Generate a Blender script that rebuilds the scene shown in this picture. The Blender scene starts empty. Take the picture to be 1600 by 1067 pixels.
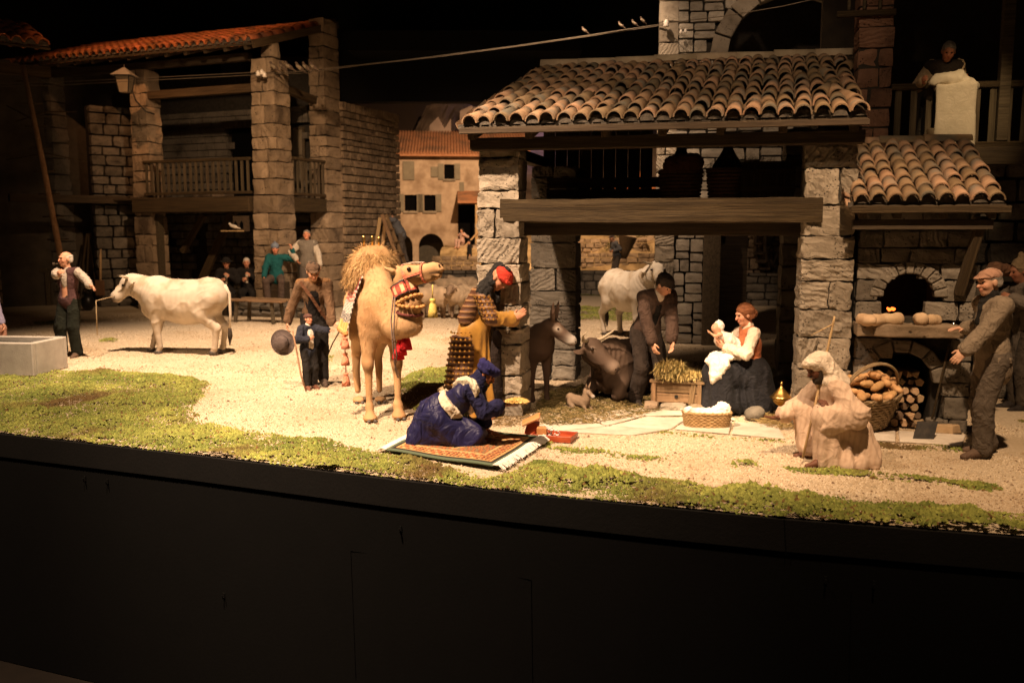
import bpy, bmesh, math, random
import numpy as np
from mathutils import Vector, Matrix, Euler
random.seed(7); RNG = np.random.default_rng(7)
S = bpy.context.scene; COL = S.collection
# ---------------------------------------------------------------- camera
FPX, CAM_H, PITCH = 1400.0, 2.07, math.atan(172.5/1400.0)
cam = bpy.data.cameras.new('camera'); cam_o = bpy.data.objects.new('camera', cam); COL.objects.link(cam_o)
cam_o.location = (0, 0, CAM_H); cam_o.rotation_euler = (math.pi/2 - PITCH, 0, 0)
cam.sensor_width = 36; cam.lens = 36*FPX/1600; cam.clip_end = 300; cam.clip_start = .05
cam.dof.use_dof = True; cam.dof.focus_distance = 9.2; cam.dof.aperture_fstop = 1.7
S.camera = cam_o
def ray(u, v):
    x, y = (u-800)/FPX, (v-533.5)/FPX; c, s = math.cos(PITCH), math.sin(PITCH)
    return Vector((x, c - y*s, -s - y*c))
def G(u, v, z=0.0):
    d = ray(u, v); t = (z-CAM_H)/d.z
    return Vector((d.x*t, d.y*t, z))
def D(u, v, Y):
    d = ray(u, v); t = Y/d.y
    return Vector((d.x*t, Y, CAM_H + d.z*t))
# ---------------------------------------------------------------- world, view, lamps
w = bpy.data.worlds.new('World'); S.world = w; w.use_nodes = True
w.node_tree.nodes['Background'].inputs[0].default_value = (1.0, .62, .36, 1); w.node_tree.nodes['Background'].inputs[1].default_value = 0.020
S.view_settings.view_transform = 'Standard'; S.view_settings.look = 'None'; S.view_settings.exposure = 0.0; S.view_settings.gamma = 1.0
S.render.engine = 'CYCLES'; S.cycles.use_denoising = True; S.cycles.max_bounces = 5; S.cycles.diffuse_bounces = 3; S.cycles.glossy_bounces = 2
S.cycles.sample_clamp_indirect = 4.0
try: S.cycles.denoiser = 'OPENIMAGEDENOISE'
except Exception: pass
WARM = (1.0, .69, .455)
def spot(name, loc, tgt, power, angle, blend=.6, col=WARM, radius=.12):
    l = bpy.data.lights.new(name, 'SPOT'); l.energy = power; l.spot_size = math.radians(angle); l.spot_blend = blend
    l.color = col; l.shadow_soft_size = radius
    o = bpy.data.objects.new(name, l); COL.objects.link(o); o.location = loc
    o.rotation_euler = (Vector(tgt)-Vector(loc)).to_track_quat('-Z', 'Y').to_euler(); return o
spot('spot_lamp_centre', (-3.4, 5.2, 9.0), (-0.7, 9.4, .2), 11300, 50, .8)
spot('spot_lamp_right', (2.0, 3.6, 9.0), (3.5, 8.6, .4), 5000, 42, .85, (1.0, .655, .385))
spot('spot_lamp_yard', (-4.2, 11.6, 10.0), (-4.9, 15.2, .2), 12000, 58, .85)
spot('spot_lamp_moss', (-6.5, 6.0, 8.0), (-4.4, 10.0, 0), 5200, 60, .9)
spot('spot_lamp_cradle', (1.0, 4.2, 5.6), (2.22, 9.65, .50), 3600, 10, .7, (1.0, .76, .48), .08)
spot('spot_lamp_backyard', (.6, 13.6, 9.0), (-.2, 21.0, .3), 6500, 74, .9)
spot('spot_lamp_village', (1.2, 26.0, 10.6), (.6, 41, 2.2), 14500, 78, .9, (1.0, .62, .34))
spot('spot_lamp_farm_roof', (-9.4, 17.0, 11.8), (-8.8, 24.2, 7.0), 2500, 50, .9, (1.0, .45, .18))
spot('spot_lamp_stable_roof', (-.5, 2.5, 9.5), (2.0, 11.2, 3.8), 1500, 34, .9, (1.0, .68, .42))
spot('spot_lamp_farm_wall', (-4.5, 15.5, 7.2), (-6.6, 23.0, 3.0), 2000, 60, .9, (1.0, .62, .34))
spot('spot_lamp_cliff', (-1.0, 46.0, 2.5), (-2.4, 56, 8.0), 1500, 80, .9, (1.0, .62, .40))
spot('spot_lamp_blue_sky', (2.5, 50, 6), (.5, 62.5, 11.5), 1500, 60, .9, (.36, .34, 1.0))
spot('spot_lamp_tower', (3.0, 12.8, 7.2), (4.5, 16.5, 4.6), 260, 64, .9)
spot('spot_lamp_balcony', (3.6, 5.2, 8.2), (5.26, 10.5, 3.45), 1700, 10.5, .9, (1.0, .68, .36), .08)
spot('spot_lamp_stable', (.2, 3.6, 5.0), (1.1, 10.6, .5), 750, 18, .9)
# ---------------------------------------------------------------- materials
MATS = {}
def mat(name, c1, c2=None, rough=.85, scale=6.0, bump=.0, bscale=None, metal=0.0, rnd=0.0, attr=False, spec=.3, emit=None, stretch=None, detail=6, c3=None, c3scale=1.2, sheen=0.0, wrinkle=0.0, wscale=9.0):
    if name in MATS: return MATS[name]
    m = bpy.data.materials.new(name); m.use_nodes = True; MATS[name] = m
    nt = m.node_tree; N = nt.nodes; L = nt.links; b = N['Principled BSDF']
    b.inputs['Roughness'].default_value = rough; b.inputs['Metallic'].default_value = metal; b.inputs['Specular IOR Level'].default_value = spec
    if sheen: b.inputs['Sheen Weight'].default_value = sheen
    tc = N.new('ShaderNodeTexCoord'); mp = N.new('ShaderNodeMapping'); L.new(tc.outputs['Object'], mp.inputs[0])
    if stretch: mp.inputs['Scale'].default_value = stretch
    if rnd:
        oi = N.new('ShaderNodeObjectInfo'); cx = N.new('ShaderNodeVectorMath'); cx.operation = 'SCALE'
        cb = N.new('ShaderNodeCombineXYZ'); cb.inputs[0].default_value = 7; cb.inputs[1].default_value = 13; cb.inputs[2].default_value = 5
        L.new(cb.outputs[0], cx.inputs[0]); L.new(oi.outputs['Random'], cx.inputs['Scale']); L.new(cx.outputs[0], mp.inputs['Location'])
    nz = N.new('ShaderNodeTexNoise'); nz.inputs['Scale'].default_value = scale; nz.inputs['Detail'].default_value = detail; nz.inputs['Roughness'].default_value = .65
    L.new(mp.outputs[0], nz.inputs['Vector'])
    rp = N.new('ShaderNodeValToRGB'); rp.color_ramp.elements[0].position = .32; rp.color_ramp.elements[1].position = .68
    rp.color_ramp.elements[0].color = (*c1, 1); rp.color_ramp.elements[1].color = (*(c2 or c1), 1); L.new(nz.outputs[0], rp.inputs[0])
    out = rp.outputs[0]
    if c3:
        n3 = N.new('ShaderNodeTexNoise'); n3.inputs['Scale'].default_value = c3scale; n3.inputs['Detail'].default_value = 4; L.new(mp.outputs[0], n3.inputs['Vector'])
        r3 = N.new('ShaderNodeValToRGB'); r3.color_ramp.elements[0].position = .5; r3.color_ramp.elements[1].position = .66; L.new(n3.outputs[0], r3.inputs[0])
        x3 = N.new('ShaderNodeMixRGB'); L.new(r3.outputs[0], x3.inputs[0]); L.new(out, x3.inputs[1]); x3.inputs[2].default_value = (*c3, 1); out = x3.outputs[0]
    if attr:
        at = N.new('ShaderNodeAttribute'); at.attribute_name = 'Col'
        mx = N.new('ShaderNodeMixRGB'); mx.blend_type = 'MULTIPLY'; mx.inputs[0].default_value = 1
        L.new(at.outputs['Color'], mx.inputs[1]); L.new(out, mx.inputs[2]); out = mx.outputs[0]
    if rnd:
        mr = N.new('ShaderNodeMapRange'); mr.inputs[3].default_value = 1-rnd; mr.inputs[4].default_value = 1+rnd; L.new(oi.outputs['Random'], mr.inputs[0])
        hs = N.new('ShaderNodeHueSaturation'); L.new(mr.outputs[0], hs.inputs['Value']); L.new(out, hs.inputs['Color']); out = hs.outputs[0]
        m2 = N.new('ShaderNodeMath'); m2.operation = 'MULTIPLY_ADD'; m2.inputs[1].default_value = -rnd*.07; m2.inputs[2].default_value = .5+rnd*.035
        L.new(oi.outputs['Random'], m2.inputs[0]); L.new(m2.outputs[0], hs.inputs['Hue'])
    L.new(out, b.inputs['Base Color'])
    if bump:
        nb = N.new('ShaderNodeTexNoise'); nb.inputs['Scale'].default_value = bscale or scale*2.5; nb.inputs['Detail'].default_value = 8; nb.inputs['Roughness'].default_value = .7
        L.new(mp.outputs[0], nb.inputs['Vector']); bp = N.new('ShaderNodeBump'); bp.inputs['Strength'].default_value = bump; bp.inputs['Distance'].default_value = .02
        L.new(nb.outputs[0], bp.inputs['Height']); L.new(bp.outputs[0], b.inputs['Normal'])
    if wrinkle:
        nw = N.new('ShaderNodeTexNoise'); nw.inputs['Scale'].default_value = wscale; nw.inputs['Detail'].default_value = 2.5; nw.inputs['Distortion'].default_value = 1.1; L.new(mp.outputs[0], nw.inputs['Vector'])
        s1 = N.new('ShaderNodeMath'); s1.operation = 'SUBTRACT'; s1.inputs[1].default_value = .5; L.new(nw.outputs[0], s1.inputs[0]); s2 = N.new('ShaderNodeMath'); s2.operation = 'ABSOLUTE'; L.new(s1.outputs[0], s2.inputs[0])
        bw = N.new('ShaderNodeBump'); bw.inputs['Strength'].default_value = wrinkle; bw.inputs['Distance'].default_value = .09; L.new(s2.outputs[0], bw.inputs['Height'])
        if bump: L.new(bp.outputs[0], bw.inputs['Normal'])
        L.new(bw.outputs[0], b.inputs['Normal'])
    if emit:
        b.inputs['Emission Color'].default_value = (*emit[0], 1); b.inputs['Emission Strength'].default_value = emit[1]
    return m
M = {}
def stone_mat(name, c1, c2, c3, rnd, pits=46, chisel=7.0, cs=.8, bs=.75):
    """hewn, pitted stone: tone patches, dark pits and slanting tool marks, shifted and turned from stone to stone"""
    m = bpy.data.materials.new(name); m.use_nodes = True; nt = m.node_tree; N = nt.nodes; L = nt.links; b = N['Principled BSDF']; b.inputs['Roughness'].default_value = .95; b.inputs['Specular IOR Level'].default_value = .15
    tc = N.new('ShaderNodeTexCoord'); oi = N.new('ShaderNodeObjectInfo'); mp = N.new('ShaderNodeMapping'); L.new(tc.outputs['Object'], mp.inputs[0])
    def mul(v, k):
        q = N.new('ShaderNodeMath'); q.operation = 'MULTIPLY'; L.new(v, q.inputs[0]); q.inputs[1].default_value = k; return q.outputs[0]
    cb = N.new('ShaderNodeCombineXYZ'); [L.new(mul(oi.outputs['Random'], k), cb.inputs[i]) for i, k in enumerate((37, 91, 53))]; L.new(cb.outputs[0], mp.inputs['Location'])
    rb = N.new('ShaderNodeCombineXYZ'); L.new(mul(oi.outputs['Random'], 29.0), rb.inputs[1]); mr = N.new('ShaderNodeMapping'); L.new(mp.outputs[0], mr.inputs[0]); L.new(rb.outputs[0], mr.inputs['Rotation'])
    def noise(sc, det=6, vec=None):
        q = N.new('ShaderNodeTexNoise'); q.inputs['Scale'].default_value = sc; q.inputs['Detail'].default_value = det; q.inputs['Roughness'].default_value = .65; L.new((vec or mp).outputs[0], q.inputs['Vector']); return q.outputs[0]
    def ramp(v, p0, p1, a0=(0, 0, 0), a1=(1, 1, 1)):
        q = N.new('ShaderNodeValToRGB'); e = q.color_ramp.elements; e[0].position, e[1].position = p0, p1; e[0].color, e[1].color = (*a0, 1), (*a1, 1); L.new(v, q.inputs[0]); return q.outputs[0]
    base = ramp(noise(4.0*cs), .3, .7, c1, c2); x = N.new('ShaderNodeMixRGB'); L.new(ramp(noise(2.0*cs, 4), .5, .68), x.inputs[0]); L.new(base, x.inputs[1]); x.inputs[2].default_value = (*c3, 1)
    vo = N.new('ShaderNodeTexVoronoi'); vo.inputs['Scale'].default_value = pits*cs; L.new(mp.outputs[0], vo.inputs['Vector']); pit = ramp(vo.outputs['Distance'], .16, .34); gate = ramp(noise(7*cs, 3), .50, .60)
    pg = N.new('ShaderNodeMixRGB'); L.new(gate, pg.inputs[0]); pg.inputs[1].default_value = (1, 1, 1, 1); L.new(pit, pg.inputs[2])
    wv = N.new('ShaderNodeTexWave'); wv.inputs['Scale'].default_value = chisel*cs; wv.inputs['Distortion'].default_value = 5.5; wv.inputs['Detail'].default_value = 3; wv.inputs['Detail Scale'].default_value = 1.6; L.new(mr.outputs[0], wv.inputs['Vector'])
    dk = N.new('ShaderNodeMixRGB'); dk.blend_type = 'MULTIPLY'; dk.inputs[0].default_value = .75; L.new(x.outputs[0], dk.inputs[1]); L.new(pg.outputs[0], dk.inputs[2])
    hs = N.new('ShaderNodeHueSaturation'); v = N.new('ShaderNodeMapRange'); v.inputs[3].default_value = 1-rnd; v.inputs[4].default_value = 1+rnd; L.new(oi.outputs['Random'], v.inputs[0]); L.new(v.outputs[0], hs.inputs['Value']); L.new(dk.outputs[0], hs.inputs['Color']); L.new(hs.outputs[0], b.inputs['Base Color'])
    g1 = mul(oi.outputs['Random'], 7.31); g2 = N.new('ShaderNodeMath'); g2.operation = 'FRACT'; L.new(g1, g2.inputs[0]); g3 = N.new('ShaderNodeMath'); g3.operation = 'GREATER_THAN'; g3.inputs[1].default_value = .58; L.new(g2.outputs[0], g3.inputs[0]); g4 = N.new('ShaderNodeMath'); g4.operation = 'MULTIPLY'; L.new(g3.outputs[0], g4.inputs[0]); L.new(wv.outputs['Fac'], g4.inputs[1]); h1 = mul(g4.outputs[0], .45); h2 = mul(noise(30*cs, 8), .8); h3 = mul(pg.outputs[0], .7); h4 = mul(noise(9*cs, 4), .9); a1 = N.new('ShaderNodeMath'); L.new(h1, a1.inputs[0]); L.new(h2, a1.inputs[1]); a2 = N.new('ShaderNodeMath'); L.new(a1.outputs[0], a2.inputs[0]); L.new(h3, a2.inputs[1]); a3 = N.new('ShaderNodeMath'); L.new(a2.outputs[0], a3.inputs[0]); L.new(h4, a3.inputs[1])
    bp = N.new('ShaderNodeBump'); bp.inputs['Strength'].default_value = bs; bp.inputs['Distance'].default_value = .022; L.new(a3.outputs[0], bp.inputs['Height']); L.new(bp.outputs[0], b.inputs['Normal'])
    MATS[name] = m; return m
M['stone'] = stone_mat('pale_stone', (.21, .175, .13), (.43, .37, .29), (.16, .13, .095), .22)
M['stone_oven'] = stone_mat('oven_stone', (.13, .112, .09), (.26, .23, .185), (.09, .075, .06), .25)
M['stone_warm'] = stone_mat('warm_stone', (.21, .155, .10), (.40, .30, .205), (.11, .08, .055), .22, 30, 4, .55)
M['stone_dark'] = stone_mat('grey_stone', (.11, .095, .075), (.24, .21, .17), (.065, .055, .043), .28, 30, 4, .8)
M['stone_pale_small'] = stone_mat('tower_stone', (.30, .26, .21), (.50, .45, .37), (.20, .17, .13), .2, 20, 3, .8)
M['stone_red'] = stone_mat('reddish_stone', (.15, .08, .052), (.29, .165, .11), (.08, .045, .033), .2)
M['mortar'] = mat('dark_mortar', (.025, .021, .016), (.05, .043, .034), 1, 14, .5)
M['tile'] = mat('clay_tile', (.22, .135, .075), (.38, .255, .15), .9, 5, .35, 40, rnd=.34, c3=(.19, .165, .125), c3scale=3.0)
M['tile_red'] = mat('red_clay_tile', (.30, .09, .035), (.48, .17, .06), .9, 5, .3, 40, rnd=.25, c3=(.16, .07, .04), c3scale=3)
M['timber'] = mat('weathered_timber', (.030, .019, .009), (.105, .070, .033), .85, 3.2, 1.0, 9, rnd=.12, stretch=(.35, 15, 15))
M['timber_dark'] = mat('dark_timber', (.035, .024, .014), (.085, .06, .036), .85, 3.2, .4, 9, rnd=.15, stretch=(.6, 9, 9))
M['timber_v'] = mat('upright_timber', (.05, .037, .022), (.13, .10, .06), .85, 3.2, .4, 9, rnd=.15, stretch=(9, 9, .6))
M['wood_pale'] = mat('pale_wood', (.42, .27, .13), (.60, .42, .22), .7, 6, .2, 20, rnd=.12, stretch=(6, 6, .8))
M['black'] = mat('black_board', (.0016, .0015, .0014), (.0022, .002, .0018), .8, 3, .1, 30, spec=.15)
M['void'] = mat('black_void', (.004, .004, .004), None, 1, 1, spec=.0)
M['iron'] = mat('dark_iron', (.03, .03, .03), (.07, .06, .05), .5, 8, .2, metal=.8)
M['brass'] = mat('brass', (.70, .43, .12), (.85, .57, .20), .28, 8, .1, metal=1.0)
M['skin'] = mat('painted_skin', (.55, .30, .19), (.64, .38, .25), .6, 9, .12, 60, spec=.35, attr=True)
M['eye'] = mat('dark_eye', (.02, .012, .008), None, .25, 5)
def cloth(name, c, c2=None, rough=.95, bump=.25, bscale=90, **k):
    c2 = c2 or tuple(min(1, x*1.35+.004) for x in c); return mat(name, c, c2, rough, k.pop('scale', 9), bump, bscale, spec=.12, sheen=.02, wrinkle=k.pop('wrinkle', .5), **k)
# ---------------------------------------------------------------- object helpers
def link(o, parent=None):
    COL.objects.link(o)
    if parent is not None: o.parent = parent
    return o
def tag(o, label, cat, group=None):
    o['label'] = label; o['category'] = cat
    if group: o['group'] = group
    return o
def empty(name, loc=(0, 0, 0), rz=0.0, label=None, cat=None, group=None):
    o = bpy.data.objects.new(name, None); o.location = loc; o.rotation_euler = (0, 0, rz); link(o); o.empty_display_size = .1
    if label: tag(o, label, cat, group)
    return o
def mobj(name, verts, faces, m, parent=None, smooth=False, col=None):
    me = bpy.data.meshes.new(name); me.from_pydata([tuple(v) for v in verts] if not isinstance(verts, np.ndarray) else verts.tolist(), [], faces if not isinstance(faces, np.ndarray) else faces.tolist())
    me.materials.append(m)
    if smooth: me.polygons.foreach_set('use_smooth', np.ones(len(me.polygons), bool))
    if col is not None:
        a = me.color_attributes.new('Col', 'FLOAT_COLOR', 'POINT'); c4 = np.ones((len(me.vertices), 4)); c4[:, :3] = col; a.data.foreach_set('color', c4.ravel())
    me.update()
    return link(bpy.data.objects.new(name, me), parent)
def inst(name, me, parent, loc, rot=(0, 0, 0), scale=(1, 1, 1)):
    o = bpy.data.objects.new(name, me); o.location = loc; o.rotation_euler = rot; o.scale = scale
    return link(o, parent)
class MB:
    def __init__(s): s.v = []; s.f = []
    def add(s, v, f):
        n = len(s.v); s.v += [tuple(p) for p in v]; s.f += [tuple(i+n for i in q) for q in f]; return s
    def box(s, c, d, rot=None):
        hx, hy, hz = d[0]/2, d[1]/2, d[2]/2
        P = [Vector((x, y, z)) for x in (-hx, hx) for y in (-hy, hy) for z in (-hz, hz)]
        if rot is not None:
            R = rot if isinstance(rot, Matrix) else Euler(rot).to_matrix(); P = [R @ p for p in P]
        return s.add([p+Vector(c) for p in P], [(0, 1, 3, 2), (4, 6, 7, 5), (0, 4, 5, 1), (2, 3, 7, 6), (0, 2, 6, 4), (1, 5, 7, 3)])
    def bar(s, a, b, w, h, up=(0, 0, 1)):
        a = Vector(a); b = Vector(b); x = (b-a); L = x.length; x.normalize(); y = Vector(up).cross(x)
        if y.length < 1e-4: y = Vector((0, 1, 0)).cross(x)
        y.normalize(); z = x.cross(y); R = Matrix((x, y, z)).transposed()
        return s.box((a+b)/2, (L, w, h), R)
    def tube(s, pts, r, n=8, cap=True):
        pts = [Vector(p) for p in pts]; rs = r if hasattr(r, '__len__') else [r]*len(pts); rings = []; pv = None; base = len(s.v)
        for i, p in enumerate(pts):
            t = (pts[min(i+1, len(pts)-1)]-pts[max(i-1, 0)]).normalized()
            a = pv if pv is not None else (Vector((0, 0, 1)) if abs(t.z) < .9 else Vector((1, 0, 0)))
            y = (a - t*a.dot(t)).normalized(); z = t.cross(y); pv = y
            for k in range(n):
                g = 2*math.pi*k/n; s.v.append(tuple(p+(y*math.cos(g)+z*math.sin(g))*rs[i]))
        for i in range(len(pts)-1):
            for k in range(n):
                k2 = (k+1) % n; s.f.append((base+i*n+k, base+i*n+k2, base+(i+1)*n+k2, base+(i+1)*n+k))
        if cap:
            s.f.append(tuple(base+k for k in reversed(range(n)))); s.f.append(tuple(base+(len(pts)-1)*n+k for k in range(n)))
        return s
    def lathe(s, prof, c=(0, 0, 0), n=20, sx=1, sy=1, capb=True, capt=True):
        base = len(s.v); c = Vector(c)
        for r, z in prof:
            for k in range(n):
                g = 2*math.pi*k/n; s.v.append((c.x+r*sx*math.cos(g), c.y+r*sy*math.sin(g), c.z+z))
        for i in range(len(prof)-1):
            for k in range(n):
                k2 = (k+1) % n; s.f.append((base+i*n+k, base+i*n+k2, base+(i+1)*n+k2, base+(i+1)*n+k))
        if capb: s.f.append(tuple(base+k for k in reversed(range(n))))
        if capt: s.f.append(tuple(base+(len(prof)-1)*n+k for k in range(n)))
        return s
    def prism(s, poly, y0, y1):
        n = len(poly); base = len(s.v)
        s.v += [(x, y0, z) for x, z in poly] + [(x, y1, z) for x, z in poly]
        s.f += [tuple(base+i for i in range(n)), tuple(base+n+i for i in reversed(range(n)))]
        for i in range(n):
            j = (i+1) % n; s.f.append((base+i, base+n+i, base+n+j, base+j))
        return s
    def build(s, name, m, parent=None, smooth=False, bevel=0, col=None):
        o = mobj(name, s.v, s.f, m, parent, smooth, col); fix(o.data)
        if bevel:
            b = o.modifiers.new('b', 'BEVEL'); b.width = bevel; b.segments = 1; b.limit_method = 'ANGLE'
        return o
def fix(me):
    bm = bmesh.new(); bm.from_mesh(me); bmesh.ops.recalc_face_normals(bm, faces=bm.faces[:]); bm.to_mesh(me); bm.free()
def sinoise(p, freq, seed, octs=3, aniso=(1, 1, 1)):
    r = np.random.default_rng(seed); out = np.zeros(len(p)); a = 1.0; q = p*np.array(aniso)
    for o in range(octs):
        for _ in range(4):
            k = r.normal(size=3); k /= np.linalg.norm(k); out += a/4*1.6*np.sin(q @ k*freq*2*math.pi + r.uniform(0, 6.28))
        a *= .5; freq *= 2.05
    return out
# rounded block with uneven faces
def stone_data(w, d, h, seed, n=3, r=.02, amp=.01, f=6.0, m=None, name='stone'):
    nx = max(2, n); t = np.linspace(-1, 1, nx+1); V = {}; vs = []; fs = []
    def vid(p):
        k = tuple(np.round(p, 5))
        if k not in V: V[k] = len(vs); vs.append(p)
        return V[k]
    for ax in range(3):
        for sg in (-1, 1):
            for i in range(nx):
                for j in range(nx):
                    q = []
                    for a, b in ((i, j), (i+1, j), (i+1, j+1), (i, j+1)):
                        p = [0, 0, 0]; p[ax] = sg; p[(ax+1) % 3] = t[a]; p[(ax+2) % 3] = t[b]; q.append(vid(tuple(p)))
                    fs.append(q if sg > 0 else q[::-1])
    P = np.array(vs, float); hd = np.array([w, d, h])/2
    e = np.sign(P)*np.abs(P)**.7  # denser near the edges
    P = e*hd; rr = min(r, min(hd)*.6); q = np.clip(P, -(hd-rr), hd-rr); dl = P-q; ln = np.linalg.norm(dl, axis=1, keepdims=True); P = q+dl/np.maximum(ln, 1e-9)*np.minimum(ln, rr)
    off = RNG.uniform(-50, 50, 3)
    P += np.stack([sinoise(P+off, f, seed+k, 2) for k in range(3)], 1)*amp
    me = bpy.data.meshes.new(name); me.from_pydata(P.tolist(), [], fs); me.materials.append(m or M['stone'])
    return me
_SV = {}
def stone_variant(m):
    k = m.name
    if k not in _SV: _SV[k] = [stone_data(1, 1, 1, 100+i, 2, .13, .035, .9, m) for i in range(10)]
    return random.choice(_SV[k])
def partition(W, H, smin, smax, rnd):
    out = []
    def rec(x, z, w, h):
        if (w > smax*1.3 or h > smax*.8 or (w*h > smax*smax*.55 and rnd.random() < .6)) and (w > smin*1.6 or h > smin*1.3):
            if w > h*1.35 and w > 2*smin*.7:
                c = w*rnd.uniform(.36, .64); rec(x, z, c, h); rec(x+c, z, w-c, h); return
            elif h > 2*smin*.55:
                c = h*rnd.uniform(.36, .64); rec(x, z, w, c); rec(x, z+c, w, h-c); return
        out.append((x, z, w, h))
    rec(0, 0, W, H); return out
def courses(W, H, ch, ln, rnd):
    out = []; z = 0; row = 0
    while z < H-.02:
        h = min(rnd.uniform(*ch), H-z)
        if H-z-h < ch[0]*.5: h = H-z
        x = 0
        while x < W-.01:
            l = rnd.uniform(*ln)*(rnd.uniform(.45, 1) if x == 0 and row % 2 else 1)
            if W-x-l < ln[0]*.5: l = W-x
            l = min(l, W-x); out.append((x, z, l, h)); x += l
        z += h; row += 1
    return out
def masonry(parent, rects, T, depth, m, gap=.012, jit=.012, skip=None, unique=0, seed=1, rr=.02, amp=.008, maxn=300, f=6.0, jamp=0):
    """rects (x,z,w,h) in the wall plane; T maps (x, y out towards -y, z) to the parent; each stone its own object"""
    rnd = random.Random(seed); R = T.to_3x3(); eul = R.to_euler(); n = 0; rest = MB()
    for (x, z, w, h) in rects:
        cx, cz = x+w/2, z+h/2
        if skip and skip(cx, cz, w, h): continue
        ww, hh = max(.02, w-gap), max(.02, h-gap); dj = rnd.uniform(-jit, jit); c = T @ Vector((cx, dj, cz))
        if n < maxn:
            if unique: o = inst('stone', stone_data(ww, depth, hh, seed*1000+n, unique, rr, amp, f, m), parent, c, eul)
            else: o = inst('stone', stone_variant(m), parent, c, eul, (ww, depth, hh))
        else: rest.box(c, (ww, depth, hh), R)
        n += 1
    if rest.v: rest.build('small_stones', m, parent)['kind'] = 'stuff'
def pillar(parent, x0, y0, wd, dp, z0, z1, m, ch=(.16, .34), seed=1, unique=6, amp=.014, batter=0.0, gap=.014, rr=.022, f=5.0, split=.55):
    """stack of blocks that go through the pillar's whole depth, so that every side shows its joints"""
    rnd = random.Random(seed); z = z0; k = 0
    core = MB().box((x0+wd/2, y0+dp/2, (z0+z1)/2), (wd*.9, dp*.9, z1-z0-.02)); core.build('mortar_core', M['mortar'], parent)
    while z < z1-.03:
        h = min(rnd.uniform(*ch), z1-z)
        if z1-z-h < ch[0]*.6: h = z1-z
        ex = batter*(1-(z-z0)/(z1-z0)); X0, W_, Y0, D_ = x0-ex/2, wd+ex, y0-ex/2, dp+ex
        parts = [(0, 1)]
        if rnd.random() < split and W_ > .3: c = rnd.uniform(.35, .68); parts = [(0, c), (c, 1)]
        for a, b in parts:
            sw = (b-a)*W_-gap; dj = rnd.uniform(-.012, .012)
            me = stone_data(sw, D_+dj, h-gap, seed*100+k, unique, rr, amp, f, m) if unique else stone_variant(m)
            inst('stone', me, parent, (X0+(a+b)/2*W_+rnd.uniform(-.006, .006), Y0+D_/2+rnd.uniform(-.008, .008), z+h/2), (0, 0, rnd.uniform(-.012, .012)), (1, 1, 1) if unique else (sw, D_+dj, h-gap)); k += 1
        z += h
# ---------------------------------------------------------------- distance-field bodies
class Field:
    def __init__(s, vox): s.vox = vox; s.p = []
    def cap(s, a, b, ra, rb=None, k=.02, op=1):
        a = np.array(a, float); b = np.array(b, float); rb = ra if rb is None else rb; R = max(ra, rb)
        def d(P):
            ba = b-a; pa = P-a; t = np.clip((pa@ba)/max(ba@ba, 1e-9), 0, 1); q = pa-t[..., None]*ba
            return np.sqrt((q*q).sum(-1))-(ra+(rb-ra)*t)
        s.p.append((d, np.minimum(a, b)-R, np.maximum(a, b)+R, k, op)); return s
    def ell(s, c, r, R=None, k=.02, op=1):
        c = np.array(c, float); r = np.array(r, float); Rm = np.eye(3) if R is None else np.array(R, float); ext = np.sqrt(((Rm*r)**2).sum(1))
        def d(P):
            q = (P-c)@Rm; k0 = np.sqrt(((q/r)**2).sum(-1)); k1 = np.sqrt(((q/(r*r))**2).sum(-1)); return k0*(k0-1)/np.maximum(k1, 1e-6)
        s.p.append((d, c-ext, c+ext, k, op)); return s
    def box(s, c, h, R=None, rad=.01, k=.01, op=1):
        c = np.array(c, float); h = np.array(h, float); Rm = np.eye(3) if R is None else np.array(R, float); ext = np.abs(Rm)@h
        def d(P):
            q = np.abs((P-c)@Rm)-(h-rad); return np.sqrt((np.maximum(q, 0)**2).sum(-1))+np.minimum(q.max(-1), 0)-rad
        s.p.append((d, c-ext, c+ext, k, op)); return s
    def chain(s, pts, rs, k=.02):
        for i in range(len(pts)-1): s.cap(pts[i], pts[i+1], rs[i], rs[i+1], k)
        return s
    def mesh(s):
        v = s.vox; lo = np.min([p[1] for p in s.p if p[4] > 0], 0)-4*v; hi = np.max([p[2] for p in s.p if p[4] > 0], 0)+4*v
        n = np.ceil((hi-lo)/v).astype(int)+1; A = np.full(n, 1e3, np.float32)
        for d, a, b, k, op in s.p:
            m = k+3*v; i0 = np.clip(((a-m-lo)/v).astype(int), 0, n-1); i1 = np.clip(np.ceil((b+m-lo)/v).astype(int)+1, 1, n)
            if (i1 <= i0).any(): continue
            ax = [lo[q]+v*np.arange(i0[q], i1[q]) for q in range(3)]; P = np.stack(np.meshgrid(*ax, indexing='ij'), -1)
            e = d(P); sl = tuple(slice(i0[q], i1[q]) for q in range(3)); c = A[sl]
            if op > 0:
                h = np.maximum(k-np.abs(c-e), 0)/max(k, 1e-6); A[sl] = np.minimum(c, e)-h*h*k*.25
            else:
                e = -e; h = np.maximum(k-np.abs(c-e), 0)/max(k, 1e-6); A[sl] = np.maximum(c, e)+h*h*k*.25
        return surface_nets(A, lo, v)
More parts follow.
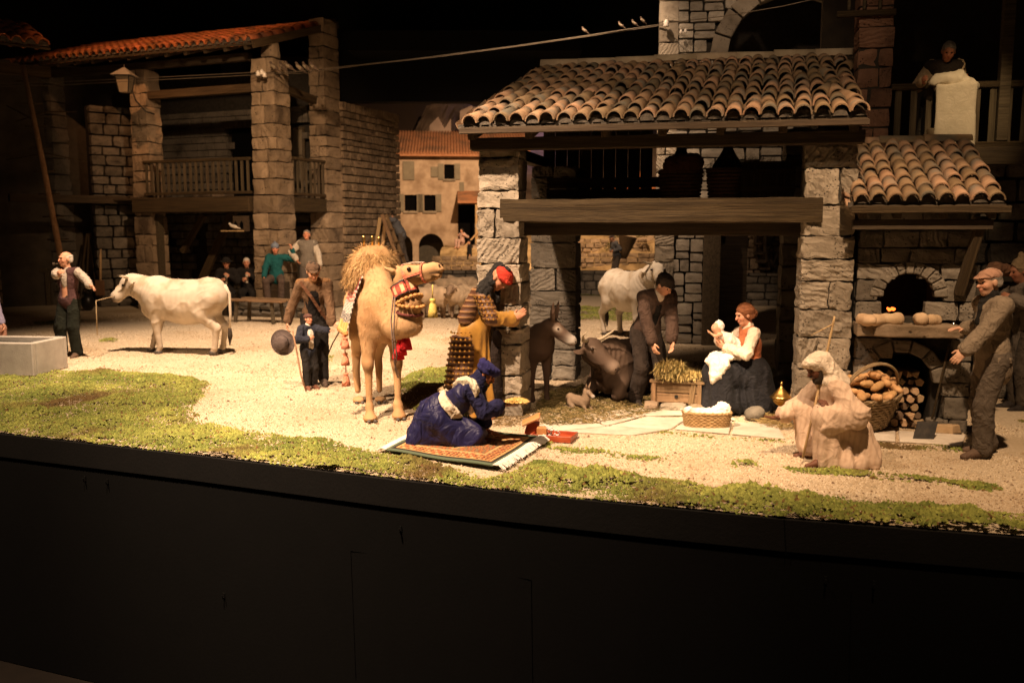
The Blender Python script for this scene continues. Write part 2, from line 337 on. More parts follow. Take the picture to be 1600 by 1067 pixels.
def surface_nets(A, lo, v):
    neg = A < 0; nx, ny, nz = A.shape
    cs = np.zeros((nx-1, ny-1, nz-1), np.int8)
    for dx in (0, 1):
        for dy in (0, 1):
            for dz in (0, 1): cs += neg[dx:nx-1+dx, dy:ny-1+dy, dz:nz-1+dz]
    act = (cs > 0) & (cs < 8); I = np.argwhere(act); idx = -np.ones(act.shape, np.int64); idx[act] = np.arange(len(I))
    acc = np.zeros((len(I), 3)); cnt = np.zeros(len(I)); C = [(x, y, z) for x in (0, 1) for y in (0, 1) for z in (0, 1)]
    for i, a in enumerate(C):
        for b in C[i+1:]:
            if sum(abs(a[q]-b[q]) for q in range(3)) != 1: continue
            va = A[I[:, 0]+a[0], I[:, 1]+a[1], I[:, 2]+a[2]]; vb = A[I[:, 0]+b[0], I[:, 1]+b[1], I[:, 2]+b[2]]
            m = (va < 0) != (vb < 0); t = np.where(m, va/np.where(m, va-vb, 1), 0)
            p = np.array(a)+t[:, None]*(np.array(b)-np.array(a)); acc += p*m[:, None]; cnt += m
    V = (I+acc/np.maximum(cnt, 1)[:, None])*v+lo; F = []
    for ax in range(3):
        o1, o2 = (ax+1) % 3, (ax+2) % 3
        a = np.moveaxis(neg, ax, 0); m = a[:-1] != a[1:]; m = np.moveaxis(m, 0, ax); E = np.argwhere(m)
        ok = (E[:, o1] > 0) & (E[:, o2] > 0) & (E[:, o1] < A.shape[o1]-1) & (E[:, o2] < A.shape[o2]-1); E = E[ok]
        def g(d1, d2):
            e = E.copy(); e[:, o1] -= d1; e[:, o2] -= d2; return idx[e[:, 0], e[:, 1], e[:, 2]]
        q = np.stack([g(1, 1), g(0, 1), g(0, 0), g(1, 0)], 1); fl = neg[E[:, 0], E[:, 1], E[:, 2]]
        q[~fl] = q[~fl][:, ::-1]; F.append(q)
    return V, np.concatenate(F)
def relax(V, F, it=2):
    n = len(V)
    for _ in range(it):
        a = np.zeros((n, 3)); c = np.zeros(n)
        for i in range(4):
            x, y = F[:, i], F[:, (i+1) % 4]
            np.add.at(a, x, V[y]); np.add.at(c, x, 1); np.add.at(a, y, V[x]); np.add.at(c, y, 1)
        V = V*.5+.5*a/np.maximum(c, 1)[:, None]
    return V
def normals(V, F):
    fn = np.cross(V[F[:, 2]]-V[F[:, 0]], V[F[:, 3]]-V[F[:, 1]]); N = np.zeros_like(V)
    for i in range(4): np.add.at(N, F[:, i], fn)
    return N/np.maximum(np.linalg.norm(N, axis=1, keepdims=True), 1e-9)
def fobj(name, field, m, parent=None, sm=2, disp=None, col=None):
    Vs, Fs, n = [], [], 0
    for fl in (field if isinstance(field, list) else [field]):
        V, F = fl.mesh()
        if sm: V = relax(V, F, sm)
        if disp is not None: V = V+normals(V, F)*np.asarray(disp(V))[:, None]
        Vs.append(V); Fs.append(F+n); n += len(V)
    V = np.concatenate(Vs); F = np.concatenate(Fs)
    return mobj(name, V, F, m, parent, True, col(V) if col else None)
# ================================================================ ground, plinth, black room
EDGE_PX = [(-260, 645), (0, 675), (300, 708), (600, 744), (800, 766), (1000, 786), (1225, 807), (1600, 836), (1850, 858)]
EDGE = [G(*p) for p in EDGE_PX]
EX = np.array([p.x for p in EDGE]); EY = np.array([p.y for p in EDGE])
def edge_y(x): return np.interp(x, EX, EY)
def gz(x, y): return .012*np.sin(x*1.7+.6)*np.sin(y*1.3+1.1)+.008*np.sin(x*4.1)*np.cos(y*3.3)
def structure(o): o['kind'] = 'structure'; return o
def stuff(o, label=None, cat=None):
    o['kind'] = 'stuff'
    if label: o['label'] = label; o['category'] = cat
    return o
xs = np.concatenate([np.linspace(-40, EX[0], 6)[:-1], np.linspace(EX[0], EX[-1], 70), np.linspace(EX[-1], 40, 6)[1:]])
slope0 = (EY[1]-EY[0])/(EX[1]-EX[0])
def ey2(x): return np.where(x < EX[0], EY[0]+(x-EX[0])*slope0, np.where(x > EX[-1], EY[-1]+(x-EX[-1])*(EY[-1]-EY[-2])/(EX[-1]-EX[-2]), edge_y(x)))
tt = np.linspace(0, 1, 70)**2.0
gv = []; gf = []
for i, x in enumerate(xs):
    y0 = float(ey2(x))
    for t in tt:
        y = y0+(62-y0)*t; gv.append((x, y, float(gz(x, y))*min(1, t*60)))
n = len(tt)
for i in range(len(xs)-1):
    for j in range(n-1): gf.append((i*n+j, (i+1)*n+j, (i+1)*n+j+1, i*n+j+1))
M['gravel'] = mat('gravel_ground', (.46, .36, .235), (.68, .57, .42), .95, 34, .9, 60, c3=(.42, .32, .20), c3scale=.55)
structure(mobj('ground', gv, gf, M['gravel'], None, True))
# plinth: lip, groove and lower boards following the edge
def ribbon(off0, off1, z0, z1, pts=EDGE):
    mb = MB(); P = []
    for i, p in enumerate(pts):
        a = pts[max(i-1, 0)]; b = pts[min(i+1, len(pts)-1)]; t = (b-a).normalized(); nrm = Vector((t.y, -t.x, 0)); P.append((Vector((p.x, p.y, 0)), nrm))
    for (p, q), (p2, q2) in zip(P[:-1], P[1:]):
        c = [p+q*off0, p+q*off1, p2+q2*off0, p2+q2*off1]; k = len(mb.v)
        mb.v += [(c[0].x, c[0].y, z0), (c[1].x, c[1].y, z0), (c[1].x, c[1].y, z1), (c[0].x, c[0].y, z1), (c[2].x, c[2].y, z0), (c[3].x, c[3].y, z0), (c[3].x, c[3].y, z1), (c[2].x, c[2].y, z1)]
        mb.f += [tuple(k+i for i in f) for f in ((1, 5, 6, 2), (3, 2, 6, 7), (0, 4, 5, 1), (0, 3, 7, 4))]
    return mb
pl = empty('display_plinth', (0, 0, 0), 0, 'black display plinth with a raised lip along the mossy front edge', 'plinth')
ribbon(-.02, .035, -.25, -.012).build('lip_rail', mat('lip_paint', (.003, .0027, .0023), (.0045, .0038, .0032), .65, 4, .15, 30), pl)
ribbon(-.05, -.012, -.30, -.25).build('groove', M['void'], pl)
ribbon(-.03, .018, -2.52, -.30).build('front_board', M['black'], pl)
def onface(u, v, off=.025):
    best = None
    for a, b in zip(EDGE[:-1], EDGE[1:]):
        d = ray(u, v); t = (b-a).normalized(); nr = Vector((t.y, -t.x, 0)); q = a+nr*off
        den = d.x*nr.x+d.y*nr.y
        s = ((q.x)*nr.x+(q.y)*nr.y)/den; p = Vector((d.x*s, d.y*s, CAM_H+d.z*s)); k = (p-a).dot(t)/(b-a).length
        if -.001 <= k <= 1.001: best = (p, t, nr)
    return best
for (u, v) in ((133, 748), (168, 752), (350, 930), (626, 826), (1290, 905), (1365, 912)):
    p, t, nr = onface(u, v, .02); mb = MB(); mb.box((0, 0, 0), (.022, .012, .05)); mb.box((0, -.012, -.018), (.012, .026, .012)); mb.box((0, -.026, -.006), (.012, .010, .034))
    o = mb.build('hook', M['black'], pl); o.location = p; o.rotation_euler = (0, 0, math.atan2(t.y, t.x))
for a, b in (((548, 860), (556, 1060)), ((548, 860), (830, 905)), ((830, 905), (832, 1067)), ((1225, 810), (1228, 868)), ((1330, 925), (1326, 1067))):
    pa, t, nr = onface(*a, .0195); pb = onface(*b, .0195)[0]
    if a[1] < 812: pa += nr*.017; pb += nr*.017
    MB().bar(pa, pb, .0035, .005, nr).build('panel_joint', M['void'], pl)
structure(MB().box((0, 0, -2.58), (60, 30, .1)).build('museum_floor', mat('floor', (.007, .0045, .0025), (.012, .0075, .004), .6, 2, .2), None))
# black hall round the diorama: hanging bulkhead and back drape
o = MB().box((1.6, 25.3, 9.4), (12.6, .4, 7.66)).build('hanging_bulkhead', M['black']); structure(o)
o = MB().box((-1.2, 24.4, 6.9), (6.0, 1.4, .5)).build('bulkhead_soffit', M['black']); structure(o)
structure(MB().box((0, 63, 12), (120, .5, 40)).build('backdrop_wall', mat('dusk_backdrop', (.10, .068, .05), (.16, .11, .085), 1, .12, c3=(.07, .06, .11), c3scale=.08)))
for nm, x in (('hall_wall_left', -20), ('hall_wall_right', 15)): structure(MB().box((x, 35, 6), (.4, 60, 20)).build(nm, M['black']))
structure(MB().box((0, 45, 14), (60, 50, .4)).build('hall_ceiling', M['black']))

# ================================================================ barrel tiles
def tile_mesh(rf=.085, rb=.068, ln=.47, th=.013, seg=8, m=None, up=True):
    v = []; f = []
    for k in range(seg+1):
        a = math.pi*k/seg
        for (r, y) in ((rf, 0), (rb, ln)):
            for rr in (r, r-th):
                z = rr*math.sin(a)*1.05; v.append((rr*math.cos(a), y, z if up else -z))
    for k in range(seg):
        b = k*4; c = b+4
        f += [(b, b+2, c+2, c), (b+1, c+1, c+3, b+3), (b, c, c+1, b+1), (b+2, b+3, c+3, c+2)]
    me = bpy.data.meshes.new('tile'); me.from_pydata(v, [], f); me.materials.append(m or M['tile']); fix(me)
    me.polygons.foreach_set('use_smooth', [abs(p.normal.y) < .6 for p in me.polygons]); return me
mat('eave_mortar', (.05, .042, .033), (.16, .135, .105), 1, 16, .8, 40)
def tiled_roof(parent, x0, x1, y0, z0, y1, z1, cols, rows, m, skew=0.0, seed=3, jit=1.0, seg=8):
    rnd = random.Random(seed); run = math.hypot(y1-y0, z1-z0); ang = math.atan2(z1-z0, y1-y0); pitch = (x1-x0)/cols; rl = run/rows
    rad = pitch*.50; ln = rl*1.22; me = [tile_mesh(rad*rnd.uniform(.96, 1.03), rad*rnd.uniform(.80, .86), ln*rnd.uniform(.96, 1.04), rad*.17, seg, m) for _ in range(4)]
    pan = tile_mesh(rad*.95, rad*.95, rl*1.02, rad*.14, max(4, seg//2), m, False); pm = MB(); plug = MB()
    base = MB(); sk = skew
    base.add([(x0, y0, z0-.03), (x1, y0, z0-.03), (x1+sk, y1, z1-.03), (x0+sk, y1, z1-.03), (x0, y0, z0-.08), (x1, y0, z0-.08), (x1+sk, y1, z1-.08), (x0+sk, y1, z1-.08)],
             [(0, 1, 2, 3), (7, 6, 5, 4), (0, 4, 5, 1), (1, 5, 6, 2), (2, 6, 7, 3), (3, 7, 4, 0)])
    base.build('roof_boarding', M['timber_dark'], parent)
    R = Euler((ang, 0, 0)).to_matrix(); pv = [v.co.copy() for v in pan.vertices]; pf = [tuple(p.vertices) for p in pan.polygons]
    for c in range(cols):
        for r in range(rows):
            t = r/rows; x = x0+(c+.5)*pitch+sk*t; y = y0+(y1-y0)*t; z = z0+(z1-z0)*t
            o = inst('tile', rnd.choice(me), parent, (x+rnd.uniform(-.008, .008)*jit, y-.02+rnd.uniform(-.02, .02)*jit, z+rad*.25+rnd.uniform(-.004, .008)*jit),
                     (ang-.045+rnd.uniform(-.02, .02)*jit, rnd.uniform(-.06, .06)*jit, -math.atan2(sk, y1-y0)+rnd.uniform(-.035, .035)*jit))
            if rnd.random() < .035*jit: o.rotation_euler[2] += rnd.uniform(-.25, .25); o.location.z += .012
            pm.add([R @ q + Vector((x-pitch*.5, y-.01+(.06 if r == 0 else 0), z+rad*(.42 if r else .30))) for q in pv], pf)
            if r == 0: plug.prism([(x+rad*.88*math.cos(a), z-.02+rad*(.25+.9*math.sin(a))) for a in np.linspace(0, math.pi, 7)], y+.012+rnd.uniform(0, .02), y+.07); plug.box((x-pitch*.5, y+.05, z-.015), (pitch*.5, .03, rad*.6))
    o = pm.build('channel_tiles', m, parent); o['kind'] = 'stuff'; o = plug.build('mortar_plugs', MATS['eave_mortar'], parent); o['kind'] = 'stuff'
def board(parent, name, a, b, w, h, m='timber', up=(0, 0, 1), bevel=.006):
    a = Vector(a); b = Vector(b); x = b-a; L = x.length; x.normalize(); y = Vector(up).cross(x)
    if y.length < 1e-4: y = Vector((0, 1, 0)).cross(x)
    y.normalize(); z = x.cross(y)
    o = MB().box((0, 0, 0), (L, w, h)).build(name, M[m], parent, bevel=bevel); o.matrix_local = Matrix.Translation((a+b)/2) @ Matrix((x, y, z)).transposed().to_4x4(); return o
def rough_beam(parent, name, a, b, w, h, m, nx=70, amp=.007, seed=4):
    a = Vector(a); b = Vector(b); L = (b-a).length; ring = [(-.5, -.5), (-.25, -.52), (0, -.5), (.25, -.52), (.5, -.5), (.52, -.25), (.5, 0), (.52, .25), (.5, .5), (.25, .52), (0, .5), (-.25, .52), (-.5, .5), (-.52, .25), (-.5, 0), (-.52, -.25)]
    P = np.array([[(i/nx-.5)*L, q[0]*w*.97, q[1]*h*.97] for i in range(nx+1) for q in ring]); k = len(ring)
    P[:, 1] += amp*sinoise(P, 2.0, seed, 3, (.5, 3, 3)); P[:, 2] += amp*sinoise(P, 2.0, seed+3, 3, (.5, 3, 3))
    F = [(i*k+j, i*k+(j+1) % k, (i+1)*k+(j+1) % k, (i+1)*k+j) for i in range(nx) for j in range(k)]+[tuple(range(k))[::-1], tuple(nx*k+j for j in range(k))]
    o = mobj(name, P, F, M[m], parent); fix(o.data); o.location = (a+b)/2; return o
Tfront = lambda x, y, z: Matrix.Translation((x, y, z))
def Tside(x, y, z, rz): return Matrix.Translation((x, y, z)) @ Matrix.Rotation(rz, 4, 'Z')

# ================================================================ stable
RZ = math.radians(-12); SO = Vector((-0.37, 10.0, 0)); RM = Matrix.Rotation(RZ, 3, 'Z')
def SL(x, y, z=0): return SO + RM @ Vector((x, y, z))
st = empty('stable', SO, RZ, 'open stone stable with clay tiled roof sheltering the manger', 'stable')
pillar(st, .0, .0, .45, .46, 0, 3.02, M['stone'], (.17, .36), 11, 9, .011, .11, .013, .012, 8)
pillar(st, 3.44, .0, .50, .46, 0, 3.05, M['stone'], (.17, .38), 23, 9, .011, .04, .013, .012, 8)
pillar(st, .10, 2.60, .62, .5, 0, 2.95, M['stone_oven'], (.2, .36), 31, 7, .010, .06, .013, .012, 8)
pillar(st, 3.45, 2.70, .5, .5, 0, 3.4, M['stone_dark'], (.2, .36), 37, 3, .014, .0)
rough_beam(st, 'lintel_beam', (.25, .115, 2.285), (3.62, .115, 2.285), .30, .25, 'timber')
board(st, 'inner_beam', (.3, .36, 2.10), (3.5, .36, 2.10), .2, .16, 'timber_dark')
board(st, 'rear_beam', (.2, 2.75, 2.2), (3.9, 2.75, 2.2), .22, .22, 'timber_dark')
board(st, 'eave_beam', (-.06, -.06, 3.0), (3.98, -.06, 3.0), .16, .13, 'timber_dark')
for s in (.05, 3.75): board(st, 'side_beam', (s, .1, 3.02), (s+.15, 3.1, 3.02), .15, .14, 'timber_dark')
for i, x in enumerate((.0, .62, 1.42, 2.0, 2.58, 3.18, 3.85)): board(st, 'rafter', (x, -.30, 3.075), (x+.24, 3.15, 4.18), .085, .10, 'timber')
for i in range(9): board(st, 'loft_plank', (.3, .45+i*.26, 2.40), (3.5, .45+i*.26, 2.40), .25, .035, 'timber_dark')
for x in (.8, 1.6, 2.4, 3.1): board(st, 'floor_joist', (x, .3, 2.30), (x, 2.8, 2.30), .1, .13, 'timber_dark')
for i in range(9): board(st, 'loft_back_board', (.28+i*.17, 3.0, 2.35), (.28+i*.17, 3.0, 4.1), .165, .03, 'timber_dark', (0, 1, 0))
for k, (z, h) in enumerate(((2.50, .13), (2.645, .12))): board(st, 'loft_wall_plank', (.56, 1.2, z), (2.0, 1.2, z), .04, h, 'timber')
tiled_roof(st, -.10, 3.96, -.34, 3.18, 3.2, 4.34, 24, 9, M['tile'], .25, 5, 1.5)
rt = tile_mesh(.095, .085, .58, .014, 8, mat('ridge_clay', (.42, .33, .22), (.55, .46, .33), .9, 6, .3, 30, rnd=.15))
for i in range(8): inst('ridge_tile', rt, st, (.12+i*.53, 3.2, 4.385+random.uniform(-.01, .012)), (0, .06+random.uniform(-.03, .03), -math.pi/2+random.uniform(-.06, .06)))
board(st, 'eave_board', (-.12, -.345, 3.115), (3.98, -.345, 3.115), .03, .06, 'timber_dark')

# ================================================================ oven beside the stable
ov = empty('stone_oven', SL(3.99, .06), RZ, 'stone bread oven with a glowing mouth and an arched wood store below', 'oven')
WO = 1.14
def arch_hit(x, z, cx, hw, zs, rise): return abs(x-cx) < hw and z < zs+rise*math.sqrt(max(0, 1-((x-cx)/hw)**2))
def osk(x, z, w, h): return arch_hit(x, z, .47, .38, .52, .40) or arch_hit(x, z, .51, .30, 1.40, .32) or (.98 < z < 1.16 and x < .98)
masonry(ov, courses(WO, 2.34, (.13, .24), (.2, .42), random.Random(4)), Tfront(0, .05, 0), .12, M['stone_oven'], .012, .012, osk, 6, 51, .010, .006, f=8)
bk = MB()
for x0, x1, z0, z1 in ((0, .16, 0, 2.34), (.80, WO, 0, 2.34), (.16, .80, .80, 1.18), (.16, .80, 1.66, 2.34), (.16, .24, 1.18, 1.66), (.79, .80, 1.18, 1.66)): bk.box(((x0+x1)/2, .3, (z0+z1)/2), (x1-x0, .38, z1-z0-.004))
bk.box((WO/2, .95, 1.17), (WO, .06, 2.34)); bk.box((.02, .7, 1.17), (.04, .5, 2.34)); bk.box((WO-.02, .7, 1.17), (.04, .5, 2.34)); bk.box((WO/2, .6, 1.0), (WO-.1, .7, .1)); bk.build('oven_core', M['mortar'], ov)
def voussoirs(parent, cx, hw, zs, rise, n, th, y, m, depth=.13, a0=0, a1=math.pi):
    for i in range(n):
        p = []
        for a in (a0+(a1-a0)*(i+.04)/n, a0+(a1-a0)*(i+.96)/n):
            p.append(((cx+hw*math.cos(a), zs+rise*math.sin(a)), (cx+(hw+th)*math.cos(a), zs+(rise+th)*math.sin(a))))
        (a_, b_), (c_, d_) = p; MB().prism([a_, b_, d_, c_], y, y+depth).build('arch_stone', m, parent, bevel=.012)
voussoirs(ov, .47, .32, .52, .32, 7, .13, -.03, M['stone_oven']); voussoirs(ov, .51, .245, 1.40, .24, 11, .13, -.02, M['stone_oven'])
o = inst('ledge', stone_data(1.0, .34, .125, 77, 8, .02, .006, 6, M['stone_warm']), ov, (.49, -.09, 1.075))
mb = MB()
for i in range(6): mb.box((.44+random.uniform(-.03, .05), .5+random.uniform(-.05, .1), 1.23+random.uniform(0, .012)), (.035, .03, .018), (random.random(), random.random(), random.random()))
mb.build('embers', mat('embers', (.5, .1, .02), None, 1, 5, emit=((1, .15, .02), 4.0)), ov)
orf = empty('oven_roof', SL(3.86, -.28), RZ, 'lean-to clay tile roof on timber braces above the bread oven', 'roof')
tiled_roof(orf, .0, 1.38, -.06, 2.34, 1.55, 3.02, 9, 7, M['tile'], .06, 9)
board(orf, 'eave_board', (-.02, -.07, 2.275), (1.42, -.07, 2.275), .03, .07, 'timber'); board(orf, 'eave_beam', (.02, .06, 2.13), (1.30, .06, 2.13), .09, .10, 'timber_dark')
for x in (.10, .42, .84, 1.27): board(orf, 'rafter', (x, -.04, 2.225), (x, 1.45, 2.86), .075, .085, 'timber')
board(orf, 'brace', (1.20, .10, 2.10), (1.10, .30, 1.44), .10, .085, 'timber', (1, 0, 0))
board(orf, 'side_beam', (1.24, .05, 2.16), (1.24, 1.5, 2.16), .09, .1, 'timber_dark')
for i in range(3): inst('ridge_tile', tile_mesh(.08, .07, .5, .013, 8, M['tile']), orf, (.02+i*.47, 1.56, 3.05+i*.005), (0, .02, -math.pi/2))
# ================================================================ balcony house behind the oven
bh = empty('balcony_house', SL(4.05, 1.75), RZ, 'dark stone house with wooden balcony above the bread oven', 'house')
pillar(bh, .10, .0, .40, .4, 0, 5.6, M['stone_red'], (.13, .24), 61, 3, .008, 0, .014, .016)
def vrail(parent, a, b, n, zt, zb, bw=.07, m='timber_v', top=.07):
    a = Vector(a); b = Vector(b)
    board(parent, 'handrail', a+Vector((0, 0, zt)), b+Vector((0, 0, zt)), .08, top, 'timber'); board(parent, 'bottom_rail', a+Vector((0, 0, zb)), b+Vector((0, 0, zb)), .07, top, 'timber')
    d = (b-a); rz = math.atan2(d.y, d.x); me = None
    for i in range(n):
        p = a+d*((i+.5)/n); mid = (zt+zb)/2
        if me is None: o = MB().box((0, 0, 0), (bw, .022, zt-zb-top)).build('baluster', M[m], parent); me = o.data
        else: o = inst('baluster', me, parent, (0, 0, 0))
        o.location = p+Vector((0, 0, mid)); o.rotation_euler = (0, 0, rz)
vrail(bh, (.5, .05, 0), (3.4, .05, 0), 17, 3.74, 3.06)
board(bh, 'balcony_beam', (.4, .05, 2.93), (3.4, .05, 2.93), .14, .2, 'timber_dark'); board(bh, 'post', (1.72, .06, 3.1), (1.72, .06, 5.5), .12, .12, 'timber_v', (1, 0, 0))
board(bh, 'top_beam', (-.1, .05, 5.05), (3.4, .05, 5.05), .14, .16, 'timber_dark')
for i in range(5): board(bh, 'floor_plank', (.3, .2+i*.27, 3.0), (3.5, .2+i*.27, 3.0), .26, .04, 'timber_dark')
MB().box((1.8, 1.9, 2.8), (3.8, .2, 5.6)).build('rear_wall', mat('dark_brown_wall', (.03, .024, .018), (.06, .045, .03), 1, 3, .3), bh)  # rear wall coloured very dark brown all over
masonry(bh, courses(2.2, 3.0, (.2, .3), (.3, .55), random.Random(8)), Tfront(1.35, .62, 0), .12, M['stone_dark'], .015, .015, None, 0, 62)
MB().box((2.45, .78, 1.5), (2.2, .2, 3.0)).build('mortar_core', M['mortar'], bh)
for i in range(3): board(bh, 'baluster', (-.02+i*.17, -.02, 4.62), (-.02+i*.17, -.02, 4.98), .07, .03, 'timber_v', (1, 0, 0))
board(bh, 'bottom_rail', (-.15, -.02, 4.58), (.5, -.02, 4.58), .06, .07, 'timber')

# ================================================================ tower with the big arch
TW = empty('stone_tower', (2.62, 16.5, 0), math.radians(-8), 'tall rubble stone tower with a wide round arch behind the stable', 'tower')
def tsk(x, z, w, h):
    if z < 2.5 and x > 1.18-w*.2: return True
    if x < .34: return True
    return (math.hypot(x-2.3, z-5.1) < 1.42 and z > 5.0) or (abs(x-2.3) < 1.2 and 4.6 < z < 5.2)
r_ = random.Random(12)
masonry(TW, partition(3.55, 7.2, .16, .36, r_), Tfront(0, .06, 0), .14, M['stone_pale_small'], .02, .014, tsk, 0, 71, maxn=290)
masonry(TW, courses(.36, 7.2, (.22, .42), (.30, .36), r_), Tfront(-.01, .05, 0), .16, M['stone'], .016, .008, None, 4, 72, .018, .008)
voussoirs(TW, 2.3, 1.12, 5.05, 1.12, 9, .30, -.04, M['stone'], .3)
cr = MB()
for x0, x1, z0, z1 in ((0, 1.18, 0, 2.5), (0, 3.55, 2.5, 4.6), (0, 1.15, 4.6, 7.2), (3.42, 3.55, 4.6, 7.2), (1.15, 3.42, 6.3, 7.2)): cr.box(((x0+x1)/2, .35, (z0+z1)/2), (x1-x0-.004, .46, z1-z0-.004))
cr.box((2.3, 1.9, 5.5), (2.6, .1, 2.4)); cr.build('tower_core', M['mortar'], TW)
board(TW, 'door_jamb', (1.02, -.04, 0), (1.02, -.04, 2.5), .30, .16, 'timber_v', (0, 1, 0)); MB().box((1.45, .45, 1.2), (.5, .1, 2.5)).build('dark_door', M['timber_dark'], TW)
board(TW, 'post', (2.28, .1, 0), (2.28, .1, 2.5), .09, .09, 'timber_v', (1, 0, 0)); board(TW, 'rail', (2.28, .1, .62), (3.4, .1, .62), .05, .06, 'timber'); 
# mill wall and water wheel in the yard beyond
ml = empty('mill_wall', (6.2, 25.0, 0), math.radians(-8), 'low dark yard wall with warm stone piers behind the tower', 'wall')
masonry(ml, courses(4.2, .92, (.16, .26), (.3, .6), random.Random(3)), Tfront(-.9, 0, 0), .3, M['stone_dark'], .02, .02, None, 0, 81)
masonry(ml, courses(.55, 2.6, (.25, .4), (.25, .5), random.Random(5)), Tfront(.25, 1.0, 0), .5, M['stone_warm'], .02, .02, None, 0, 82)
masonry(ml, courses(2.4, 3.2, (.25, .4), (.3, .6), random.Random(6)), Tfront(.1, 2.0, 0), .3, M['stone_warm'], .02, .02, None, 0, 83)
MB().box((1.2, .03, .46), (4.1, .2, .9)).build('mortar_core', M['mortar'], ml); MB().box((1.3, 2.04, 1.6), (2.3, .2, 3.1)).build('mortar_fill', M['mortar'], ml)
ww = empty('water_wheel', (7.55, 25.75, 1.72), math.radians(40), 'dark wooden water wheel above the yard wall', 'wheel')
for y in (-.16, .16):
    mb = MB(); mb.tube([(.78*math.cos(a), y, .78*math.sin(a)) for a in np.linspace(0, 2*math.pi, 25)], .06, 6); mb.build('rim', M['timber_dark'], ww, True)
    for k in range(6): board(ww, 'spoke', (0, y, 0), (.76*math.cos(k*math.pi/3), y, .76*math.sin(k*math.pi/3)), .05, .06, 'timber_dark', (0, 1, 0))
for k in range(20):
    a = k*math.pi/10; board(ww, 'paddle', (.72*math.cos(a), 0, .72*math.sin(a)), (.92*math.cos(a), 0, .92*math.sin(a)), .36, .03, 'timber_dark', Vector((-math.sin(a), 0, math.cos(a))))
MB().tube([(0, -.4, 0), (0, .4, 0)], .09, 8).build('hub', M['timber_dark'], ww)

# ================================================================ farmhouse at the left
FZ = math.radians(-22); FO = Vector((-6.35, 22.5, 0)); FM = Matrix.Rotation(FZ, 3, 'Z')
def FL(x, y, z=0): return FO+FM @ Vector((x, y, z))
fh = empty('farmhouse', FO, FZ, 'two storey stone farmhouse with red tiled roof and wooden balcony', 'house')
pillar(fh, .05, -.1, .66, .6, 0, 6.2, M['stone_warm'], (.28, .46), 91, 5, .014, .16, .016, .02, 3, .8)
o = inst('stone', stone_data(.36, .36, .42, 5, 4, .05, .02, 2, M['stone_warm']), fh, (.42, .2, 6.45))
pillar(fh, -3.85, -.05, .54, .5, 0, 6.2, M['stone_warm'], (.28, .5), 92, 4, .014, .10, .016, .02, 3, .6)
pillar(fh, .22, 2.1, .46, .7, 0, 7.6, M['stone_warm'], (.28, .46), 93, 4, .014, .16, .016, .02, 3, .6)
pillar(fh, -7.3, 0, .6, .6, 0, 6.3, M['stone_dark'], (.28, .46), 94, 3, .016, .1, .018, .03, 2.5, .6)
def fsk(x, z, w, h):  # rear wall in wall coordinates, x from -7.4
    X = x-7.4
    return (-.95 < X < -.0 and 0 < z < 2.2) or (-2.55 < X < -1.6 and 3.0 < z < 4.9) or (-.95 < X < -.15 and 3.3 < z < 4.9) or (-5.9 < X < -4.9 and z < 2.25) or (-4.0 < X < -3.5 and z < 2.4)
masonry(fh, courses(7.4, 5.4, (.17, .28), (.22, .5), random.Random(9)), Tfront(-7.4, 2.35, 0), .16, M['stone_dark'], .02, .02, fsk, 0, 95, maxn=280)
MB().box((-3.7, 2.62, 3.2), (7.4, .3, 6.4)).build('mortar_core', M['mortar'], fh)
masonry(fh, courses(3.15, 5.55, (.15, .24), (.18, .42), random.Random(10)), Tside(.72, 2.75, 0, math.pi/2), .16, M['stone_warm'], .02, .02, None, 0, 96, maxn=300)
MB().box((.42, 4.32, 2.77), (.5, 3.1, 5.53)).build('side_wall_core', M['mortar'], fh)
tiled_roof(fh, -7.7, .55, -.65, 6.48, 2.9, 7.62, 36, 8, M['tile_red'], 0, 15, .8, 5)
board(fh, 'verge_board', (.60, -.7, 6.40), (.60, 2.95, 7.58), .05, .18, 'timber', bevel=0)
for i in range(14): board(fh, 'rafter', (-7.5+i*.6, -.6, 6.36), (-7.5+i*.6, 2.6, 7.42), .09, .1, 'timber_dark')
board(fh, 'eave_beam', (-7.5, .1, 6.3), (-.1, .1, 6.3), .18, .18, 'timber_dark')
board(fh, 'balcony_beam', (-3.8, -.12, 2.73), (-.05, -.12, 2.73), .22, .38, 'timber', bevel=.02)
board(fh, 'tie_beam', (-3.5, .1, 5.55), (0, .1, 5.55), .18, .2, 'timber'); board(fh, 'tie_beam', (.5, .4, 5.6), (.36, 2.1, 5.5), .16, .2, 'timber', bevel=.02)
board(fh, 'balcony_beam', (.62, .5, 2.73), (.62, 2.1, 2.73), .16, .36, 'timber', bevel=.02)
vrail(fh, (-3.45, -.1, 0), (-.05, -.1, 0), 19, 3.84, 3.02, .075); vrail(fh, (.66, .55, 0), (.66, 2.05, 0), 8, 3.88, 3.0, .075)
for i in range(7): board(fh, 'floor_plank', (-7, .2+i*.3, 2.9), (.5, .2+i*.3, 2.9), .29, .06, 'timber_dark')
board(fh, 'stair_brace', (-3.1, 1.2, .3), (-1.7, 1.2, 2.6), .22, .1, 'timber', (0, 1, 0)); board(fh, 'brace', (-3.2, .9, 1.5), (-2.4, .9, 2.5), .14, .12, 'timber', (0, 1, 0)); board(fh, 'beam_post', (-3.3, .15, 0), (-3.3, .15, 2.5), .2, .2, 'timber_v', (1, 0, 0))
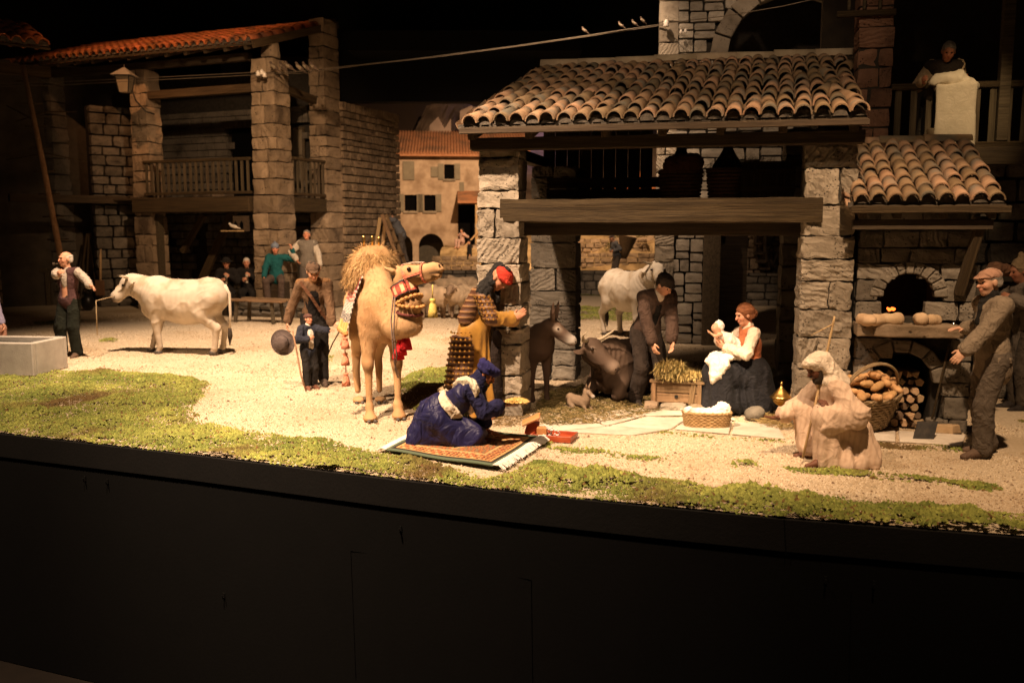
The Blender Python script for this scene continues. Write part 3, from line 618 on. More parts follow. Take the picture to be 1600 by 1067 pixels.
def window(parent, x, y, z, w, h, nx, nz, pane, frame='timber_v', depth=.06, nm='window'):
    f = MB(); t = .055
    f.box((x, y, z+t/2), (w, depth, t)).box((x, y, z+h-t/2), (w, depth, t)).box((x-w/2+t/2, y, z+h/2), (t, depth*.98, h-2*t)).box((x+w/2-t/2, y, z+h/2), (t, depth*.98, h-2*t))
    for i in range(1, nx): f.box((x-w/2+w*i/nx, y, z+h/2), (.035, depth*.8, h-2*t))
    for j in range(1, nz): f.box((x, y, z+h*j/nz), (w-2*t, depth*.78, .035))
    wo = f.build(nm, M[frame], parent)
    for i in range(nx):
        for j in range(nz): MB().box((x-w/2+w*(i+.5)/nx, y+.01, z+h*(j+.5)/nz), (w/nx-.03, .008, h/nz-.03)).build('pane', pane, wo)
    return wo
GL = mat('dusty_glass', (.16, .13, .09), (.24, .20, .14), .35, 3, .05, spec=.5)
def door(parent, x, y, w, h, glaz=True):
    d = MB().box((x, y, h/2), (w, .07, h)).build('door', M['timber_v'], parent)
    if glaz:
        for i in range(2):
            for j in range(2): MB().box((x+(i-.5)*w*.36, y-.04, h*.62+j*h*.17), (w*.3, .012, h*.145)).build('pane', GL, d)
    MB().box((x+w*.4, y-.06, h*.48), (.03, .06, .12)).build('handle', M['iron'], d)
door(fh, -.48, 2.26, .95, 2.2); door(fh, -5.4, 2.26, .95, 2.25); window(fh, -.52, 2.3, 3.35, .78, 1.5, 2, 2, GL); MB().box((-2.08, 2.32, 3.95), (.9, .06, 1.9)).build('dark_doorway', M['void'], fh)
board(fh, 'door_lintel', (-2.8, 2.22, 5.0), (-1.3, 2.22, 5.0), .1, .2, 'timber_v', bevel=.02)
# dovecote board with a white bird, lamp on the post
db = empty('dovecote', FL(-.28, -.25, 2.05), FZ, 'small wooden dovecote hanging under the farmhouse balcony', 'dovecote')
MB().box((0, 0, .2), (.34, .2, .38)).build('box', M['timber_dark'], db); MB().box((-.1, -.22, .02), (.5, .26, .03)).build('perch_board', M['wood_pale'], db)
for x in (-.09, .09): MB().prism([(x-.05, .08), (x-.05, .2), (x, .27), (x+.05, .2), (x+.05, .08)], -.105, -.09).build('entrance', M['void'], db)
# ================================================================ barn at the far left
bn = empty('barn', D(-12, 480, 21.5)*1, math.radians(38), 'dark stone barn at the edge with a clay tiled eave', 'barn'); bn.location.z = 0
pillar(bn, -.35, 0, .55, .6, 0, 5.9, M['stone_warm'], (.26, .42), 97, 3, .014, .1, .018, .03, 2.5, .8)
tiled_roof(bn, -3.5, 1.5, -.6, 6.40, 2.0, 7.3, 18, 4, M['tile_red'], 0, 17, .8, 5)
board(bn, 'eave_beam', (-2, .1, 5.9), (1.6, .1, 5.9), .2, .25, 'timber'); board(bn, 'mid_beam', (.7, 1.2, 2.9), (3.6, 1.2, 2.9), .2, .2, 'timber_dark')
MB().box((1.5, 3.2, 3.3), (7, .3, 6.6)).build('rear_wall', mat('barn_wall', (.05, .042, .03), (.10, .08, .06), 1, 2, .4), bn)
masonry(bn, courses(1.2, 5.4, (.22, .34), (.3, .6), random.Random(14)), Tfront(2.75, 1.6, 0), .3, M['stone_dark'], .02, .02, None, 0, 98)
MB().box((3.35, 1.85, 2.7), (1.15, .3, 5.4)).build('mortar_core', M['mortar'], bn)
# ================================================================ backdrop: far house, walls, terraces, cliff
M['plaster'] = mat('ochre_plaster', (.34, .25, .175), (.50, .39, .28), .95, 3.2, .6, 10, c3=(.26, .185, .12), c3scale=1.3)
fv = empty('village_house', D(619, 436, 40), math.radians(4), 'ochre plastered village house with grey shutters and two arched doorways', 'house'); fv.location.z = .0
W_, H_ = 5.6, 5.35
holes = [(.42, .95, 3.15-.75+.55, 4.0-.35), (1.28, 1.78, 2.95, 3.65), (2.18, 2.62, 4.35, 4.98)]
wl = MB()
def wallpoly(mb, W, H, cut):
    xs_ = sorted({0, W, *[c[0] for c in cut], *[c[1] for c in cut]}); zs_ = sorted({0, H, *[c[2] for c in cut], *[c[3] for c in cut]})
    for a, b in zip(xs_[:-1], xs_[1:]):
        for c, d in zip(zs_[:-1], zs_[1:]):
            if not any(k[0] <= (a+b)/2 <= k[1] and k[2] <= (c+d)/2 <= k[3] for k in cut): mb.box(((a+b)/2, .15, (c+d)/2), (b-a, .3, d-c))
cut = [(.0, .75, 0, 1.95), (1.02, 2.12, 0, 1.95)] + holes
wallpoly(wl, W_, H_, cut); wl.build('wall', M['plaster'], fv)
for cx, hw in ((.2, .55), (1.57, .55)):
    n_ = 12; v_ = []; poly = [(cx-hw, 1.96), (cx-hw, 1.40)]+[(cx-hw*math.cos(math.pi*i/n_), 1.40+.55*math.sin(math.pi*i/n_)) for i in range(1, n_)]+[(cx+hw, 1.40), (cx+hw, 1.96)]
    mb = MB()
    for i in range(1, len(poly)-2):
        a, b = poly[i], poly[i+1]; mb.prism([(a[0], a[1]), (b[0], b[1]), (b[0], 1.955), (a[0], 1.955)], .003, .297)
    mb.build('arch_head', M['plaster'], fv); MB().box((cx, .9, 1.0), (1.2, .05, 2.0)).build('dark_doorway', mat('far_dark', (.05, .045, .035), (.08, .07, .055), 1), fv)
SH = mat('grey_shutter', (.17, .15, .11), (.24, .21, .15), .9, 4, .2)
for x0, x1, z0, z1 in holes:
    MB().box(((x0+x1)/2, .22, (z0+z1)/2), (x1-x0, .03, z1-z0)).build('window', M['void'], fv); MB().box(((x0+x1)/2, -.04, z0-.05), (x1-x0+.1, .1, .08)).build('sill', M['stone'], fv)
    for s in (-1, 1):
        x = (x0-.14) if s < 0 else (x1+.14); MB().box((x, -.035, (z0+z1)/2), (.25, .05, z1-z0+.06)).build('shutter', SH, fv)
for x, z, w, h in ((.62, 4.7, .5, .8), (1.75, 4.65, .3, .45), (2.95, 4.0, .2, .42)): MB().box((x, -.03, z), (w, .06, h)).build('shutter', SH, fv)
rf = MB(); rf.add([(-.2, -.35, 5.30), (6, -.35, 5.30), (6, 3.2, 6.6), (-.2, 3.2, 6.6), (-.2, -.35, 5.42), (6, -.35, 5.42), (6, 3.2, 6.72), (-.2, 3.2, 6.72)], [(0, 3, 2, 1), (4, 5, 6, 7), (0, 1, 5, 4), (1, 2, 6, 5), (2, 3, 7, 6), (3, 0, 4, 7)])
rf.build('roof', mat('far_tile', (.32, .135, .065), (.45, .22, .11), .9, 5, .35, 20, c3=(.22, .12, .07), c3scale=1.5), fv)
for i in range(46): MB().tube([(-.15+i*.133, -.40, 5.44), (-.15+i*.133, 3.2, 6.74)], .045, 6).build('tile', mat('far_tile', (.32, .135, .065), (.45, .22, .11), .9, 5, .35, 20, c3=(.22, .12, .07), c3scale=1.5), fv)
o = MB().add([(2.75, -1.5, 3.25), (4.6, -1.5, 3.25), (4.6, 0, 3.75), (2.75, 0, 3.75), (2.75, -1.5, 3.33), (4.6, -1.5, 3.33), (4.6, 0, 3.83), (2.75, 0, 3.83)], [(0, 3, 2, 1), (4, 5, 6, 7), (0, 1, 5, 4), (1, 2, 6, 5), (2, 3, 7, 6), (3, 0, 4, 7)]).build('porch_roof', mat('far_tile', (.32, .135, .065), (.45, .22, .11), .9, 5, .35, 20, c3=(.22, .12, .07), c3scale=1.5), fv)
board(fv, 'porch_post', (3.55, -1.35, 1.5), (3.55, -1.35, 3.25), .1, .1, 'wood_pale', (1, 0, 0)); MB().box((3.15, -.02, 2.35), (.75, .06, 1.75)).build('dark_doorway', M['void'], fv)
for i in range(10): MB().box((2.2+i*.16, -1.0, .09+i*.16), (.18, .9, .18+0*i)).build('step', M['plaster'], fv)
MB().prism([(2.2, 0), (3.8, 0), (3.8, 1.55), (3.7, 1.55)], -1.4, -.6).build('stair_side', M['plaster'], fv); MB().box((4.6, -.6, .78), (1.6, 1.5, 1.56)).build('landing', M['plaster'], fv)
board(fv, 'stair_rail', (2.3, -1.45, .65), (3.6, -1.45, 2.0), .06, .08, 'wood_pale', (0, 1, 0)); board(fv, 'stair_rail', (3.6, -1.45, 2.0), (4.8, -1.45, 2.0), .06, .08, 'wood_pale', (0, 1, 0))
yw = empty('yard_wall', (-4.2, 29.5, 0), math.radians(-3), 'low grey stone wall closing the yard behind the sheep', 'wall')
masonry(yw, courses(9.6, .80, (.17, .27), (.25, .5), random.Random(18)), Tfront(0, 0, 0), .35, M['stone_dark'], .02, .02, None, 0, 99)
MB().box((4.8, .02, .4), (9.55, .28, .79)).build('mortar_core', M['mortar'], yw)
# terraces of a yellowed hillside and pale cliff, seen between the pillars
hv = []; hf = []; NX, NY = 60, 46
for j in range(NY):
    y = 31+j*.55; q = (y-31)/3.2; z = .55+.95*(math.floor(q)+min(1, max(0, (q % 1)-.86)/.14))*.62
    for i in range(NX):
        x = -3+i*.42; hv.append((x, y+.25*math.sin(x*1.3+j), z*(.8+.02*x)+.10*math.sin(x*2.1+y)))
for j in range(NY-1):
    for i in range(NX-1): hf.append((j*NX+i, j*NX+i+1, (j+1)*NX+i+1, (j+1)*NX+i))
structure(mobj('hillside', hv, hf, mat('dry_hillside', (.26, .17, .08), (.58, .43, .23), 1, 3.2, 1.0, 8, c3=(.17, .12, .06), c3scale=1.1)))
cv = []; NXc, NZc = 90, 40
px = np.linspace(-18, 22, NXc)
for k in range(NZc):
    for x in px:
        top = 9.2+1.4*math.sin(x*.35+2)+.8*math.sin(x*1.1)+.35*math.sin(x*3.1); z = top*k/(NZc-1)
        p = np.array([[x, z, 0]]); cv.append((x, 56+1.6*float(sinoise(p, .12, 3, 4))+z*.22, z))
cf = [(k*NXc+i, k*NXc+i+1, (k+1)*NXc+i+1, (k+1)*NXc+i) for k in range(NZc-1) for i in range(NXc-1)]
structure(mobj('cliff', cv, cf, mat('pale_cliff', (.30, .22, .16), (.42, .31, .23), 1, .9, .8, 4, c3=(.18, .13, .10), c3scale=.5)))
# small far house on the terraces
fs = empty('hillside_house', (4.7, 39, 1.1), math.radians(-5), 'small ochre house on the terraced hillside behind the white cow', 'house')
MB().box((.8, 1, 1.4), (2.4, 2, 2.8)).build('wall', M['plaster'], fs); MB().prism([(-.6, 2.75), (2.2, 2.75), (.8, 3.5)], -.2, 2.2).build('roof', M['tile_red'], fs)

for k, (y, z, x0, x1) in enumerate(((34.1, 1.05, 2.2, 6.2), (37.3, 1.55, 2.0, 5.6), (33.6, .95, -3.0, -1.2))):
    tw_ = empty('terrace_wall', (x0, y, z-.35), 0, ['lower dry stone terrace wall beyond the white cow', 'upper dry stone terrace wall beyond the white cow', 'short terrace wall below the village house stairs'][k], 'wall'); masonry(tw_, courses(x1-x0, .55, (.14, .22), (.2, .45), random.Random(k+40)), Tfront(0, 0, 0), .3, M['stone_warm'], .02, .03, None, 0, 120+k, maxn=60)
rs = random.Random(77)
for k in range(9):
    x, y = rs.uniform(2.4, 6.0), rs.uniform(33, 44); V_ = []; F_ = []; z = .75+(y-31)*.19
    for q in range(260):
        d_ = Vector((rs.gauss(0, 1), rs.gauss(0, 1), abs(rs.gauss(0, 1)))).normalized()*rs.uniform(.12, .34); c = Vector((x, y, z))+d_; e = Vector((rs.uniform(-.06, .06), rs.uniform(-.06, .06), rs.uniform(-.06, .06))); g_ = Vector((rs.uniform(-.06, .06), rs.uniform(-.06, .06), rs.uniform(-.06, .06))); b_ = len(V_); V_ += [c, c+e, c+g_]; F_.append((b_, b_+1, b_+2))
    o = mobj('shrub', V_, F_, mat('dry_shrub', (.10, .085, .03), (.2, .16, .06), 1, 6)); tag(o, 'small dry shrub on the hillside beyond the stable', 'shrub', 'shrubs on the far terraces')

rc = empty('castle_ruin', (-6.2, 51, 5.6), math.radians(6), 'pale ruined castle wall on the cliff above the village house', 'ruin')
for k, (x, w_, h_) in enumerate(((0, 1.6, 1.6), (1.6, 1.2, 2.6), (2.8, .5, 1.7), (3.3, 1.6, 3.1), (4.9, 1.2, 2.2))):
    mb = MB(); poly = [(x, -3), (x+w_, -3), (x+w_, h_*rs.uniform(.85, 1.1)), (x+w_*.7, h_*rs.uniform(.8, 1.1)), (x+w_*.4, h_*rs.uniform(.9, 1.15)), (x, h_*rs.uniform(.85, 1.05))]; mb.prism(poly, 0, 1.2); mb.build('wall_block', MATS['pale_cliff'], rc)
MB().prism([(.35+.35*math.cos(a), .3+.9*math.sin(a)) for a in np.linspace(0, math.pi, 9)], -.03, .02).build('dark_arch', MATS['far_dark'], rc)

for o_ in (ml, yw, orf, *[q for q in bpy.data.objects if q.name.startswith('terrace_wall')]): o_['kind'] = 'thing'
# ================================================================ moss, gravel, paving, straw
def inpoly(px_, py_, poly):
    inside = np.zeros(len(px_), bool); n_ = len(poly)
    for i in range(n_):
        x1, y1 = poly[i][0], poly[i][1]; x2, y2 = poly[(i+1) % n_][0], poly[(i+1) % n_][1]
        c = ((y1 > py_) != (y2 > py_)) & (px_ < (x2-x1)*(py_-y1)/((y2-y1) if abs(y2-y1) > 1e-9 else 1e-9)+x1); inside ^= c
    return inside
def gpoly(pts): return [(G(*p).x, G(*p).y) for p in pts]
MOSS = [
 ('front', [(-120, 590), (0, 586), (90, 578), (190, 581), (270, 586), (333, 600), (322, 617), (300, 640), (318, 655), (352, 668), (430, 676), (520, 692), (585, 704), (640, 716), (700, 728), (770, 742), (820, 722), (850, 714), (905, 730), (970, 740), (1060, 748), (1120, 762), (1170, 757), (1230, 766), (1330, 778), (1420, 782), (1520, 795), (1640, 806), (1850, 830), (1850, 862), (1600, 839), (1225, 810), (1000, 789), (800, 769), (600, 747), (300, 711), (0, 678), (-120, 664)], 6800, 1.0),
 ('streak', [(842, 694), (900, 697), (960, 705), (1046, 713), (1036, 723), (985, 718), (930, 710), (880, 709)], 3600, .8),
 ('spot', [(1140, 722), (1178, 722), (1196, 730), (1180, 735), (1145, 733)], 3600, .8),
 ('streak', [(1222, 731), (1300, 733), (1380, 741), (1470, 744), (1560, 752), (1576, 762), (1545, 768), (1470, 757), (1390, 752), (1310, 745), (1240, 741)], 3600, .8),
 ('patch', [(612, 602), (640, 585), (690, 577), (750, 578), (770, 600), (760, 640), (715, 655), (660, 645), (625, 628)], 3000, 1.0),
 ('strip', [(1335, 688), (1400, 690), (1500, 696), (1512, 706), (1440, 704), (1350, 698)], 3200, .7),
 ('strip', [(955, 668), (1040, 673), (1120, 680), (1230, 689), (1230, 694), (1110, 686), (1030, 679), (950, 673)], 3200, .6),
 ('yard', [(880, 478), (1010, 480), (1010, 500), (960, 502), (880, 499)], 900, 1.0), ('yard', [(880, 455), (1010, 456), (1010, 463), (880, 462)], 700, 1.0),
 ('spot', [(50, 502), (92, 503), (90, 508), (55, 507)], 1200, .7), ('spot', [(152, 529), (187, 529), (185, 535), (155, 534)], 1600, .7), ('spot', [(508, 557), (522, 556), (520, 566), (507, 564)], 1600, .7),
 ('spot', [(1575, 655), (1650, 658), (1650, 672), (1580, 668)], 2500, .8), ('strip', [(1060, 560), (1240, 575), (1240, 620), (1150, 600)], 900, .5), ('spot', [(845, 690), (870, 688), (866, 696), (848, 698)], 3000, .8)]
MM = mat('moss', (.62, .62, .62), (1, 1, 1), .95, 12, .3, 60, attr=True, spec=.1)
bumps = RNG.uniform(0, 1, (400, 3))
def mheight(x, y):
    P = np.stack([x, y, np.zeros_like(x)], 1); return .5+.5*np.clip(sinoise(P, .9, 5, 3), -1, 1)
def moss_patch(nm, pts, dens, amp, label):
    poly = gpoly(pts); A = np.array(poly); lo, hi = A.min(0), A.max(0); area = float(np.prod(hi-lo)); N_ = int(min(area*dens, 260000))
    x = RNG.uniform(lo[0], hi[0], N_); y = RNG.uniform(lo[1], hi[1], N_); ok = inpoly(x, y, poly) & (y > edge_y(x)-.012); x, y = x[ok], y[ok]
    if len(x) == 0: return
    # loose clumps stand proud of the mat
    # thin the patch towards its border so that it frays
    d = np.full(len(x), 9.0)
    for i in range(len(poly)):
        a = np.array(poly[i]); b = np.array(poly[(i+1) % len(poly)]); ba = b-a; t = np.clip(((x-a[0])*ba[0]+(y-a[1])*ba[1])/max(ba@ba, 1e-9), 0, 1); d = np.minimum(d, np.hypot(x-a[0]-t*ba[0], y-a[1]-t*ba[1]))
    fray = .08+.10*sinoise(np.stack([x, y, x*0], 1), .9, 8, 4); keep = (d > fray) | (RNG.random(len(x)) < .18); 
    onedge = (y-edge_y(x)) < .10; keep |= onedge & (nm == 'front'); x, y, d = x[keep], y[keep], d[keep]; n_ = len(x)
    h = mheight(x, y)*amp; over = y < edge_y(x); rise = np.clip(d/.10, .0, 1); rise = np.where((y-edge_y(x)) < .12, 1, rise)
    z0 = np.where(over, -.012, gz(x, y))+(.060*h*h+.010)*rise*amp-.004; clump = np.clip(sinoise(np.stack([x, y, x*0], 1), 3.6, 71, 2), 0, 1); z0 = z0+.014*clump*rise*amp; s = RNG.uniform(.007, .016, n_)*(0.7+.6*h)*(1+.4*clump); az = RNG.uniform(0, 6.28, n_); tl = RNG.uniform(-.5, .5, (n_, 2))
    V = np.zeros((n_, 7, 3)); 
    for k in range(5):
        a = az+k*2*math.pi/5; V[:, k] = np.stack([x+np.cos(a)*s*1.15, y+np.sin(a)*s*1.15, z0-.006+RNG.uniform(0, .008, n_)], 1)
    V[:, 5] = np.stack([x+tl[:, 0]*s, y+tl[:, 1]*s, z0+s*RNG.uniform(.6, 1.3, n_)], 1); V[:, 6] = np.stack([x, y, z0-.03], 1)
    base = np.arange(n_)[:, None]*7; F = np.concatenate([np.stack([base[:, 0]+k, base[:, 0]+(k+1) % 5, base[:, 0]+5], 1) for k in range(5)])
    P = np.stack([x, y, x*0], 1); q = np.clip(.5+.30*sinoise(P, 1.1, 21, 4)+RNG.normal(0, .16, n_), 0, 1)[:, None]; br = np.clip(sinoise(P, .55, 33, 4)-.5, 0, 1)[:, None]*.9; jt = RNG.uniform(.7, 1.25, (n_, 1))
    c = ((1-q)*np.array([[.15, .185, .042]])+q*np.array([[.37, .38, .095]]))*jt; dry = RNG.random((n_, 1)) < .06
    c = np.where(dry, np.array([[.20, .12, .045]])*jt, c); c = c*(1-np.clip(br, 0, .85))+np.array([[.13, .07, .035]])*np.clip(br, 0, .85)
    o = mobj('moss', V.reshape(-1, 3), F, MM, None, False, np.repeat(c, 7, 0)); stuff(o, label, 'moss')
    # peat sheet below
names = ['bright green moss carpet along the front edge of the plinth', 'thin moss streak right of the patterned rug', 'small moss spot on gravel left of the squatting robed figure', 'long moss streak in front of the squatting robed figure',
 'dark moss patch between camel legs and stable pillar', 'thin moss line along the oven base', 'thin moss line below the paving at the basket', 'green turf beyond the stable behind the white cow', 'narrow turf strip below the yard wall',
 'tiny moss tuft in the far yard by the barn', 'tiny moss tuft under the light cow head', 'tiny moss tuft by the old man walking stick', 'moss tuft at the frame edge behind the baker', 'sparse turf behind the seated woman', 'moss tuft at the open red box']
for (nm, pts, dens, amp), lb in zip(MOSS, names): moss_patch(nm, pts, dens, amp, lb)
# gravel grains: dense near, thinning with distance
def grains(n_, y0, y1, smin, smax):
    u = RNG.uniform(-60, 1660, n_*2); y = y0+(y1-y0)*RNG.random(n_*2)**1.25; x = (u-800)/FPX*y; ok = y > edge_y(x)+.03; x, y = x[ok][:n_], y[ok][:n_]; n_ = len(x)
    s = RNG.uniform(smin, smax, n_)*(.8+.02*y); V = np.zeros((n_, 5, 3)); az = RNG.uniform(0, 6.28, n_)
    for k in range(4):
        a = az+k*math.pi/2+RNG.uniform(-.4, .4, n_); r = s*RNG.uniform(.7, 1.3, n_); V[:, k] = np.stack([x+np.cos(a)*r, y+np.sin(a)*r, gz(x, y)-.002+0*x], 1)
    V[:, 4] = np.stack([x+RNG.uniform(-.3, .3, n_)*s, y+RNG.uniform(-.3, .3, n_)*s, gz(x, y)+s*RNG.uniform(.5, 1.0, n_)], 1)
    b = np.arange(n_)*5; F = np.concatenate([np.stack([b+k, b+(k+1) % 4, b+4], 1) for k in range(4)])
    t = RNG.random((n_, 1)); c = (np.array([[.42, .32, .20]])*(1-t)+np.array([[.72, .62, .47]])*t)
    dk = RNG.random((n_, 1)) < .07; pt_ = np.clip(sinoise(np.stack([x, y, x*0], 1), .5, 61, 4), 0, 1)[:, None]; c = c*(1-.28*pt_*np.array([[.8, 1, 1.2]])); c = np.where(dk, np.array([[.2, .13, .08]]), c)
    return V.reshape(-1, 3), F, np.repeat(c, 5, 0)
GM = mat('gravel_grain', (.9, .9, .9), (1, 1, 1), .95, 10, attr=True, spec=.15)
V, F, C_ = grains(120000, 6.2, 13.5, .006, .014); stuff(mobj('gravel', V, F, GM, None, False, C_), 'pale loose gravel spread over the diorama ground', 'gravel')
V, F, C_ = grains(60000, 13, 23, .008, .016); stuff(mobj('gravel', V, F, GM, None, False, C_), 'finer gravel spread over the farm yard', 'gravel')
V, F, C_ = grains(2600, 6.3, 14, .016, .030); stuff(mobj('pebbles', V, F, GM, None, False, C_*.8), 'scattered larger pebbles on the pale gravel', 'pebbles')
# pale paving slabs in front of the manger
pv = empty('paving', (0, 0, 0), 0, 'pale uneven paving slabs in front of the manger and oven', 'paving')
quads = [[(905, 652), (985, 640), (1010, 650), (950, 668)], [(985, 640), (1060, 636), (1085, 650), (1010, 652)], [(952, 668), (1012, 653), (1075, 655), (1050, 672)], [(1052, 672), (1078, 655), (1145, 660), (1140, 680)],
         [(1142, 680), (1147, 661), (1215, 666), (1228, 688)], [(1060, 636), (1120, 640), (1150, 658), (1088, 652)], [(830, 668), (905, 655), (948, 668), (880, 676)], [(1330, 672), (1400, 676), (1400, 692), (1335, 688)], [(1402, 676), (1510, 682), (1505, 698), (1404, 692)], [(880, 677), (950, 669), (1048, 673), (990, 682)]]
for q in quads:
    c = [G(*p) for p in q]; m_ = sum(c, Vector())/4; c = [m_+(p-m_)*.97 for p in c]; mb = MB()
    mb.add([(p.x, p.y, .004) for p in c]+[(p.x, p.y, .022+random.uniform(-.004, .006)) for p in c], [(0, 1, 2, 3), (7, 6, 5, 4), (0, 4, 5, 1), (1, 5, 6, 2), (2, 6, 7, 3), (3, 7, 4, 0)]); mb.build('slab', mat('pale_slab', (.48, .42, .34), (.66, .60, .50), .9, 5, .4, 24, rnd=.1), pv, bevel=.006)
# straw and hay
def straw(name, pts, n_, zmax, ln, cols, label, cat='straw', hgt=None, th=.0028):
    poly = gpoly(pts) if pts else None; V = []; F = []; C = []; k = 0; A = np.array(poly); lo, hi = A.min(0), A.max(0)
    while k < n_:
        x, y = RNG.uniform(lo[0], hi[0]), RNG.uniform(lo[1], hi[1])
        if not inpoly(np.array([x]), np.array([y]), poly)[0]: continue
        zt = zmax if hgt is None else hgt(x, y); z = .006+RNG.uniform(0, zt); a = RNG.uniform(0, 6.28); e = RNG.uniform(-.35, .35); l = RNG.uniform(*ln); d = np.array([math.cos(a)*math.cos(e), math.sin(a)*math.cos(e), math.sin(e)])*l/2
        p = np.array([x, y, max(z, abs(d[2])+.004)]); s = np.array([-math.sin(a), math.cos(a), 0])*th; u = np.array([0, 0, th*1.4]); b = len(V)
        V += [p-d-s, p-d+s, p-d+u, p+d-s, p+d+s, p+d+u]; F += [(b, b+3, b+4, b+1), (b+1, b+4, b+5, b+2), (b+2, b+5, b+3, b)]; c = np.array(cols[RNG.integers(len(cols))])*RNG.uniform(.7, 1.3); C += [c]*6; k += 1
    return stuff(mobj(name, np.array(V), F, GM, None, False, np.array(C)), label, cat)
straw('straw', [(838, 640), (850, 615), (930, 600), (1010, 615), (1050, 640), (985, 655), (930, 665), (850, 668)], 5200, .025, (.06, .16), [(.20, .15, .06), (.13, .10, .04), (.28, .2, .09), (.10, .09, .03)], 'dull straw litter under the donkey and ox')
straw('straw', [(1180, 660), (1200, 645), (1250, 650), (1250, 672), (1205, 672)], 500, .03, (.06, .16), [(.34, .24, .10), (.2, .14, .05)], 'straw wisps below the brass incense burner')
straw('straw', [(780, 640), (850, 640), (850, 665), (770, 668)], 500, .015, (.04, .10), [(.20, .13, .05), (.12, .08, .03)], 'brown litter at the foot of the stable pillar')
# ================================================================ figures
def unit(v): v = np.array(v, float); return v/max(np.linalg.norm(v), 1e-9)
def ik(a, b, l1, l2, hint):
    a = np.array(a, float); b = np.array(b, float); d = b-a; L = np.linalg.norm(d)
    if L > (l1+l2)*.995: b = a+d/L*(l1+l2)*.995; d = b-a; L = np.linalg.norm(d)
    t = (l1*l1-l2*l2+L*L)/(2*L); h = math.sqrt(max(l1*l1-t*t, 0)); u = d/L; q = np.array(hint, float); q = q-u*(q@u); q = unit(q)
    return a+u*t+q*h, b
def rot(v, ax, deg):
    return np.array(Matrix.Rotation(math.radians(deg), 3, Vector(ax)) @ Vector(v))
class Fig:
    """pose: x forward, y to the figure's left, z up; metres at 1.70 m height"""
    def __init__(s, h=1.7, pel=(0, 0, .93), lean=0, side=0, twist=0, hp=0, hy=0, hr=0, hl=None, hr_=None, el=(-.4, .6, -.6), er=(-.4, -.6, -.6), fl=(.02, .1, .08), fr=(.02, -.1, .08), kl=(1, .1, 0), kr=(1, -.1, 0), ftl=None, ftr=None, curve=0):
        k = h/1.7; s.k = k; s.pel = np.array(pel, float)*k
        up = rot((0, 0, 1), (0, 1, 0), lean); up = rot(up, (1, 0, 0), -side); s.up = up; fwd = rot((1, 0, 0), (0, 1, 0), lean); fwd = rot(fwd, (0, 0, 1), twist); fwd = unit(fwd-up*(fwd@up)); left = np.cross(up, fwd); s.fwd, s.left = fwd, left
        up2 = unit(rot(up, left, curve)); s.chest = s.pel+up*.30*k; s.neck = s.chest+up2*.215*k; s.up2 = up2
        fw2 = unit(np.cross(left, up2)); s.fw2 = fw2
        s.sl = s.neck-up2*.045*k+left*.175*k; s.sr = s.neck-up2*.045*k-left*.175*k
        HU = rot(up2, left, hp*.6); HF = rot(fw2, left, hp); HF = rot(HF, up2, hy); HU = unit(rot(HU, HF, hr)); HF = unit(HF-HU*(HF@HU)); HL = np.cross(HU, HF)
        s.hc = s.neck+unit(up2*.8+HU*.4)*.115*k+HU*.05*k+HF*.025*k; s.HR = np.stack([HF, HL, HU], 1)
        s.hpl = s.pel+left*.09*k-up*.03*k; s.hpr = s.pel-left*.09*k-up*.03*k
        f = lambda q, d: np.array(q if q is not None else d, float)*k
        s.el, s.wl = ik(s.sl, f(hl, (.06, .26, .80)), .285*k, .25*k, el); s.er, s.wr = ik(s.sr, f(hr_, (.06, -.26, .80)), .285*k, .25*k, er)
        s.kl, s.al = ik(s.hpl, f(fl, 0), .42*k, .415*k, kl); s.kr, s.ar = ik(s.hpr, f(fr, 0), .42*k, .415*k, kr)
        s.ftl = unit(ftl if ftl is not None else (1, .15, -.12)); s.ftr = unit(ftr if ftr is not None else (1, -.15, -.12))
    def H(s, p): return s.hc+s.HR@(np.array(p, float)*s.k)
def head_field(g, vox, beard=0, thin=1.0):
    k = g.k; f = Field(vox); H = g.H; R = g.HR; e = lambda c, r, kk=.02, op=1: f.ell(H(c), np.array(r)*k, R, kk*k, op)
    f.cap(g.neck-g.up2*.05*k, H((-.02, 0, -.05)), .056*k, .052*k, .01); e((-.015, 0, .03), (.098, .077, .09)); e((.03, 0, -.03), (.060*thin, .060*thin, .085), .03); e((.05, 0, -.088), (.034, .036, .028), .03)
    e((.06, .036, -.022), (.028, .026, .026), .025); e((.06, -.036, -.022), (.028, .026, .026), .025); e((.078, 0, .034), (.02, .055, .012), .02)
    e((.095, .030, .012), (.016, .017, .011), .012, -1); e((.095, -.030, .012), (.016, .017, .011), .012, -1)
    f.cap(H((.088, 0, .016)), H((.110, 0, -.020)), .009*k, .016*k, .012*k); e((.088, 0, -.050), (.013, .026, .008), .01); e((.087, 0, -.064), (.012, .022, .008), .008)
    for s in (1, -1): e((-.005, s*.080, -.002), (.022, .011, .034), .012)
    return f
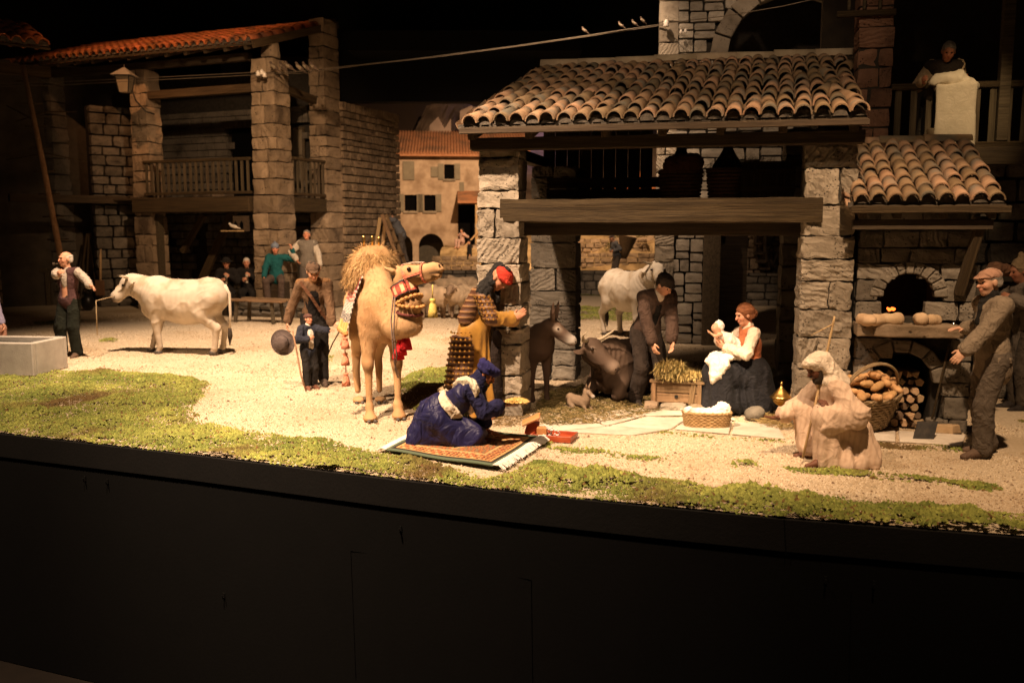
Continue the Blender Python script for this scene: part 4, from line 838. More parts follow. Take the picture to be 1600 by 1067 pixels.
def hand_field(w, d, nrm, thumb, k=1.0, curl=.5, vox=.006, spread=.12, f=None, finger=1.0):
    """w wrist, d fingers' direction, nrm back of the hand, thumb side"""
    d = unit(d); nrm = np.array(nrm, float); nrm = unit(nrm-d*(nrm@d)); s = np.cross(nrm, d); s = s*(1 if s@np.array(thumb, float) >= 0 else -1)
    f = f or Field(vox); R = np.stack([d, s, nrm], 1)
    f.cap(w-d*.05*k, w+d*.015*k, .026*k, .026*k, .01); f.ell(w+d*.055*k, (.052*k, .040*k, .017*k), R, .012)
    for i, (o, L) in enumerate(((.030, .072), (.010, .08), (-.010, .075), (-.029, .058))):
        L *= k*finger; b = w+d*.088*k+s*o*k; dd = unit(d+s*(o*spread*30*.35)); c1 = unit(dd-nrm*curl*.7); c2 = unit(dd-nrm*curl*1.8); c3 = unit(dd*.6-nrm*curl*2.2) if curl > .3 else c2
        p1 = b+c1*L*.45; p2 = p1+c2*L*.32; p3 = p2+c3*L*.25; f.cap(b-d*.01*k, p1, .0098*k, .0092*k, .003); f.cap(p1, p2, .0092*k, .0085*k, .004); f.cap(p2, p3, .0085*k, .007*k, .004)
    b = w+d*.03*k+s*.028*k; p1 = b+unit(s*.8+d*.8-nrm*.3)*.038*k; p2 = p1+unit(s*.25+d*1-nrm*(.3+curl*.6))*.034*k; f.cap(b, p1, .014*k, .011*k, .008); f.cap(p1, p2, .011*k, .0085*k, .004)
    return f
def foot(f, a, d, k, r=.042, ln=.17):
    d = unit(d); h = np.array((d[0], d[1], 0)); f.cap(a+np.array((0, 0, -.025*k)), a+d*.06*k+np.array((0, 0, -.03*k)), r*k, r*k, .03); f.cap(a+d*.05*k+np.array((0, 0, -.035*k)), a+d*ln*k+np.array((0, 0, -.045*k)), r*.95*k, r*.7*k, .03)
    f.cap(a+np.array((0, 0, -.03*k)), a-unit(h)*.045*k+np.array((0, 0, -.04*k)), r*.9*k, r*.85*k, .02)
SKIN_T = {}
def build_body(name, label, cat, g, loc, heading, vox=.014, hv=.007, tone=(1, 1, 1), hands=(None, None), bare_feet=False, group=None, thin=1.0, mouth=True):
    """continuous body mesh; hands = (dict, dict) for left and right"""
    k = g.k; f = Field(vox)
    f.ell(g.pel, np.array((.095, .15, .10))*k, np.stack([g.fwd, g.left, g.up], 1), .05); f.cap(g.pel, g.chest, .105*k, .115*k, .05); f.ell(g.chest+g.up2*.06*k, np.array((.095, .145, .15))*k, np.stack([g.fw2, g.left, g.up2], 1), .05)
    f.cap(g.sl, g.sr, .055*k, .055*k, .05); f.cap(g.chest+g.up2*.15*k, g.neck+g.up2*.03*k, .07*k, .055*k, .04)
    for a, b, c in ((g.sl, g.el, g.wl), (g.sr, g.er, g.wr)): f.cap(a, b, .048*k, .038*k, .03); f.cap(b, c, .038*k, .026*k, .03)
    for a, b, c in ((g.hpl, g.kl, g.al), (g.hpr, g.kr, g.ar)): f.cap(a, b, .075*k, .05*k, .04); f.cap(b, c, .05*k, .036*k, .03)
    foot(f, g.al, g.ftl, k, .036); foot(f, g.ar, g.ftr, k, .036)
    fl = [f, head_field(g, hv, thin=thin)]
    for (w, e, hd, sd) in ((g.wl, g.el, hands[0], 1), (g.wr, g.er, hands[1], -1)):
        hd = dict(hd or {}); d = hd.pop('d', None); d = unit(w-e) if d is None else np.array(d, float); nrm = hd.pop('n', None); nrm = g.left*sd if nrm is None else nrm; th = hd.pop('t', None); th = g.fw2 if th is None else th
        fl.append(hand_field(w, d, nrm, th, k, vox=min(hv, .007), **hd))
    def col(V):
        c = np.ones((len(V), 3))*np.array(tone); q = (V-g.hc)@g.HR/k
        lips = np.exp(-(((q[:, 0]-.095)/.03)**2+(q[:, 1]/.026)**2+((q[:, 2]+.057)/.013)**2)); ch = np.exp(-(((q[:, 0]-.08)/.05)**2+((np.abs(q[:, 1])-.04)/.025)**2+((q[:, 2]+.02)/.03)**2)); n_ = np.exp(-(((q[:, 0]-.12)/.03)**2+(q[:, 1]/.02)**2+((q[:, 2]+.02)/.02)**2))
        c *= 1-lips[:, None]*np.array([[.15, .5, .45]])-ch[:, None]*np.array([[.0, .18, .2]])-n_[:, None]*np.array([[0, .15, .15]]); return c
    o = fobj(name, fl, M['skin'], None, 1, None, col); o.location = loc; o.rotation_euler = (0, 0, math.radians(heading)); tag(o, label, cat, group)
    for s in (1, -1):
        e = MB(); e.lathe([(0.0001, -.009*k), (.008*k, -.006*k), (.0105*k, 0), (.008*k, .006*k), (.0001, .009*k)], (0, 0, 0), 8, capb=False, capt=False); eo = e.build('eye', M['eye'], o, True); eo.location = g.H((.083, s*.031, .012))
    return o
def torso(f, g, e=.02, hem=.0, arms=True, shoulders=True, kk=.05, belly=0, cuff=.0):
    k = g.k; R = np.stack([g.fwd, g.left, g.up], 1); R2 = np.stack([g.fw2, g.left, g.up2], 1)
    f.ell(g.pel+g.up*.05*k+g.fwd*belly*.3*k, np.array((.10+e+belly*.5, .150+e, .12+e))*k, R, kk); f.cap(g.pel+g.up*.05*k, g.chest, (.112+e+belly*.4)*k, (.115+e+belly*.2)*k, kk); f.ell(g.chest+g.up2*.05*k, np.array((.105+e, .155+e, .16+e))*k, R2, kk)
    if shoulders: f.cap(g.sl-g.left*.01*k, g.sr+g.left*.01*k, (.058+e)*k, (.058+e)*k, kk)
    if hem: f.ell(g.pel-g.up*hem*.5*k, np.array((.115+e+belly*.4, .16+e, .10+hem*.5))*k, R, kk)
    if arms: sleeves(f, g, e, cuff=cuff)
    return f
def sleeves(f, g, e=.02, upto=.93, cuff=0.0, which=(1, 1), r=(.056, .048, .040)):
    k = g.k
    for on, a, b, c in ((which[0], g.sl, g.el, g.wl), (which[1], g.sr, g.er, g.wr)):
        if not on: continue
        f.cap(a, b, (r[0]+e)*k, (r[1]+e)*k, .03); f.cap(b, b+(c-b)*upto, (r[1]+e)*k, (r[2]+e+cuff)*k, .02)
    return f
def legs(f, g, e=.02, upto=.94, r=(.085, .062, .058)):
    k = g.k; R = np.stack([g.fwd, g.left, g.up], 1)
    f.ell(g.pel, np.array((.105+e, .152+e, .12+e))*k, R, .05)
    for a, b, c in ((g.hpl, g.kl, g.al), (g.hpr, g.kr, g.ar)): f.cap(a, b, (r[0]+e)*k, (r[1]+e)*k, .035); f.cap(b, b+(c-b)*upto, (r[1]+e)*k, (r[2]+e)*k, .03)
    return f
def folds(seed, amp=.008, f=3.0, an=(1, 1, .45)):
    """creased cloth: sharp ridges with soft hollows, and a finer crumple on top"""
    def fn(V):
        a = sinoise(V, f*.75, seed, 2, an); b = sinoise(V, f*1.7, seed+9, 2, an); c = sinoise(V, f*4.2, seed+5, 1)
        return amp*(1.1*(np.clip(1-np.abs(a)*1.6, -.6, 1)**3*1.6-.35)+.55*(np.clip(1-np.abs(b)*1.7, -.5, 1)**3*1.4-.3)+.22*c)
    return fn
def shoes(g, m, o, r=.046, ln=.19):
    for a, d in ((g.al, g.ftl), (g.ar, g.ftr)):
        f = Field(.012); foot(f, a, d, g.k, r, ln); f.cap(a, a+np.array((0, 0, .03*g.k)), .05*g.k, .05*g.k, .02); fobj('shoe', f, m, o, 1)
def hat_cap(g, m, o, name='cap', peak=True, tilt=0, c=(-.012, 0, .06), r=(.108, .09, .07), lowcut=.032, pk=(.085, 0, .058)):
    k = g.k; f = Field(.009); f.ell(g.H(c), np.array(r)*k, g.HR, .02); f.box(g.H((0, 0, lowcut-.12)), np.array((.2, .2, .12))*k, g.HR, .005, .006, -1)
    if peak: f.ell(g.H(pk), np.array((.055, .065, .012))*k, g.HR, .012)
    return fobj(name, f, m, o, 1, folds(5, .003, 6))
def hair(g, m, o, back=True, lowz=-.06, name='hair', bald=False, volume=0, seed=3):
    k = g.k; f = Field(.008)
    f.ell(g.H((-.022, 0, .036)), np.array((.102+volume, .084+volume, .096+volume))*k, g.HR, .02); f.ell(g.H((-.05, 0, -.02)), np.array((.065+volume, .078+volume, .075+volume))*k, g.HR, .02)
    f.ell(g.H((.10, 0, -.045)), np.array((.085, .088, .105))*k, g.HR, .02, -1); f.box(g.H((0, 0, lowz-.15)), np.array((.3, .3, .15))*k, g.HR, .01, .01, -1)
    if bald: f.ell(g.H((.01, 0, .10)), np.array((.125, .075, .115))*k, g.HR, .02, -1)
    return fobj(name, f, m, o, 1, lambda V: .004*k*sinoise(V, 14/k, seed, 2, (.5, 1, 1)))
def beard(g, m, o, ln=.06, name='beard', stache=True):
    k = g.k; f = Field(.007); f.ell(g.H((.055, 0, -.088-ln*.3)), np.array((.05, .05, .04+ln*.5))*k, g.HR, .02)
    for s in (1, -1): f.cap(g.H((.02, s*.064, -.02)), g.H((.05, s*.04, -.09)), .014*k, .022*k, .015)
    f.ell(g.H((.095, 0, -.057)), np.array((.03, .024, .012))*k, g.HR, .006, -1)
    if stache: f.cap(g.H((.098, -.03, -.05)), g.H((.104, 0, -.038)), .007*k, .009*k, .008); f.cap(g.H((.098, .03, -.05)), g.H((.104, 0, -.038)), .007*k, .009*k, .008)
    return fobj(name, f, m, o, 1, lambda V: .003*k*sinoise(V, 20/k, 4, 2, (1, 1, .4)))
def brows(g, m, o):
    k = g.k
    for s in (1, -1): MB().tube([g.H((.092, s*.014, .030)), g.H((.090, s*.03, .036)), g.H((.075, s*.05, .030))], [.004*k, .005*k, .003*k], 5).build('eyebrow', m, o, True)
def strip_part(name, pts, w, m, o, th=.006, nrm=None):
    """flat band along points, standing off along nrm"""
    mb = MB(); P = [Vector(p) for p in pts]; L = []
    for i, p in enumerate(P):
        t = (P[min(i+1, len(P)-1)]-P[max(i-1, 0)]).normalized(); nn = Vector(nrm[i] if nrm is not None and hasattr(nrm[0], '__len__') else (nrm or (1, 0, 0))).normalized(); s = t.cross(nn).normalized()*w/2; L.append((p-s, p+s, p+s+nn*th, p-s+nn*th))
    for a, b in zip(L[:-1], L[1:]):
        k = len(mb.v); mb.v += [tuple(q) for q in a]+[tuple(q) for q in b]; mb.f += [tuple(k+i for i in q) for q in ((0, 4, 5, 1), (1, 5, 6, 2), (2, 6, 7, 3), (3, 7, 4, 0))]
    k = len(mb.v); mb.f += [(0, 1, 2, 3), (k-1, k-2, k-3, k-4)]
    return mb.build(name, m, o)
def LW(world, base, heading, k=1.0):
    d = Vector(world)-Vector(base); a = math.radians(-heading); return np.array((d.x*math.cos(a)-d.y*math.sin(a), d.x*math.sin(a)+d.y*math.cos(a), d.z))/k
HB = lambda n_, c: cloth(n_, c, bump=.6, bscale=70)
grey_hair = mat('grey_hair', (.20, .17, .14), (.36, .32, .27), .9, 25, .5, 60); dark_hair = mat('dark_hair', (.02, .014, .01), (.05, .035, .022), .8, 25, .5, 60); auburn = mat('auburn_hair', (.13, .045, .018), (.26, .10, .04), .75, 25, .6, 60)
shirt_w = cloth('white_shirt', (.52, .45, .36)); 
# ---------------------------------------------------------------- baker
B = G(1541, 710); hd = 183
g = Fig(1.7, lean=4, hp=8, hy=4, hl=LW(D(1503, 553, 7.93), B, hd), hr_=LW(D(1507, 512, 8.65), B, hd), el=(-.6, .3, -.6), er=(-.5, -.3, -.7), fl=(.10, .09, .08), fr=(-.06, -.10, .08))
bk_ = build_body('person', 'baker in flat cap, black scarf and grey tweed jacket beside the oven', 'person', g, B, hd, .014, .0065, (.95, .95, .95), ({'d': (.75, .25, -.62), 'n': (.3, .9, .3), 'curl': .35}, {'d': (1, 0, -.05), 'n': (0, 0, 1), 't': (0, 1, 0), 'curl': .25}))
tw = cloth('tweed', (.19, .148, .105), (.27, .215, .155), bscale=130, bump=.5)
f = torso(Field(.013), g, .028, .20, cuff=.004); fobj('jacket', f, tw, bk_, 2, folds(3, .007, 2.4, (1, 1, .8)))
f = legs(Field(.013), g, .022, .99, (.088, .07, .068)); fobj('trousers', f, cloth('brown_trousers', (.085, .068, .052)), bk_, 2, folds(4, .007, 2.2, (1, 1, .9)))
k = 1; f = Field(.01); f.cap(g.neck-g.up2*.03+g.fw2*.02, g.neck+g.up2*.05+g.fw2*.015, .09, .075, .02); f.cap(g.neck+g.fw2*.07-g.up2*.02, g.chest+g.fw2*.13+g.up2*.02, .045, .04, .02); fobj('scarf', f, cloth('black_scarf', (.012, .011, .010)), bk_, 1, folds(7, .006, 5))
hair(g, grey_hair, bk_, lowz=-.05); hat_cap(g, cloth('tan_cap', (.30, .17, .115)), bk_, 'cap'); brows(g, grey_hair, bk_); shoes(g, cloth('brown_leather', (.10, .065, .045), rough=.6, bump=.1), bk_)
# pocket flap
p = g.pel+g.left*.185-g.up*.02; MB().box(tuple(p), (.13, .012, .05)).build('pocket_flap', tw, bk_, bevel=.004)
# ---------------------------------------------------------------- seated mother
B = G(1172, 644); hd = 187
g = Fig(1.64, pel=(0, 0, .50), lean=6, hp=16, hy=6, hl=(.36, .10, .80), hr_=(.38, -.06, .86), el=(-.2, .7, -.7), er=(-.2, -.7, -.7), fl=(.47, .12, .07), fr=(.44, -.10, .07), kl=(1, .1, .6), kr=(1, -.1, .6))
ma = build_body('person', 'seated woman in rust waistcoat and dark skirt holding the swaddled baby', 'person', g, B, hd, .014, .0065, (1.0, .92, .9), ({'d': (.6, -.5, .2), 'n': (.3, .6, -.7), 't': (0, 0, 1), 'curl': .6}, {'d': (.5, .6, .1), 'n': (.6, -.5, -.5), 't': (0, 0, 1), 'curl': .6}))
f = Field(.013); f.ell(g.pel+(0, 0, .04), (.17, .20, .13), None, .06); f.cap(g.pel+(0, 0, -.03), (g.kl+g.kr)/2+(-.02, 0, -.01), .19, .175, .08)
for a, b in ((g.kl, g.al), (g.kr, g.ar)): f.cap(a, b+np.array((-.05, 0, .02)), .125, .17, .08)
f.cap(g.pel+(-.03, 0, -.1), g.pel+(-.08, 0, -.38), .2, .22, .08); f.cap(g.pel+(-.08, 0, -.36), ((g.al+g.ar)/2+np.array((-.08, 0, .05))), .17, .19, .08)
f.box((.1, 0, -.15), (1.2, 1.2, .155), None, .01, .01, -1)
def skf(V):
    a = np.arctan2(V[:, 1], V[:, 0]-.12); w_ = np.clip((.52-V[:, 2])/.4, 0, 1); return .024*w_*(1-2*np.abs(np.sin(a*7.5+1.2*np.sin(V[:, 2]*5)+V[:, 0]*3))**1.3)+.008*sinoise(V, 3, 6, 2, (1, 1, .4))
fobj('skirt', f, cloth('charcoal_skirt', (.014, .0135, .016), (.024, .023, .026), bscale=140), ma, 2, skf)
f = torso(Field(.012), g, .012, .0, False); f.box(tuple(g.pel-g.up*.20), (.4, .4, .17), np.stack([g.fwd, g.left, g.up], 1), .01, .01, -1); fobj('waistcoat', f, cloth('rust_waistcoat', (.42, .13, .055), (.52, .18, .08)), ma, 2, folds(8, .004, 5))
f = sleeves(Field(.012), g, .022, .9, .008); f.cap(g.neck-g.up2*.02, g.neck+g.up2*.03, .068, .06, .02); fobj('blouse', f, cloth('cream_blouse', (.60, .48, .36), (.72, .60, .48)), ma, 2, folds(9, .009, 4))
hair(g, auburn, ma, volume=.012, lowz=-.07); f = Field(.009); f.ell(g.H((-.10, 0, -.015)), (.06, .06, .055), g.HR, .02); fobj('hair_bun', f, auburn, ma, 1, lambda V: .004*sinoise(V, 16, 3, 2))
f = Field(.012); f.ell((.30, .02, .665), (.19, .17, .05), None, .05); f.ell((.46, .08, .61), (.11, .14, .05), None, .05); f.cap((.50, .16, .57), (.53, .20, .40), .07, .035, .06); f.cap((.40, .20, .58), (.50, .21, .46), .07, .05, .06)
fobj('apron', f, cloth('white_apron', (.62, .55, .46)), ma, 2, folds(12, .012, 3.5, (1, 1, .4)))
f = Field(.012); foot(f, g.al+np.array((0, 0, .005)), g.ftl, 1, .05, .19); fobj('shoe', f, cloth('brown_leather', (.1, .065, .045)), ma, 1)
# ---------------------------------------------------------------- baby
bb = LW
P0 = Vector(B); R_ = Matrix.Rotation(math.radians(hd), 3, 'Z'); W3 = lambda q: P0+R_ @ Vector(q)
f = Field(.007); f.ell((0, 0, 0), (.058, .052, .06), None, .01); f.ell((.045, 0, -.005), (.02, .03, .035), None, .02); f.cap((.062, 0, 0), (.066, 0, -.008), .006, .008, .008); f.cap((-.02, 0, -.05), (-.12, 0, -.12), .045, .06, .03); f.cap((-.12, 0, -.12), (-.30, 0, -.19), .06, .05, .03)
f.cap((-.03, .05, -.07), (.06, .075, -.09), .02, .016, .015); f.cap((.06, .075, -.09), (.12, .06, -.06), .016, .012, .012); f.ell((.135, .06, -.05), (.016, .014, .014), None, .01)
for k_ in (-1, 0, 1): f.cap((.14, .06+k_*.008, -.045), (.158, .06+k_*.012, -.03), .005, .004, .002)
by = fobj('baby', f, M['skin'], None, 1, None, lambda V: np.ones((len(V), 3))*1.05); by.location = W3((.43, .02, .985)); by.rotation_euler = (0, math.radians(-6), math.radians(hd+12)); tag(by, 'swaddled baby in bright white cloth on the seated woman lap', 'baby')
f = Field(.009); f.cap((-.05, 0, -.07), (-.16, .0, -.13), .06, .08, .03); f.cap((-.16, 0, -.13), (-.34, 0, -.20), .08, .07, .03); f.ell((-.03, 0, .02), (.062, .062, .062), None, .02); f.ell((.05, 0, -.01), (.06, .05, .06), None, .01, -1); f.cap((-.30, .02, -.2), (-.26, .08, -.32), .06, .05, .03)
fobj('swaddling_cloth', f, mat('white_linen', (.80, .76, .70), (.86, .83, .78), .9, 10, .2, 60), by, 2, folds(2, .009, 5))
for s in (1, -1):
    e = MB(); e.lathe([(0.0001, -.004), (.004, 0), (.0001, .004)], (0, 0, 0), 6, capb=False, capt=False).build('eye', M['eye'], by, True).location = (.06, s*.02, .012)
# ---------------------------------------------------------------- man bending over the manger
B = G(1014, 634); hd = -66
g = Fig(1.7, pel=(-.10, 0, .90), lean=24, curve=12, hp=10, hy=14, hl=LW(D(1052, 580, 10.15), B, hd), hr_=LW(D(1028, 582, 10.1), B, hd), el=(-.2, .8, -.1), er=(-.2, -.8, -.1), fl=(.10, .12, .08), fr=(-.12, -.12, .08))
jo = build_body('person', 'dark suited man in a brown cap bending to lay hay in the manger', 'person', g, B, hd, .014, .0065, (.92, .88, .85), ({'d': (.3, -.1, -.9), 'curl': .5}, {'d': (.3, .1, -.9), 'curl': .5}))
bj = cloth('dark_brown_jacket', (.050, .031, .023), (.075, .048, .036))
f = torso(Field(.013), g, .026, .18, cuff=.006); f.box(tuple(g.chest+g.fw2*.16+g.up2*.06), (.06, .045, .20), np.stack([g.fw2, g.left, g.up2], 1), .01, .02, -1); fobj('jacket', f, bj, jo, 2, folds(31, .008, 2.4))
f = torso(Field(.012), g, .006, .0, False, False); fobj('waistcoat', f, cloth('black_waistcoat', (.012, .010, .009)), jo, 1)
f = legs(Field(.013), g, .026); fobj('trousers', f, cloth('dark_trousers', (.026, .019, .015)), jo, 2, folds(32, .007, 2.2)); shoes(g, cloth('black_leather', (.018, .014, .012), rough=.5), jo)
f = Field(.01); f.cap(g.neck-g.up2*.02+g.fw2*.03, g.neck+g.up2*.03+g.fw2*.01, .068, .06, .02); fobj('shirt_collar', f, shirt_w, jo, 1)
hair(g, dark_hair, jo, lowz=-.03); hat_cap(g, cloth('dark_brown_cap', (.035, .025, .018)), jo, 'cap', r=(.11, .095, .075)); brows(g, dark_hair, jo); beard(g, dark_hair, jo, 0, 'moustache') if False else None
# ---------------------------------------------------------------- king with red turban
B = G(752, 650); hd = -20
g = Fig(1.72, pel=(-.08, 0, .94), lean=14, curve=16, hp=22, hy=-14, hl=(.40, .005, 1.10), hr_=(.40, -.045, 1.10), el=(-.1, .5, -.8), er=(-.1, -.5, -.8))
rk = build_body('person', 'praying king in golden robe, studded cape, black fur collar and red turban', 'person', g, B, hd, .014, .0065, (.82, .68, .6), ({'d': (.8, -.05, .62), 'n': (0, 1, 0), 't': (-.5, 0, .8), 'curl': .1}, {'d': (.8, .05, .62), 'n': (0, -1, 0), 't': (-.5, 0, .8), 'curl': .1}))
gold = mat('golden_satin', (.30, .145, .022), (.45, .24, .042), .42, 5, .1, 30, spec=.4, sheen=.2)
f = torso(Field(.013), g, .02, .1, False); f.cap(g.pel, (-.02, 0, .15), .17, .23, .08); f.cap((-.04, 0, .2), (-.03, 0, .04), .23, .25, .05); f.box((0, 0, -.15), (1, 1, .16), None, .01, .01, -1)
fobj('robe', f, gold, rk, 2, lambda V: .018*np.clip((1.0-V[:, 2])/.6, 0, 1)*np.sin(np.arctan2(V[:, 1], V[:, 0])*12+2*np.sin(V[:, 2]*5))+.006*sinoise(V, 3, 4, 2, (1, 1, .4)))
f = Field(.012)
for a, b, c in ((g.sl, g.el, g.wl), (g.sr, g.er, g.wr)): f.cap(a, b, .08, .085, .03); f.cap(b, b+(c-b)*.86, .08, .075, .02); f.cap(b+(c-b)*.5, b+(c-b)*.86-np.array((0, 0, .02)), .06, .075, .02)
fobj('robe_sleeves', f, gold, rk, 2, folds(14, .010, 4))
# studded cape: shell over back, right upper arm and skirt
sm = bpy.data.materials.new('studded_leather'); sm.use_nodes = True; nt = sm.node_tree; bs = nt.nodes['Principled BSDF']; tc = nt.nodes.new('ShaderNodeTexCoord'); sp = nt.nodes.new('ShaderNodeSeparateXYZ'); nt.links.new(tc.outputs['Object'], sp.inputs[0])
wv = nt.nodes.new('ShaderNodeMath'); wv.operation = 'MULTIPLY'; wv.inputs[1].default_value = 2*math.pi/.062; nt.links.new(sp.outputs[2], wv.inputs[0]); sn = nt.nodes.new('ShaderNodeMath'); sn.operation = 'SINE'; nt.links.new(wv.outputs[0], sn.inputs[0])
rp = nt.nodes.new('ShaderNodeValToRGB'); e_ = rp.color_ramp.elements; e_[0].position = .25; e_[0].color = (.075, .03, .014, 1); e_[1].position = .75; e_[1].color = (.26, .14, .06, 1); nt.links.new(sn.outputs[0], rp.inputs[0]); nt.links.new(rp.outputs[0], bs.inputs[0]); bs.inputs['Roughness'].default_value = .6
bd = lambda V: .0035*np.sin(V[:, 2]*2*math.pi/.062)
f = Field(.011); f.cap(g.chest+g.up2*.12-g.left*.12-g.fw2*.05, g.chest-g.up*.15-g.left*.12-g.fwd*.08, .09, .10, .04); f.cap(g.chest+g.up2*.10-g.fw2*.06, g.chest-g.up*.10-g.fwd*.07, .10, .10, .04); f.cap(g.sr, g.er, .086, .092, .03); f.cap(g.sl, g.el, .086, .092, .03)
cp = fobj('studded_cape', f, sm, rk, 2, bd)
f = Field(.011); f.cap((-.15, -.08, .92), (-.20, -.10, .16), .16, .21, .05); f.box((0, 0, -.05), (1, 1, .16), None, .01, .01, -1); f.box((0, 0, 1.04), (1, 1, .12), None, .01, .01, -1); cp2 = fobj('studded_skirt', f, sm, rk, 2, bd)
sg = MB()
for zi in range(13):
    for an in np.linspace(-2.9, -.9, 8):
        z = .22+zi*.062; rr = .21-.05*(z-.16)/.76+.010; cx, cy = -.20+.05*(z-.16)/.76, -.10+.02*(z-.16)/.76; sg.box((cx+rr*math.cos(an), cy+rr*math.sin(an), z-.008), (.018, .018, .018), (.3, .5, an))
for zi in range(7):
    q = g.sr+(g.er-g.sr)*(.12+zi*.15)
    for an in np.linspace(-2.6, -.5, 5): sg.box((q[0]+.094*math.cos(an), q[1]+.094*math.sin(an), q[2]), (.018, .018, .018), (.3, .5, an))
so_ = sg.build('gold_studs', M['brass'], cp2); so_['kind'] = 'stuff'
fur = mat('black_fur', (.010, .009, .008), (.035, .032, .03), .95, 30, .9, 60)
f = Field(.011); f.cap(g.sl+g.up2*.03, g.sr+g.up2*.03, .085, .085, .03); f.cap(g.neck+g.fw2*.03, g.chest+g.fw2*.14+g.up2*.04, .10, .085, .04); f.cap(g.neck-g.fw2*.03, g.neck+g.up2*.06-g.fw2*.03, .10, .08, .03); f.cap(g.sr+g.up2*.0+g.fw2*.05, g.chest-g.left*.10+g.fw2*.10, .07, .07, .03); f.ell(g.H((.09, 0, -.05)), (.09, .07, .1), g.HR, .01, -1)
fobj('fur_collar', f, fur, rk, 1, lambda V: .008*sinoise(V, 18, 5, 2))
f = Field(.010); f.ell(g.H((.01, 0, .085)), (.115, .10, .075), g.HR, .02); f.ell(g.H((.05, 0, .055)), (.10, .10, .04), g.HR, .02); f.ell(g.H((.09, 0, -.03)), (.06, .07, .055), g.HR, .01, -1); fobj('turban', f, cloth('red_turban', (.42, .035, .022), (.55, .06, .035)), rk, 1, folds(9, .005, 5, (1, .4, 1)))
f = Field(.010); f.cap(g.H((-.10, 0, .08)), g.H((-.08, 0, -.06)), .055, .06, .02); f.cap(g.H((-.10, -.02, .11)), g.H((.04, -.03, .165)), .035, .018, .02); f.cap(g.H((-.08, 0, .0)), g.H((.0, -.075, -.07)), .05, .04, .02); fobj('fur_wrap', f, fur, rk, 1, lambda V: .006*sinoise(V, 20, 6, 2))
f = Field(.010); f.cap((.20, -.02, .92), (.16, .0, .06), .05, .09, .03); fobj('under_robe', f, cloth('dark_under_robe', (.02, .014, .012)), rk, 2, folds(6, .008, 4, (1, 1, .2)))
f = Field(.010); f.box(tuple(g.chest-g.up*.12-g.fwd*.125), (.03, .10, .07), np.stack([g.fwd, g.left, g.up], 1), .02); fobj('red_sash', f, cloth('red_sash', (.30, .02, .02)), rk, 1)
# ---------------------------------------------------------------- kneeling blue king
B = G(716, 697); hd = -4
g = Fig(1.7, pel=(-.19, 0, .36), lean=52, curve=-8, hp=-18, hy=-16, hl=(.32, .13, .10), hr_=(.505, -.06, .485), el=(.2, .8, .2), er=(-.1, -.6, -.8), fl=(-.40, .13, .09), fr=(-.36, -.12, .09), kl=(1, .15, -.2), kr=(1, -.15, -.2), ftl=(-.9, .1, -.35), ftr=(-.9, -.1, -.35))
bk2 = build_body('person', 'kneeling king in deep blue robe and turban offering a plate', 'person', g, B, hd, .014, .0065, (.62, .42, .32), ({'d': (.9, .1, -.25), 'n': (0, 0, 1), 't': (0, -1, 0), 'curl': .1}, {'d': (1, .0, .05), 'n': (0, 0, -1), 't': (0, 1, 0), 'curl': -.12}))
blue = mat('blue_satin', (.006, .0058, .038), (.012, .011, .064), .5, 4, .1, 40, spec=.3, sheen=.05, wrinkle=.55, wscale=4.5); navy = cloth('navy_cloth', (.012, .012, .040), (.022, .022, .065))
f = torso(Field(.013), g, .035, .05, False); f.ell((-.22, 0, .36), (.20, .24, .24), None, .08); f.cap((-.18, -.1, .28), (.19, -.13, .14), .17, .13, .07); f.cap((-.18, .1, .28), (.19, .13, .14), .17, .13, .07); f.cap((-.30, 0, .30), (-.38, 0, .14), .19, .18, .06); f.cap((-.35, -.12, .12), (.18, -.15, .09), .12, .12, .05); f.cap((-.35, .12, .12), (.18, .15, .09), .12, .12, .05); f.box((0, 0, -.15), (1, 1, .165), None, .01, .01, -1)
fobj('robe', f, blue, bk2, 2, lambda V: .024*(1-2*np.abs(np.sin(np.arctan2(V[:, 1]*1.2, V[:, 2]-.1)*4.2+V[:, 0]*7+2.2*sinoise(V, .8, 3, 1)))**1.4)*np.clip((.66-V[:, 2])/.3, .2, 1)+.010*sinoise(V, 3.5, 12, 2))
f = Field(.013); f.cap((-.36, -.1, .42), (-.46, -.12, .08), .08, .11, .05); f.cap((-.36, .1, .42), (-.46, .12, .08), .08, .11, .05); f.box((0, 0, -.16), (1, 1, .165), None, .01, .01, -1); fobj('robe_hem', f, blue, bk2, 2, folds(21, .016, 3.5, (1, 1, .3)))
f = sleeves(Field(.012), g, .035, .66, .012); fobj('robe_sleeves', f, navy, bk2, 2, folds(15, .011, 4))
